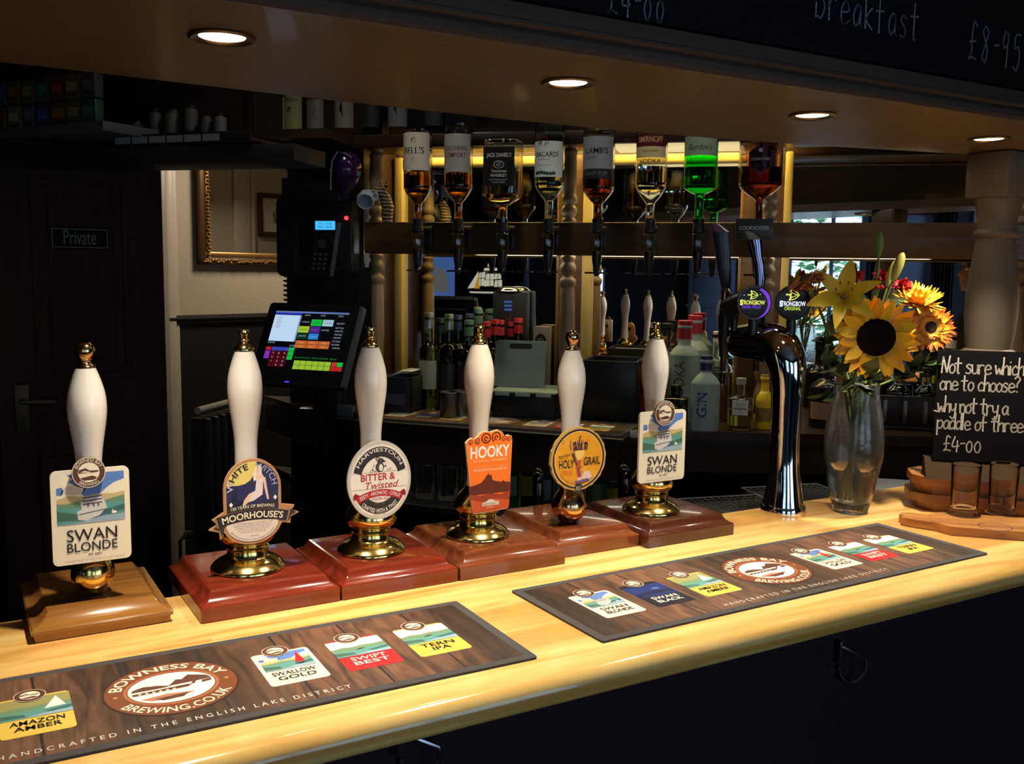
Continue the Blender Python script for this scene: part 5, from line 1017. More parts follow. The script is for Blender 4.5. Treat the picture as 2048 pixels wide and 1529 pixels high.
def bottle(name, label, loc, pr_, gm, cap=None, liq=None, inv=False, sq=0, lab=None, group=None, rotz=TH, seg=32, solid=False, cat='bottle'):
    r, h = pr_[0], pr_[1]; prof = smooth(shape(*pr_), 2) if not sq else shape(*pr_)
    t = thing(name, label, cat, loc, rotz, group); M = Matrix.Rotation(math.pi, 4, 'X') @ Matrix.Translation((0, 0, -h)) if inv else None
    mb = MB(); lathe2(mb, prof+[(0, h)] if solid else shell(prof), gm, seg, M, sq); mb.build('glass', t, angle=60)
    if liq:
        m, f0, f1 = liq; a, b = (h*(1-f1), h*(1-f0)) if inv else (h*f0, h*f1); mb = MB(); lathe2(mb, clipz(prof, a, b, .0035), m, seg, M, sq); mb.build('spirit', t, angle=60)
    if cap:
        cr, ch, cm = cap; mb = MB(); mb.lathe([(0, h-ch*.75), (cr, h-ch*.75), (cr, h+ch*.22), (cr*.92, h+ch*.25), (0, h+ch*.25)], cm, 24, M=M); mb.build('cap', t, angle=40)
    if lab:
        for nm, fn in lab:
            A = Art((lambda x, y, l: Vector((x, -r-.0004-l*LIFT, y))) if sq else wrapmap(r+(.0016 if solid else .0006), 0)); fn(A, r, h); A.build(nm, t)
    return t
def plain(m, z0, z1, w=2.0):        # a wrapped label of angular width w between two heights
    return lambda A, r, h: A.rect(-w*r/2, z0, w*r/2, z1, m, 1, 16)
def lab_text(m, z0, z1, items, w=2.0):
    def fn(A, r, h):
        A.rect(-w*r/2, z0, w*r/2, z1, m, 1, 16)
        for s, z, hh, wd, im, kw in items: A.text(s, kw.pop('x', 0) if 'x' in kw else 0, z, hh, im, 3, w=wd, **kw)
    return fn
BLK2 = ink(26, 22, 24); OFFW = ink(196, 190, 176); GREYT = ink(110, 104, 100); BUR = ink(92, 26, 34)
N0 = 3.045
def opt(u, vt, vb): 
    return None
# eight inverted bottles on the optics rail: (pixel-free) b, base height, neck end height
OPT = [((-1.105, 3.045, 1.8423)[0], (-1.1056, 3.045, 2.0638)[2]), ((-0.9657, 3.045, 1.8416)[0], (-0.9675, 3.045, 2.0766)[2]), ((-0.816, 3.045, 1.8409)[0], (-0.8185, 3.045, 2.0295)[2]), ((-0.6649, 3.045, 1.8402)[0], (-0.6693, 3.045, 2.0758)[2]),
       ((-0.5079, 3.045, 1.8394)[0], (-0.513, 3.045, 2.0509)[2]), ((-0.344, 3.045, 1.8387)[0], (-0.3503, 3.045, 2.0503)[2]), ((-0.1949, 3.045, 1.8379)[0], (-0.2021, 3.045, 2.0441)[2]), ((-0.01865, 3.045, 1.8371)[0], (-0.0267, 3.045, 2.0315)[2])]
ZN = 1.768
def zz(v): return {}
def oh(k): return OPT[k][1]-ZN
GRP = 'inverted spirit bottles on the optics rail'
def oloc(k): return BN(OPT[k][0], N0, ZN)
h = oh(0)
def L_bell(A, r, h):
    z1, z0 = h-.010, h-.130; A.rect(-1.25*r, z0, 1.25*r, z1, ink(226, 216, 196), 1, 18); A.text("BELL'S", 0, h-.078, .021, BLK2, 3, w=.072, bold=.01); A.ell(.0, h-.035, .008, .010, ink(150, 100, 50), 2); A.poly([(-.006, h-.110), (.006, h-.110), (.003, h-.088), (.010, h-.083), (-.010, h-.083), (-.004, h-.088)], ink(190, 140, 80), 2)
bottle('spirit_bottle', 'inverted whisky bottle with cream label, leftmost on the optics rail', oloc(0), (.0470, h, .0135, .42/1*0+.60, .80), GCLEAR, None, (AMBER, .02, .545), True, 0, [('label', L_bell)], GRP)
h = oh(1)
def L_sc(A, r, h):
    A.rect(-1.2*r, h-.150, 1.2*r, h-.030, ink(176, 170, 164), 1, 18); A.text('SOUTHERN', 0, h-.083, .014, BUR, 3, w=.080, bold=.01); A.text('COMFORT', 0, h-.104, .014, BUR, 3, w=.076, bold=.01); A.text('signed', .010, h-.146, .010, OFFW, 3, w=.04, shear=.3)
bottle('spirit_bottle', 'inverted amber spirit bottle with grey label and dark red lettering', oloc(1), (.0465, h, .0135, .61, .80), GCLEAR, None, (ORANGES, .02, .52), True, 0, [('label', L_sc)], GRP)
h = oh(2)
def L_jd(A, r, h):
    A.rrect(-.051, h-.150, .051, h-.028, .006, BLK2, 1); A.rrect(-.047, h-.146, .047, h-.032, .004, ink(60, 58, 56), 2); A.rrect(-.0462, h-.1452, .0462, h-.0328, .004, BLK2, 3); W_ = ink(226, 222, 212)
    A.text("JACK DANIEL'S", 0, h-.0475-.012, .012, W_, 4, arc=(.16, 90, True, 1) if 0 else None, w=.080, bold=.01); A.ring(0, h-.083, .017, .012, .9, W_, 4, n=28); A.text('OLD', 0, h-.080, .005, W_, 4, w=.012); A.text('No.7', 0, h-.088, .006, W_, 4, w=.016); A.text('Tennessee', 0, h-.107, .009, W_, 4, w=.050, shear=.2); A.text('WHISKEY', 0, h-.121, .009, W_, 4, w=.055, bold=.01); A.text('OLD TIME QUALITY', 0, h-.132, .004, W_, 4, w=.06); A.text('SOUR MASH', 0, h-.140, .004, W_, 4, w=.04)
bottle('spirit_bottle', 'inverted square whiskey bottle with black label on the optics rail', oloc(2), (.0565, h, .0150, .66, .80), GCLEAR, None, (GOLDS, .02, .335), True, 5, [('label', L_jd)], GRP, seg=40)
h = oh(3)
def L_bc(A, r, h):
    A.rect(-1.2*r, h-.168, 1.2*r, h-.058, ink(226, 234, 226), 1, 18); A.ell(-.012, h-.060, .018, .020, ink(96, 30, 32), 2); A.ell(-.012, h-.060, .011, .013, BLK2, 3); A.text('BACARDÍ', 0, h-.106, .015, BLK2, 3, w=.078, bold=.01); A.text('SUPERIOR', -.010, h-.117, .005, GREYT, 3, w=.04); A.text('ORIGINAL PREMIUM', -.010, h-.134, .004, GREYT, 3, w=.046)
    for k in range(7): A.ell(-.036+.010*k, h-.156+.002*math.sin(k), .0055, .0055, (BLK2, ink(30, 50, 90), ink(30, 80, 40))[k % 3], 3)
bottle('spirit_bottle', 'inverted clear rum bottle with white label and red roundel', oloc(3), (.0475, h, .0140, .60, .78), glass('aqua bottle glass', (.86, .98, .93)), None, (CLEARS, .02, .42), True, 0, [('label', L_bc)], GRP)
h = oh(4)
def L_lm(A, r, h):
    A.rect(-1.2*r, h-.120, 1.2*r, h-.022, ink(150, 152, 160), 1, 18); A.text("LAMB'S", 0, h-.074, .017, BLK2, 3, w=.074, bold=.012); A.text('GENUINE', -.015, h-.090, .006, BLK2, 3, w=.03); A.rect(-1.2*r, h-.150, 1.2*r, h-.120, ink(34, 36, 46), 1, 18); A.text('NAVY RUM', 0, h-.140, .012, ink(120, 116, 120), 3, w=.07)
bottle('spirit_bottle', 'inverted dark rum bottle with grey to black label', oloc(4), (.0500, h, .0145, .61, .80), GCLEAR, None, (BROWN, .02, .57), True, 0, [('label', L_lm)], GRP)
h = oh(5)
def L_sm(A, r, h):
    A.rect(-1.15*r, h-.055, 1.15*r, h-.018, BUR, 2, 16); A.text('SMIRNOFF', 0, h-.042, .017, ink(210, 180, 130), 3, w=.080, bold=.014); A.rect(-1.15*r, h-.088, 1.15*r, h-.055, ink(226, 208, 160), 1, 16); A.text('Triple Distilled', 0, h-.072, .008, BUR, 3, w=.05, shear=.3); A.text('VODKA', 0, h-.104, .012, BUR, 3, w=.070, bold=.01); A.ell(0, h-.126, .004, .006, ink(150, 50, 40), 3); A.text('Smirnoff', .008, h-.200, .013, OFFW, 3, w=.050, shear=.35); A.ell(0, h-.195, .006, .008, OFFW, 3); A.ell(0, h-.195, .003, .005, ink(150, 40, 40), 4)
bottle('spirit_bottle', 'inverted clear vodka bottle with dark red band', oloc(5), (.0485, h, .0140, .57, .80), GCLEAR, None, (CLEARS, .02, .60), True, 0, [('label', L_sm)], GRP)
h = oh(6)
def L_gd(A, r, h): A.rect(-1.2*r, h-.078, 1.2*r, h-.020, ink(150, 176, 156), 1, 16); A.text("Gordon's", 0, h-.062, .018, BLK2, 3, w=.076, shear=.25)
bottle('spirit_bottle', 'inverted bright green gin bottle on the optics rail', oloc(6), (.0510, h, .0145, .60, .70), glass('bright green glass', (.06, .70, .16)), None, (spirit('gin in green glass', (.75, .98, .80)), .02, .50), True, 0, [('label', L_gd)], GRP)
h = oh(7)
def L_cv(A, r, h):
    A.poly([(-.034, h-.100), (-.036, h-.060), (-.012, h-.045), (-.010, h-.028), (.010, h-.028), (.012, h-.045), (.036, h-.060), (.034, h-.100), (.012, h-.115), (0, h-.128), (-.012, h-.115)], ink(40, 22, 52), 2); A.text('COURVOISIER', 0, h-.084, .008, ink(150, 130, 140), 3, w=.056, bold=.01); A.ell(0, h-.055, .006, .006, ink(150, 130, 140), 3)
cvp = (.0640, h, .0130, .56, .74)
bottle('spirit_bottle', 'inverted dark round shouldered cognac bottle, rightmost on the optics rail', oloc(7), cvp, glass('cognac bottle glass', (.72, .60, .55)), None, (COGNAC, .02, .62), True, 0, [('label', L_cv)], GRP)
# optic measures clamped to the rail
proto = None
OL = ['leftmost optic measure on the rail, under the cream labelled whisky', 'optic measure under the grey labelled amber spirit', 'optic measure under the square black labelled bottle', 'optic measure under the clear rum with white label', 'optic measure under the dark rum bottle', 'optic measure under the clear vodka bottle', 'optic measure under the bright green bottle', 'optic measure under the cognac bottle, behind the small brand plate']
OL[7] = 'rightmost optic measure, under the cognac bottle'
for k in range(8):
    loc = BN(OPT[k][0], N0, 1.602)
    if proto: copy_thing(proto, loc, TH, OL[k]); continue
    t = thing('optic_measure', OL[k], 'optic', loc, TH, 'optic measures on the rail'); proto = t
    mb = MB(); mb.lathe([(0, .178), (.0165, .178), (.0180, .150), (.0195, .146), (.0195, .138), (.016, .134), (0, .134)], BLACKP, 24); mb.build('neck_cup', t, angle=40)
    mb = MB(); mb.lathe([(.0185, .134), (.0210, .128), (.0205, .085), (.016, .070), (.0150, .070), (.0190, .086), (.0195, .127), (.0175, .132)], GCLEAR, 24); mb.build('measure_chamber', t, angle=40)
    mb = MB(); mb.lathe([(0, .078), (.0165, .078), (.0150, .050), (.0115, .030), (.009, .012), (.007, .0), (0, 0)], BLACKP, 20); mb.build('valve', t, angle=40)
    mb = MB(); mb.tube([(-.036, -.006, .010), (.036, -.006, .010)], .0028, CHROME, 8); mb.tube([(-.010, -.004, .020), (0, -.006, .010), (.010, -.004, .020)], .003, CHROME, 8); mb.build('push_bar', t)
    mb = MB(); mb.box((0, .060, .150), (.030, .110, .010), BLACKP, .003); mb.box((0, .107, .120), (.026, .012, .080), BLACKP, .003); mb.build('bracket', t)
a = (-0.08325, 3.02, 1.7793); c = (0.02556, 3.02, 1.7158)
t = thing('brand_plate', 'small black plate with silver lettering hung on the optics rail', 'sign', BN((a[0]+c[0])/2, 3.005, (a[2]+c[2])/2), TH)
mb = MB(); mb.box((0, 0, 0), (c[0]-a[0], .006, a[2]-c[2]), mat('dark plate', (.018, .018, .024), .35), .001); mb.box((0, .085, 0), (.02, .165, .012), BLACKP); mb.build('plate', t)
A = Art(flatmap((0, -.0032, 0), (1, 0, 0), (0, 0, 1), (0, -1, 0))); A.text('COURVOISIER', 0, -.001, .0105, ink(170, 170, 174), 2, w=(c[0]-a[0])*.80, bold=.008); w_, h_ = (c[0]-a[0])/2, (a[2]-c[2])/2
for q in (-1, 1): A.rect(-w_, q*(h_-.0006)-.0005, w_, q*(h_-.0006)+.0005, ink(90, 90, 94), 1); A.rect(q*(w_-.0006)-.0005, -h_, q*(w_-.0006)+.0005, h_, ink(90, 90, 94), 1)
A.build('lettering', t)
a = (0.6886, 3.15, 1.7675); t = thing('notice_card', 'small grey printed notice on the optics rail right of the pillar', 'notice', BN(a[0]+.05, 3.154, a[2]-.05), TH)
mb = MB(); mb.box((0, 0, 0), (.10, .004, .10), ink(96, 92, 96)); mb.build('card', t, flat=True); A = Art(flatmap((0, -.0022, 0), (1, 0, 0), (0, 0, 1), (0, -1, 0)))
for k, s in enumerate(('BAR MEASURES', 'GIN RUM VODKA', 'WHISKY 25ML', 'OR MULTIPLES')): A.text(s, 0, .026-.020*k, .009, ink(40, 38, 42), 1, w=.085)
A.build('lettering', t)

# ---- wine bottles left of the cutting board
WG = 'wine bottles on the back counter'
CAPD, CAPS, CAPB, CAPR = mat('cap dark green', (.012, .03, .02), .3), mat('cap silver', (.30, .34, .32), .3, .6), mat('cap blue', (.03, .05, .16), .35), mat('cap red foil', (.42, .018, .035), .35)
GREENC = mat('cap pale green', (.10, .20, .15), .35)
wl = [(858, 633, 3.20, CAPS, 'first green wine bottle with cream label, front left of the wine bottles', 'w'), (880, 644, 3.30, CAPD, 'dark wine bottle behind the cream labelled one', 'd'), (898, 636, 3.24, CAPS, 'dark wine bottle with silver cap, second silver one from the left', 'd'), (916, 638, 3.36, CAPB, 'dark wine bottle with blue cap, left one of the two', 'd'), (934, 635, 3.42, CAPB, 'dark wine bottle with blue cap, right one of the two', 'd'), (938, 648, 3.22, GREENC, 'wine bottle with pale green cap and red neck foil', 'g'), (949, 624, 3.43, GREENC, 'tall wine bottle with pale green cap at the back, left one', 'd'), (984, 625, 3.44, GREENC, 'tall wine bottle with pale green cap at the back, middle one', 'd'), (1018, 632, 3.45, GREENC, 'wine bottle with pale green cap at the back right', 'd'),
      (961, 652, 3.25, CAPR, 'red capped wine bottle, leftmost of the red caps', 'r'), (975, 649, 3.29, CAPR, 'red capped wine bottle, second of the red caps', 'r'), (991, 647, 3.33, CAPR, 'red capped wine bottle, middle of the red caps', 'r'), (1007, 644, 3.37, CAPR, 'red capped wine bottle, fourth of the red caps', 'r'), (1021, 651, 3.41, CAPR, 'red capped wine bottle, rightmost of the red caps', 'r')]
WPOS = [(-1.1195, 3.2, 1.4533), (-1.1127, 3.3, 1.4297), (-1.0593, 3.24, 1.4479), (-1.0642, 3.36, 1.439), (-1.0484, 3.42, 1.4423), (-0.9796, 3.22, 1.4299), (-1.0227, 3.43, 1.4628), (-0.9585, 3.44, 1.4621), (-0.8962, 3.45, 1.4504), (-0.9467, 3.25, 1.4224), (-0.9327, 3.29, 1.426), (-0.9144, 3.33, 1.4281), (-0.8956, 3.37, 1.4321), (-0.8797, 3.41, 1.4179)]
used = []
for (u, v, n, cm, l, kd), (b, n, zt) in zip(wl, WPOS):
    h = zt-ZB
    for _ in range(40):          # settle each bottle clear of its neighbours
        for q in used:
            dx, dy = b-q[0], n-q[1]; d = math.hypot(dx, dy)
            if d < .0705: n = min(3.455, n+.006) if dy >= 0 else max(3.12, n-.006); b += .0035*(1 if dx >= 0 else -1)
    used.append((b, n))
    gm = GPALEG if kd == 'w' else GGREEN if kd in 'dg' and n < 3.3 else GDARK
    lab = [('label', plain(ink(168, 164, 140), .075, .175, 2.4))] if kd == 'w' else [('label', plain(ink(60, 52, 50), .07, .16, 2.2))]
    bottle('wine_bottle', l, BN(b, n, ZB), (.0345, h, .0135, .62, .74), gm, (.0160, .055, cm), None, False, 0, lab, WG, solid=True, seg=24)

# ---- spirits on the right half of the back counter
def stand(name, l, u_b_n, h, r, nr, sh, nk, gm, cap, liq, lab, **k): return bottle(name, l, BN(u_b_n[0], u_b_n[1], ZB), (r, h, nr, sh, nk), gm, cap, liq, False, lab=lab, group='bottles standing on the back counter', **k)
def L_gin(A, r, h): A.text('GIN', .008, .045, .032, ink(50, 62, 150), 2, w=.075, up=True, al='l'); A.text('DRY', -.014, .092, .010, ink(90, 110, 170), 2, w=.022, up=True, al='l')
stand('gin_bottle', 'frosted gin bottle with blue cap and blue upright lettering', (-0.158, 3.08, 1.1267), .222, .0455, .0165, .63, .82, GFROST, (.0185, .046, mat('cap navy', (.02, .024, .10), .4)), None, [('lettering', L_gin)], solid=True)
def L_vod(A, r, h): A.text('VODKA', .006, .06, .036, ink(120, 60, 66), 2, w=.14, up=True, al='l')
stand('vodka_bottle', 'tall frosted vodka bottle with red cap, the front one of two', (-0.241, 3.26, 1.2266), .318, .0520, .0215, .66, .80, GFROST, (.0235, .062, CAPR), None, [('lettering', L_vod)], solid=True)
stand('vodka_bottle', 'tall frosted vodka bottle with red cap, half hidden behind its twin', (-0.216, 3.385, 1.2133), .330, .0520, .0215, .66, .80, GFROST, (.0235, .062, CAPR), None, [('lettering', L_vod)], solid=True)
def L_un(A, r, h): A.rect(-.024, .050, .024, .098, ink(206, 204, 190), 1); A.text('Dry C', 0, .080, .009, BLK2, 2, w=.026); A.text('ungava', 0, .067, .010, BLK2, 2, w=.036, bold=.01)
stand('gin_bottle', 'square clear bottle with small white label and yellow spirit', (-0.04938, 3.115, 1.1271), .158, .0405, .0125, .62, .70, GCLEAR, (.0155, .020, mat('cap pale', (.34, .35, .32), .4)), (spirit('yellow gin', (.86, .82, .22)), .04, .40), [('label', L_un)], sq=6, seg=40)
stand('juice_bottle', 'small bottle of yellow juice next to the square clear bottle', (0.02428, 3.15, 1.1289), .168, .0285, .0130, .52, .74, mat('yellow juice', (.82, .58, .03), .12), (.0145, .020, mat('cap gold', (.40, .28, .08), .35)), None, [('label', plain(ink(150, 120, 60), .03, .07, 2))], solid=True)
def L_or(A, r, h): A.rect(-1.1*r, .04, 1.1*r, .15, ink(206, 90, 30), 1, 14); A.rect(-1.1*r, .09, 1.1*r, .12, ink(90, 40, 26), 2, 14)
stand('liqueur_bottle', 'orange liqueur bottle with black cap behind the last pump handle', (-0.3368, 3.22, 1.227), .300, .0430, .0155, .62, .78, glass('orange glass', (.85, .30, .06)), (.0175, .04, BLACKP), None, [('label', L_or)], solid=True)
stand('liqueur_bottle', 'amber bottle with black cap behind the orange liqueur bottle', (-0.3119, 3.38, 1.2096), .305, .0400, .0155, .62, .78, glass('amber glass', (.75, .30, .08)), (.0175, .045, BLACKP), None, [('label', plain(ink(120, 80, 50), .04, .13))], solid=True)
stand('squat_bottle', 'squat black green bottle with black stopper and grey leaf shaped label', (-0.2496, 3.09, 1.1234), .128, .0400, .0150, .72, .80, GDARK, (.0170, .034, BLACKP), None, [('label', lambda A, r, h: A.poly([(-.024, .02), (-.024, .055), (0, .078), (.024, .055), (.024, .02)], ink(120, 122, 114), 1))], solid=True, sq=6)
stand('brandy_bottle', 'clear bottle with pale cork and amber spirit behind the black tap nozzle', (-0.1323, 3.28, 1.1953), .290, .0440, .0170, .58, .74, GCLEAR, (.0175, .034, PAPER), (AMBER, .03, .42), [('label', plain(ink(90, 54, 40), .03, .10))])
def L_bk(A, r, h): A.rect(-1.2*r, .03, 1.2*r, .085, ink(150, 116, 96), 1, 14)
stand('liqueur_bottle', 'broad black liqueur bottle with pale brown label left of the vase', (0.2204, 3.255, 1.1331), .250, .0550, .0170, .50, .66, mat('black bottle', (.012, .011, .013), .18), (.0190, .05, BLACKP), None, [('label', L_bk)], solid=True)
stand('green_bottle', 'green bottle with pale top seen between the gerbera and the pillar', (0.5941, 3.34, 1.3989), .300, .0400, .0150, .60, .76, glass('lime glass', (.30, .62, .12)), (.0165, .05, PAPER), None, [('label', plain(ink(180, 176, 160), .14, .19))], solid=True)
t = thing('spirit_rack', 'black countertop rack holding coloured cordials behind the flowers', 'rack', BN((0.4881, 3.3, 1.1405)[0], 3.33, ZB), TH)
mb = MB(); mb.box((0, 0, .006), (.26, .13, .012), BLACKP, .003); mb.box((0, -.06, .06), (.26, .008, .10), BLACKP, .003)
for q in (-.126, .126): mb.box((q, 0, .06), (.008, .13, .10), BLACKP, .003)
mb.build('tray', t); mb = MB()
for k in range(4): mb = MB(); mb.box((-.09+k*.06, -.0655, .06), (.012, .004, .07), mat('rack steel', (.20, .20, .22), .3, .8), .001); mb.build('rib', t)
stand('cordial_bottle', 'clear bottle of red cordial in the black rack', ((0.4434, 3.3, 1.2681)[0], 3.33, 0), .190, .0360, .0150, .60, .76, GCLEAR, (.016, .03, BLACKP), (spirit('red cordial', (.9, .03, .03)), .03, .58), None)
stand('cordial_bottle', 'clear bottle of green cordial in the black rack', ((0.5269, 3.3, 1.2717)[0], 3.33, 0), .190, .0360, .0150, .60, .76, GCLEAR, (.016, .03, BLACKP), (spirit('green cordial', (.25, .6, .05)), .03, .56), None)
# ---- boxes, tray and board on the back counter
def crate(name, l, cat, loc, w, d, h, m, rz=TH, open_=True):
    t = thing(name, l, cat, loc, rz); mb = MB()
    mb.box((0, 0, .004), (w, d, .008), m)
    for q in (-1, 1): mb.box((q*(w/2-.004), 0, h/2), (.008, d, h), m, .0015); mb.box((0, q*(d/2-.004), h/2), (w, .008, h), m, .0015)
    mb.build('body', t); return t
a = (-1.1886, 3.1, 1.148); t = crate('napkin_holder', 'dark napkin box with white paper napkins by the till', 'box', BN(a[0], 3.13, ZB), .115, .14, .125, BOXK)
mb = MB()
for k in range(5): mb.box((-.02+.012*k, .0, .128+.004*k), (.045, .11, .0012), mat('napkin paper', (.55, .62, .58), .7), 0, Matrix.Rotation(-.5+.13*k, 3, 'Y'))
mb.build('napkins', t, flat=True); A = Art(flatmap((0, -.0705, .05), (1, 0, 0), (0, 0, 1), (0, -1, 0))); A.rect(-.035, -.018, .035, .018, ink(70, 70, 84), 1); A.build('label', t)
STB = mat('dull steel', (.16, .15, .15), .35, .9); proto = None
for u, l in (((-0.9903, 3.03, 1.1433), 'steel measuring cup on the back mat, left one'), ((-0.9593, 3.07, 1.1393), 'steel measuring cup on the back mat, right one')):
    if proto: copy_thing(proto, BN(u[0], u[1], ZB+.0034), TH, l); continue
    t = thing('steel_cup', l, 'cup', BN(u[0], u[1], ZB+.0034), TH, 'steel measuring cups'); proto = t; mb = MB(); mb.lathe([(0, 0), (.027, 0), (.028, .002), (.0305, .082), (.0315, .083), (.0305, .0845), (.0295, .083), (.027, .006), (0, .005)], STB, 32); mb.build('body', t)
a = (-0.7458, 3.1, 1.1457); t = crate('condiment_box', 'low black garnish box with pale green lid flaps on the back counter', 'box', BN(a[0], 3.16, ZB), .215, .16, .088, BOXK)
mb = MB(); mb.box((0, -.01, .092), (.225, .175, .006), GREENTRAY, .002); 
for q in (-.07, 0, .07): mb.box((q, -.098, .086), (.05, .004, .014), GREENTRAY, .001)
mb.tube([(.05, .02, .096), (.05, .02, .103), (.10, .02, .103), (.10, .02, .096)], .003, GREENTRAY, 6); mb.build('lid', t)
a = (-0.7891, 3.2, 1.2354); t = thing('cutting_board', 'grey green plastic cutting board with handle slot leaning against the gantry post', 'cutting board', BN(a[0], 3.175, ZB+.096), TH)
mb = MB(); f = lambda x, y, h: Vector((x, y*.22+h, y)); bl_ = rounded(-.090, 0, .090, .155, .010, 3); CB_ = bumpy(mat('grey green plastic', (.20, .25, .22), .5), 300, .2)
mb.prism(bl_, 0, .009, CB_, f); mb.build('board', t, angle=25)
A = Art(lambda x, y, l: Vector((x, y*.22-.0003-l*LIFT, y))); A.rrect(-.040, .128, .040, .146, .0085, BLACKM, 1); A.build('handle_slot', t)
a = (-0.4717, 3.2, 1.1081); t = crate('black_bin', 'open black plastic bin on the back counter between two pump handles', 'bin', BN(a[0], 3.23, ZB), .185, .20, .200, BLACKP)
mb = MB(); mb.box((0, -.06, .188), (.165, .05, .004), mat('grey film', (.22, .22, .25), .3)); mb.build('liner', t)
t = thing('coffee_machine', 'black coffee machine behind the wine bottles with chrome button panel', 'coffee machine', BN((-0.8995, 3.42, 1.4369)[0]+.012, 3.43, ZB), TH)
hz = (-0.9009, 3.42, 1.5406)[2]-ZB
mb = MB(); mb.box((.0, .02, hz/2), (.125, .07, hz), BLACKM, .008); mb.build('body', t); mb = MB(); mb.lathe(smooth([(0, .018), (.03, .014), (.045, .004), (.047, 0), (0, 0)], 2), CHROME, 28, (-.005, .0, hz), sy=.6); mb.build('dome', t)
A = Art(flatmap((0, -.0153, 0), (1, 0, 0), (0, 0, 1), (0, -1, 0))); 
for k in range(3): A.rrect(-.018, hz-.042-.014*k, .012, hz-.034-.014*k, .003, glow(70, 110, 190, .5), 1)
A.ring(-.003, hz-.092, .012, .012, .75, mat('chrome ring', (.5, .5, .5), .2, 1), 1, n=24); A.build('button_panel', t)
t = thing('face_box', 'grey cardboard box with a dark printed face beside the gantry post', 'box', BN((-0.7668, 3.44, 1.403)[0], 3.44, ZB), TH); mb = MB(); mb.box((0, 0, .145), (.055, .06, .29), ink(120, 112, 112), .002); mb.build('carton', t); A = Art(flatmap((0, -.0303, .24), (1, 0, 0), (0, 0, 1), (0, -1, 0))); A.ell(0, 0, .02, .024, ink(40, 34, 36), 1); A.ell(0, -.004, .012, .014, ink(110, 96, 90), 2); A.build('print', t)
a = (-0.349, 2.84, 1.1325); t = thing('mat_tag', 'small white tag at the corner of the back counter mat', 'tag', BN(a[0], 2.835, ZB), TH); mb = MB(); mb.box((0, 0, .012), (.022, .003, .024), PAPER, .001); mb.box((.012, .01, .006), (.012, .016, .01), PAPER, .001); mb.build('paper', t)
# ---- under the back counter: glasses and bottles
proto = None; gi = 0
for row, n in ((0, 3.02), (1, 3.13)):
    for k in range(5):
        l = 'upturned glass on the shelf under the back counter'
        if proto: copy_thing(proto, BN(-1.225+.085*k+.03*row, n-.045*k*.25,   .8505), TH, l); continue
        t = thing('shelf_glass', l, 'glass', BN(-1.225, n,   .8505), TH, 'upturned glasses under the back counter'); proto = t
        mb = MB(); mb.lathe([(.037, 0), (.0385, .001), (.034, .12), (.032, .128), (0, .130), (0, .124), (.0305, .122), (.0355, .001)], glass('shelf glass', (.9, .93, .95), 0, 1.42), 28); mb.build('body', t)
proto = None
BT = [(150, 196, 150), (200, 190, 70), (150, 180, 190), (170, 196, 160), (206, 180, 70)]
for k in range(7):
    b = -.755+.058*k; l = ('chilled bottle with pale round label under the back counter', 'chilled bottle with yellow label under the back counter', 'chilled bottle with pale blue label under the back counter')[k % 3]
    l = ('leftmost', 'second', 'third', 'fourth', 'fifth', 'sixth', 'rightmost')[k]+' '+l
    bottle('beer_bottle', l, BN(b, 2.955-.012*k+.03*(k % 2),   .8505), (.028, .235, .011, .55, .80), GGREEN if k % 3 != 1 else GDARK, (.0145, .012, STEEL), None, False, 0, [('label', plain(ink(*BT[k % 5]), .05, .115, 2.3)), ('neck_label', lambda A, r, h: A.ell(0, .145, .016, .012, ink(*BT[(k+2) % 5]), 1))], 'chilled bottles under the back counter', solid=True, seg=20)

# ------------------------------------------------------------------ till, phone and papers on the pier
TR = -.891; TL = .481
t = thing('till', 'touchscreen till with coloured keys tilted back on the back counter', 'till', (.989, 2.993, ZB), TR)
up = Vector((0, math.sin(TL), math.cos(TL))); nn = Vector((0, -math.cos(TL), math.sin(TL))); ctr = Vector((0, 0, 1.383-ZB))
mp = lambda x, y, h: ctr + Vector((x, 0, 0)) + up*y + nn*h
mb = MB(); mb.prism(rounded(-.168, -.152, .168, .132, .012), -.030, .0, BLACKP, mp); mb.prism(rounded(-.14, -.13, .14, .10, .02), -.065, -.03, BLACKP, mp); mb.build('housing', t, angle=30)
mb = MB(); mb.prism(rounded(.1605, -.148, .1795, .128, .006), -.024, -.002, GREYP, mp); mb.build('card_reader', t, angle=30)
mb = MB(); mb.box((.02, .18, .012), (.22, .17, .024), BLACKP, .006); mb.box((.01, .13, .085), (.10, .06, .15), BLACKP, .01); mb.box((.09, .10, .022), (.06, .02, .04), GREYP, .004); mb.build('stand', t)
A = Art(lambda x, y, l: ctr + Vector(((x-.5)*.273, 0, 0)) + up*((.5-y)*.206) + nn*(.0004+l*LIFT))
def key(x0, y0, x1, y1, c, s=.75, l=2): A.rect(x0, y1, x1, y0, glow(*c, s), l)
A.rect(-.01, 1.01, 1.01, -.01, glow(8, 9, 14, .5), 1)
key(0, 0, 1, .03, (110, 130, 190)); key(0, .03, .37, .07, (40, 50, 180)); key(0, .07, .35, .52, (190, 215, 240), 1.0); key(.35, .07, .37, .52, (140, 160, 200))
for k in range(11): A.rect(.0, .10+k*.04, .35, .102+k*.04, glow(150, 175, 205, .8), 3)
for k in range(5): A.text(('LAGER', 'CIDER PT', 'GIN', 'TONIC', 'CRISPS')[k], .04, .128+k*.04, -.022, glow(110, 130, 170, .6), 3, w=.07, al='l')
G1, W1, Y1, P1c, DG1, B1 = (24, 205, 70), (185, 215, 240), (180, 215, 60), (80, 40, 150), (20, 70, 40), (50, 140, 225)
key(.52, .13, .665, .24, G1); key(.675, .13, .82, .24, W1); key(.37, .25, .515, .36, Y1); key(.525, .25, .665, .36, P1c); key(.375, .37, .515, .47, DG1, .5); key(.53, .37, .665, .47, B1)
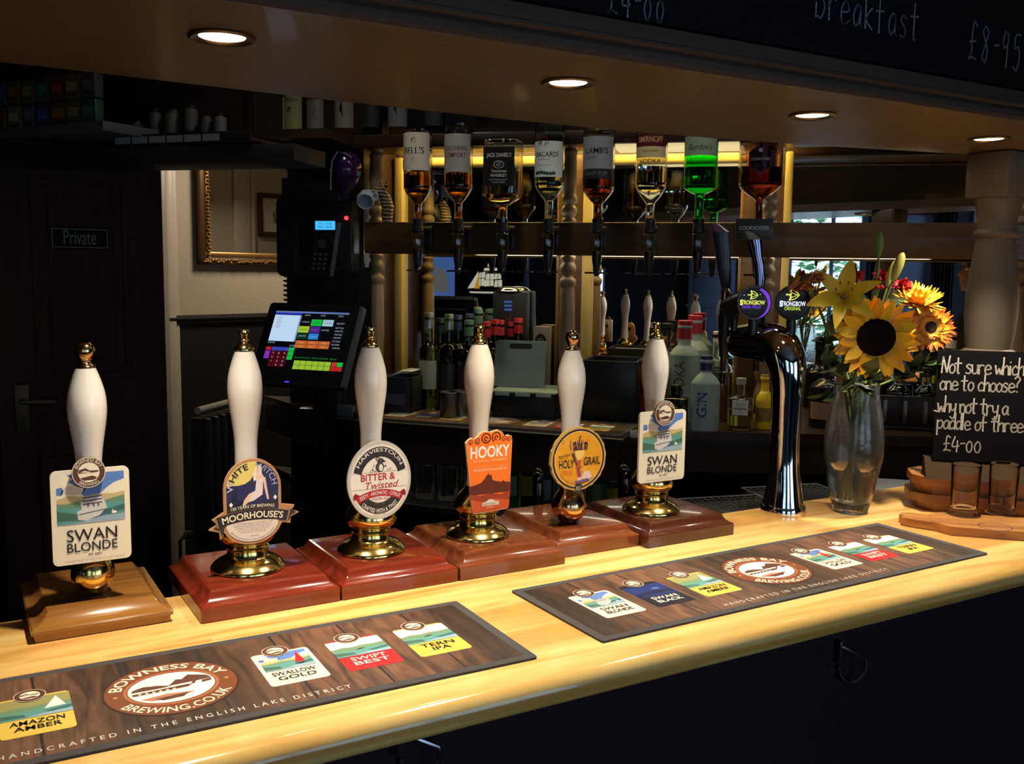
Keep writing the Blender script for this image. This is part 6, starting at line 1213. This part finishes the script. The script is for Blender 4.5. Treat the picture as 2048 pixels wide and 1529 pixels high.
for r_ in (0, 1):
    for k in range(3): key(.38+k*.155, .495+r_*.065, .53+k*.155, .555+r_*.065, (215, 110, 50)); A.text(('HALF', 'PINT', 'DBL', 'TAB', 'SPLIT', 'VOID')[r_*3+k], .455+k*.155, .54+r_*.065, -.025, glow(250, 190, 140, .7), 3, w=.07)
key(0, .62, .07, .68, (200, 40, 60))
for k in range(3): key(.08+k*.078, .62, .155+k*.078, .68, (70, 80, 200))
for k in range(3): key(.315, .62+k*.07, .39, .685+k*.07, G1)
key(0, .69, .07, .82, (150, 50, 210))
for r_ in range(4):
    for k in range(3): key(.08+k*.078, .69+r_*.066, .155+k*.078, .752+r_*.066, (90, 14, 26), .6); A.text('789456123.0C'[r_*3+k], .117+k*.078, .738+r_*.066, -.03, glow(220, 190, 190, .7), 3)
for r_ in (0, 1):
    for k in range(6): key(.43+k*.083, .83+r_*.075, .508+k*.083, .90+r_*.075, (170, 210, 60))
key(.935, .83, 1.0, .90, (210, 60, 60)); key(.93, .905, 1.08, .975, (205, 40, 45)); key(1.005, .83, 1.08, .90, G1)
TXW = glow(170, 185, 205, .7); 
for s, x, y in (('DRINK', .45, .075), ('FOOD', .66, .075), ('MISC', .90, .075), ('CARLING', .445, .19), ('GUINNESS', .735, .32), ('DRAUGHT', .92, .20), ('BOTTLES', .92, .275), ('SPIRITS', .92, .33), ('WINE GLASS', .92, .385), ('WINE BOTT', .92, .44), ('SOFT DRINK', .92, .50), ('HOT DRINK', .92, .555), ('SNACKS', .94, .61), ('CHANGE', .05, .56), ('£0.00', .35, .60), ('JOHN SMITHS', .445, .43)): A.text(s, x, y, -.026, TXW, 4, w=min(.105, .016*len(s)))
for s, x, y, c in (('FOSTERS', .59, .20, (10, 90, 40)), ('KRONEN', .75, .20, (90, 110, 150)), ('SYMONDS', .44, .32, (90, 110, 20)), ('DARK FRUIT', .595, .32, (150, 110, 220)), ('DARK BLUE', .60, .435, (140, 200, 255))): A.text(s, x, y, -.024, glow(*c, .7), 4, w=.10)
A.text('MAIN FUNCTIONS   OTHER FUNCTIONS   SERVICE', .70, .795, -.026, glow(40, 150, 60, .7), 4, w=.56)
A.build('screen', t)
A = Art(flatmap(mp(-.025, -.142, .0006), (1, 0, 0), up, nn)); A.ell(0, 0, .010, .0022, glow(50, 50, 255, 2.5), 1); A.build('power_light', t)
t = thing('keys', 'small bunch of blue tagged keys lying right of the till', 'keys', BN(*(-1.4323, 3.1785, 1.126)[:2], ZB), TH); mb = MB(); mb.tube([(.012*math.cos(a), .012*math.sin(a), .003) for a in [k*.52 for k in range(13)]], .0012, CHROME, 6); mb.box((.022, .004, .004), (.03, .012, .006), mat('key tag blue', (.05, .07, .28), .4), .002); mb.box((-.022, -.002, .002), (.03, .007, .002), STEEL); mb.build('bunch', t)

PN = 3.19
t = thing('desk_phone', 'black office phone with lit blue display on the pier wall', 'phone', BN(-1.485, PN, 1.735), TH)
fl = lambda x, y, h: Vector((x+.05*y*0, -h, y))
mb = MB(); mb.prism(rounded(-.125, -.145, .112, .115, .02), 0, .055, BLACKP, lambda x, y, h: Vector((x, -h*(1-.8*(y-.115)/.26*.4), y))); mb.build('body', t, angle=30)
mb = MB(); mb.prism(rounded(-.165, -.150, -.100, .125, .025), .02, .085, BLACKP, lambda x, y, h: Vector((x, -h, y))); mb.build('handset', t, angle=30)
F = flatmap((0, -.080, 0), (1, 0, 0), (0, 0, 1), (0, -1, 0)); mb = MB(); mb.box((.02, -.067, -.01), (.19, .024, .24), BLACKP, .004); mb.build('fascia', t)
A = Art(F); A.rrect(-.020, .012, .055, .042, .003, glow(70, 185, 255, 1.1), 1)
for k, s in enumerate(('Mon 12:40', 'Bar 204')): A.text(s, .018, .030-.011*k, .006, glow(20, 90, 150, .6), 2, w=.05)
A.build('display', t); A = Art(F); KG = mat('key grey', (.07, .07, .08), .5)
A.ell(.005, -.035, .016, .016, KG, 1)
for r_ in range(4):
    for k in range(3): A.ell(-.020+.020*k-.003*r_, -.072-.0165*r_, .0065, .0055, KG, 1)
A.poly([(.062, .036), (.078, .036), (.048, -.148), (.032, -.148)], mat('label strip grey', (.13, .13, .14), .5), 1); A.build('keys', t)
mb = MB(); mb.lathe([(0, 0), (.007, 0), (.006, .006), (0, .008)], mat('red led', (.02, 0, 0), .3, emit=(1, .02, .03), es=4), 16, (.098, -.082, .052), M=Matrix.Rotation(R(90), 4, 'X')); mb.build('message_light', t)
t = thing('binder', 'black spiral bound book standing behind the phone', 'book', BN(-1.525, PN, 1.890), TH); mb = MB(); mb.box((0, -.03, 0), (.24, .05, .075), BLACKM, .004); mb.build('cover', t); mb = MB()
for k in range(10): mb.box((-.10+.022*k, -.0565, .02), (.006, .003, .006), KG)
mb.box((.10, -.057, -.01), (.010, .003, .07), KG); mb.build('tabs', t)
a = (-1.6245, 3.19, 1.5901); c = (-1.3323, 3.19, 1.4361)
t = thing('taxi_poster', 'dark taxi poster on the pier above the till', 'poster', BN((a[0]+c[0])/2, PN+.004, 1.49), TH)
mb = MB(); mb.box((0, 0, 0), (c[0]-a[0], .004, .26), mat('poster black', (.012, .012, .016), .4)); mb.build('sheet', t, flat=True)
A = Art(flatmap((0, -.0022, 0), (1, 0, 0), (0, 0, 1), (0, -1, 0))); TG_ = ink(52, 52, 44); A.text('Lakeside Taxis', .050, .055, .019, TG_, 2, w=.165, bold=.012); A.ell(-.07, .0, .042, .052, ink(30, 32, 44), 1); A.poly([(-.012, -.03), (.004, -.02), (.018, .012), (.03, .02), (.035, .004), (.02, -.03), (.006, -.05)], ink(40, 46, 30), 1)
for k in range(3): A.text(('safe reliable cars', 'airport runs', 'day and night')[k], .075, .014-.020*k, .009, ink(40, 40, 36), 2, w=.09-.01*k)
A.build('print', t)
t = thing('ring_binding', 'black comb of spiral binding hanging down the pier edge', 'binding', BN(-1.652, 3.19, 1.50), TH); mb = MB()
for k in range(17): mb.tube([(0, -.004, .12-.017*k), (-.012, -.010, .12-.017*k), (-.010, .004, .116-.017*k)], .0032, BLACKP, 6)
mb.box((.003, -.003, -.016), (.010, .006, .30), BLACKP); mb.build('comb', t)
t = thing('balloon', 'deep purple balloon with white ribbon under the gantry shelf', 'balloon', BN((-1.3827, 3.08, 1.9377)[0], 3.09, (-1.3827, 3.08, 1.9377)[2]), TH)
mb = MB(); mb.lathe(smooth([(0, -.080), (.008, -.074), (.030, -.05), (.052, -.01), (.055, .025), (.040, .058), (.015, .072), (0, .074)], 3), mat('balloon purple', (.030, .008, .055), .15), 32); mb.build('skin', t, angle=80)
mb = MB(); RB_ = mat('ribbon white', (.30, .28, .33), .5); mb.tube([(-.012, -.035, .066), (-.022, -.056, .035), (-.026, -.058, -.01), (-.030, -.052, -.062)], .003, RB_, 6); mb.tube([(-.012, -.035, .066), (.02, -.045, .058), (.04, -.035, .046)], .002, RB_, 6); mb.build('ribbon', t)
# animal mug and zebra ornament on the rail end
a = (-1.323, 3.14, 1.8537); t = thing('white_mug', 'small white tilted cup on the rail beside the striped ornament', 'mug', BN(a[0], 3.13, a[2]), TH)
mb = MB(); M = Matrix.Rotation(R(118), 4, 'X') @ Matrix.Rotation(R(10), 4, 'Y'); mb.lathe([(0, -.03), (.022, -.03), (.030, -.012), (.032, .012), (.029, .026), (.026, .026), (.028, .010), (.020, -.024), (0, -.026)], mat('mug white', (.50, .55, .62), .3), 10, M=M); mb.build('cup', t, angle=20)
mb = MB(); mb.tube([(.026, -.01, .012), (.042, -.012, .020), (.044, -.006, .0), (.028, -.004, -.008)], .005, mat('mug white'), 8); mb.build('handle', t)
a = (-1.282, 3.17, 1.8489); t = thing('zebra_ornament', 'small striped brown and cream animal ornament standing on the optics rail', 'ornament', BN(a[0], 3.18, 1.777), TH)
ZM = mat('zebra stripes', (.5, .4, .2), .5); N, L, p = nd(ZM); wv = N.new('ShaderNodeTexWave'); wv.bands_direction = 'Z'; wv.inputs['Scale'].default_value = 26; wv.inputs['Distortion'].default_value = 4; tc = N.new('ShaderNodeTexCoord'); rp = N.new('ShaderNodeValToRGB'); rp.color_ramp.elements[0].position = .45; rp.color_ramp.elements[0].color = (.03, .015, .008, 1); rp.color_ramp.elements[1].position = .55; rp.color_ramp.elements[1].color = (.42, .31, .14, 1)
L.new(tc.outputs['Object'], wv.inputs[0]); L.new(wv.outputs[1], rp.inputs[0]); L.new(rp.outputs[0], p.inputs['Base Color'])
mb = MB(); mb.tube([(.015, 0, 0), (.016, 0, .03), (.018, -.002, .05), (.010, -.01, .085), (-.004, -.022, .105), (-.022, -.04, .098), (-.034, -.05, .086)], [.018, .020, .022, .020, .0185, .013, .009], ZM, 14)
for q in (-1, 1): mb.lathe([(.0, .024), (.004, .016), (.006, .006), (.004, 0), (0, 0)], ZM, 8, (.006+.010*q, -.012, .115))
mb.build('body', t, angle=80)

# ------------------------------------------------------------------ bottles and packets stored above
proto = None
TB = [(588, 'dark spirit bottle on the top shelf, left of the row by the pier', .036, None, (.02, .03, .015), None), (575, '', 0, None, None, None)]
SH = [((-1.6699, 3.2, 2.084)[0], .036, (150, 140, 90), 'green bottle with cream label on the top shelf above the phone', 'd', .150), ((-1.6271, 3.2, 2.0831)[0], .037, (176, 166, 110), 'dark bottle with broad cream label, brightest label on the top shelf', 'd', .155), ((-1.5422, 3.2, 2.0814)[0], .034, (136, 128, 116), 'brown bottle with pale label and red bird on the top shelf', 'b', .140), ((-1.4319, 3.2, 2.079)[0], .037, (140, 134, 124), 'bottle with pale label and dark figure on the top shelf, left of the leftmost optic', 'b', .160), ((-1.3327, 3.2, 2.077)[0], .036, (44, 44, 48), 'black labelled bottle on the top shelf above the striped ornament', 'd', .150), ((-1.233, 3.2, 2.0749)[0], .036, (120, 124, 126), 'bottle with grey label and dark figure on the top shelf above the leftmost optic', 'b', .150), ((-1.1041, 3.2, 2.0722)[0], .036, (60, 56, 56), 'dark bottle at the right end of the top shelf row, half hidden by the canopy', 'd', .150)]
for k, (b, r, c, l, kd, lz) in enumerate(SH):
    def LB(A, r_, h, c=c, k=k, lz=lz):
        A.rect(-1.25*r_, .040, 1.25*r_, lz, ink(*c), 1, 14)
        if k == 1: A.text('JAMESON', 0, .135, .012, BLK2, 2, w=.06); A.ell(0, .105, .007, .010, BLK2, 2); A.rect(-.03, .075, .03, .0765, BLK2, 2)
        elif k == 2: A.poly([(-.014, .09), (0, .095), (.006, .12), (.011, .122), (.009, .10), (.003, .086)], ink(120, 30, 26), 2)
        elif k in (3, 5): A.poly([(-.016, .08), (-.006, .10), (-.016, .125), (.0, .135), (.012, .12), (.004, .105), (.014, .085), (.006, .075), (0, .09)], BLK2, 2)
    bottle('shelf_bottle', l, BN(b, 3.205, 2.059), (r, .29, .014, .66, .80), GDARK if kd == 'd' else mat('brown bottle glass', (.06, .022, .01), .1), (.017, .045, BLACKP), None, False, 0, [('label', LB)], 'spirit bottles on the top shelf', solid=True, seg=24)
# price ledge and small jars further left
t = thing('price_ledge', 'narrow shelf edge with a row of pale price tags at the upper left', 'shelf', BN((-1.7843, 2.7, 2.0213)[0], 2.72, (-1.7843, 2.7, 2.0213)[2]-.01), TH-.10)
mb = MB(); mb.box((0, .11, -.012), (.56, .24, .012), DARKOAK, .002); mb.box((0, -.011, -.004), (.56, .006, .034), BLACKM, .001); mb.build('shelf', t); mb = MB()
for k in range(6): mb.box((-.195+.067*k, -.0152, -.004), (.060, .0012, .021), mat('tag grey', (.45, .45, .45), .6))
mb.build('price_tag', t, flat=True)
zs = (-1.7843, 2.7, 2.0213)[2]-.0155
for k, (b, hgt, r, c, l) in enumerate((((-1.9862, 2.76, 2.0619)[0], .075, .020, (84, 78, 62), 'short cream jar on the price ledge, leftmost'), ((-1.9168, 2.76, 2.0603)[0], .112, .019, (84, 80, 80), 'tall grey jar on the price ledge'), ((-1.8482, 2.76, 2.0587)[0], .105, .024, (92, 88, 76), 'jar with wide cream label on the price ledge'), ((-1.7803, 2.76, 2.0571)[0], .118, .024, (74, 70, 64), 'tall cream jar on the price ledge'), ((-1.7202, 2.76, 2.0557)[0], .080, .022, (66, 62, 60), 'dim low tub on the price ledge'), ((-1.6694, 2.76, 2.0545)[0], .086, .021, (84, 80, 76), 'pale tub with dark band on the price ledge, rightmost'))):
    t = thing('storage_jar', l, 'jar', BN(b, 2.80-.10*(b+1.85), zs), TH, 'jars on the price ledge'); mb = MB(); mb.lathe(smooth([(0, 0), (r*.95, 0), (r, .004), (r, hgt*.8), (r*.9, hgt*.86), (r*.62, hgt*.9), (0, hgt*.9)], 2), ink(*(min(255, int(v*1.2)) for v in c)), 20); mb.build('body', t, angle=40); mb = MB(); mb.lathe([(0, hgt*.9), (r*.66, hgt*.9), (r*.66, hgt), (0, hgt)], BLACKM if k % 2 else ink(90, 84, 76), 20); mb.build('lid', t, angle=40); A = Art(wrapmap(r+.0004, 0)); A.rect(-r*1.2, hgt*.22, r*1.2, hgt*.30, BLK2, 1, 10); A.build('band', t)
t = thing('overhead_shelf', 'dim pale edged shelf of snack packets at the upper left corner', 'shelf', BN((-2.2351, 2.62, 2.0473)[0], 2.66, (-2.2352, 2.62, 2.0443)[2]), TH-.22)
mb = MB(); mb.box((0, .10, -.012), (.62, .24, .03), mat('pale shelf edge', (.12, .11, .11), .6), .003); mb.build('board', t)
PKC = [(60, 26, 22), (52, 50, 30), (34, 40, 60), (66, 60, 44), (30, 50, 40), (60, 42, 20), (50, 46, 54)]
proto = None
for row in range(2):
    for k in range(7):
        x = -.21+.07*k; loc = Vector(BN((-2.2351, 2.62, 2.0473)[0], 2.66, (-2.2352, 2.62, 2.0443)[2]+.004+.078*row)) + Matrix.Rotation(TH-.22, 3, 'Z') @ Vector((x, .03, 0))
        l = ('lower' if row == 0 else 'upper')+' row snack packet at the upper left, '+('leftmost', 'second', 'third', 'fourth', 'fifth', 'sixth', 'rightmost')[k]+' of its row'
        t = thing('snack_packet', l, 'packet', loc, TH-.22+rnd.uniform(-.1, .1), 'snack packets at the upper left'); c = PKC[(k*3+row*2) % 7]; mb = MB(); mb.box((0, 0, .037), (.060, .035, .073), ink(*(min(255, int(v*2)) for v in c)), .004); mb.build('pack', t); A = Art(flatmap((0, -.0177, .037), (1, 0, 0), (0, 0, 1), (0, -1, 0))); A.rrect(-.022, -.012, .022, .016, .004, ink(*(min(255, int(v*3.2)) for v in c)), 1); A.rect(-.02, -.028, .02, -.022, ink(70, 66, 60), 1); A.build('print', t)

# ------------------------------------------------------------------ behind the counter: swan necks, drip trays
proto = None
for x, y, zt, l in ((.652, 1.70, 1.160, 'black swan neck beer spout behind the white oval clip pump'), (1.062, 1.70, 1.172, 'black swan neck beer spout between the orange and golden clips'), (1.288, 1.70, 1.160, 'black swan neck beer spout between the golden clip and the right lake card')):
    loc = (x, y, zt)
    if proto: copy_thing(proto, loc, 0, l); continue
    t = thing('swan_neck', l, 'spout', loc, 0, 'swan neck spouts behind the pumps'); proto = t
    mb = MB(); mb.tube([(-.008, -.02, -.30), (-.008, -.02, -.06), (-.008, -.02, -.015)]+[(.006-.014*math.cos(R(a)), .005-.025*math.cos(R(a)), .010*math.sin(R(a))*1.8) for a in range(0, 181, 20)]+[(.020, .03, -.05), (.020, .03, -.085)], [.0115]*3+[.0105]*10+[.0085, .008], mat('black chrome', (.045, .045, .05), .12, 1), 16); mb.build('pipe', t, angle=80)
    mb = MB(); mb.lathe([(0, -.10), (.006, -.10), (.0095, -.085), (.0095, -.078), (0, -.078)], CHROME, 14, (.020, .03, 0)); mb.build('sparkler', t)
t = thing('back_sink_run', 'dark drip worktop behind the counter under the pumps and font', 'worktop', (.6, 1.75, 0)); mb = MB(); mb.box((.25, .12, .86), (3.0, .46, .03), BLACKM); mb.box((.25, .33, .42), (3.0, .03, .84), BLACKM); mb.build('top', t, flat=True)
proto = None
for x, y, l in ((1.62, 1.70, 'black wire drip tray behind the counter, left of the font foot'), (1.86, 1.72, 'black wire drip tray behind the counter, right of the font foot')):
    if proto: copy_thing(proto, (x, y, 1.050), -.25, l); continue
    t = thing('drip_tray', l, 'drip tray', (x, y, 1.050), -.25, 'drip trays behind the counter'); proto = t; GW = mat('grid grey', (.09, .09, .09), .35); mb = MB()
    for k in range(13): mb.tube([(-.11+.0183*k, -.08, .010), (-.11+.0183*k, .08, .010)], .0014, GW, 5)
    for k in range(9): mb.tube([(-.11, -.08+.02*k, .010), (.11, -.08+.02*k, .010)], .0014, GW, 5)
    mb.tube([(-.112, -.082, .010), (.112, -.082, .010), (.112, .082, .010), (-.112, .082, .010), (-.112, -.082, .010)], .0025, mat('grid edge', (.18, .18, .18), .3), 6); mb.build('grid', t, flat=True)
    mb = MB(); mb.box((0, 0, -.083), (.215, .155, .17), BLACKM, .004); mb.build('tray', t)

# ------------------------------------------------------------------ a customer standing at the end of the bar, seen only in the mirror
Q = BN(1.025, 1.95)
t = thing('person', 'person in dark clothes and glasses standing at the bar, profile seen in the right mirror', 'person', (Q[0], Q[1], 0), TH+math.pi)
def skin(name, verts, edges, m, parent, sub=2):       # one continuous surface grown along joints; verts: x, y, z, rx, ry
    me = bpy.data.meshes.new(name); me.from_pydata([v[:3] for v in verts], edges, []); o = bpy.data.objects.new(name, me); COL.objects.link(o); o.parent = parent
    md = o.modifiers.new('skin', 'SKIN'); md.use_smooth_shade = True
    for k, v in enumerate(verts): me.skin_vertices[0].data[k].radius = v[3:5]
    me.skin_vertices[0].data[0].use_root = True; s_ = o.modifiers.new('sub', 'SUBSURF'); s_.levels = s_.render_levels = sub; me.materials.append(m); return o
SKN = mat('person skin', (.30, .17, .12), .5); CLO = mat('dark jumper', (.012, .012, .016), .85); TRO = mat('dark trousers', (.010, .011, .016), .85); HRM = mat('dark hair', (.010, .007, .006), .6)
# body faces local +x
V = [(0, 0, .96, .085, .12), (.01, 0, 1.15, .075, .11), (.02, 0, 1.33, .085, .13), (.0, 0, 1.45, .055, .08), (.005, 0, 1.53, .050, .053), (.02, 0, 1.60, .062, .062), (.018, 0, 1.68, .082, .072), (.010, 0, 1.735, .062, .058)]
E_ = [(k, k+1) for k in range(7)]
for s_ in (-1, 1):
    n = len(V); V += [(0, .10*s_, .90, .060, .060), (.02, .105*s_, .50, .045, .047), (-.01, .105*s_, .09, .034, .036), (.10, .115*s_, .035, .03, .04), (.0, .185*s_, 1.40, .042, .042), (-.03, .235*s_, 1.12, .034, .034), (.17, .20*s_, .98, .028, .030), (.245, .18*s_, .965, .026, .034)]
    E_ += [(0, n), (n, n+1), (n+1, n+2), (n+2, n+3), (2, n+4), (n+4, n+5), (n+5, n+6), (n+6, n+7)]
    for f in range(4):
        m0 = len(V); V += [(.285, (.165+.018*f)*s_, .962-.004*f, .0095, .0095), (.315, (.163+.0195*f)*s_, .950, .0085, .0085), (.333, (.163+.0195*f)*s_, .930, .0075, .0075)]; E_ += [(n+7, m0), (m0, m0+1), (m0+1, m0+2)]
    m0 = len(V); V += [(.262, .142*s_, .958, .010, .010), (.288, .130*s_, .945, .009, .009)]; E_ += [(n+7, m0), (m0, m0+1)]
skin('body', V, E_, SKN, t)
skin('jumper', [(0, 0, .91, .140, .180), (.01, 0, 1.15, .115, .15), (.02, 0, 1.33, .125, .17), (.0, 0, 1.44, .085, .12), (.003, 0, 1.50, .062, .066), (0, .19, 1.40, .066, .066), (-.03, .237, 1.12, .056, .056), (.155, .203, .99, .040, .042), (0, -.19, 1.40, .066, .066), (-.03, -.237, 1.12, .056, .056), (.155, -.203, .99, .040, .042)], [(0, 1), (1, 2), (2, 3), (3, 4), (2, 5), (5, 6), (6, 7), (2, 8), (8, 9), (9, 10)], CLO, t)
skin('trousers', [(0, 0, .97, .122, .162), (0, .10, .90, .098, .098), (.02, .105, .50, .073, .075), (-.01, .105, .08, .058, .060), (0, -.10, .90, .098, .098), (.02, -.105, .50, .073, .075), (-.01, -.105, .08, .058, .060)], [(0, 1), (1, 2), (2, 3), (0, 4), (4, 5), (5, 6)], TRO, t)
mb = MB()
for s_ in (-1, 1): mb.lathe(smooth([(0, 0), (.045, 0), (.05, .02), (.042, .05), (0, .06)], 2), BLACKP, 16, (.05, .112*s_, .003), sx=2.4)
mb.build('shoes', t)
mb = MB()     # profile of brow, nose, lips and chin, then eyes and ears
prof_ = [(.085, 1.735), (.099, 1.700), (.101, 1.680), (.096, 1.665), (.106, 1.645), (.120, 1.628), (.118, 1.619), (.103, 1.614), (.107, 1.603), (.104, 1.596), (.108, 1.588), (.098, 1.577), (.101, 1.563), (.094, 1.550), (.070, 1.545), (.03, 1.57), (.03, 1.73)]
rings = []
for y, k in ((-.030, .80), (-.016, .94), (-.007, 1), (.007, 1), (.016, .94), (.030, .80)): rings.append([Vector((.03+(x-.03)*k, y, z)) for x, z in prof_])
mb.loft(rings, SKN)
for s_ in (-1, 1):
    mb.lathe(smooth([(0, -.012), (.010, -.006), (.012, 0), (.010, .006), (0, .012)], 2), mat('eye white', (.6, .58, .55), .3), 12, (.082, .030*s_, 1.658)); mb.lathe([(0, -.005), (.005, 0), (0, .005)], BLACKP, 10, (.0925, .030*s_, 1.658))
    mb.lathe(smooth([(0, -.03), (.014, -.018), (.018, .008), (.012, .026), (0, .03)], 2), SKN, 14, (.0, .080*s_, 1.640), sy=.5)
mb.build('face', t, angle=70)
mb = MB(); mb.lathe(smooth([(.088, -.06), (.094, -.01), (.090, .04), (.066, .075), (.03, .09), (0, .093)], 3), HRM, 28, (-.012, 0, 1.69), sx=1.05, sy=.90)
for k in range(14): mb.tube([(-.03+.02*math.sin(k), -.07+.0108*k, 1.775), (-.09, -.07+.0108*k, 1.71), (-.085, -.06+.0095*k, 1.59)], [.016, .020, .012], HRM, 8)
mb.build('hair', t, angle=70)
mb = MB()
for s_ in (-1, 1):
    mb.tube([(.104, .031*s_+.021*math.cos(a), 1.656+.018*math.sin(a)) for a in [k*.3307 for k in range(20)]], .0016, BLACKP, 6); mb.tube([(.104, .052*s_, 1.662), (.06, .074*s_, 1.662), (-.005, .082*s_, 1.660)], .0018, BLACKP, 6)
mb.tube([(.104, -.010, 1.660), (.108, 0, 1.663), (.104, .010, 1.660)], .0016, BLACKP, 6); mb.build('glasses', t)
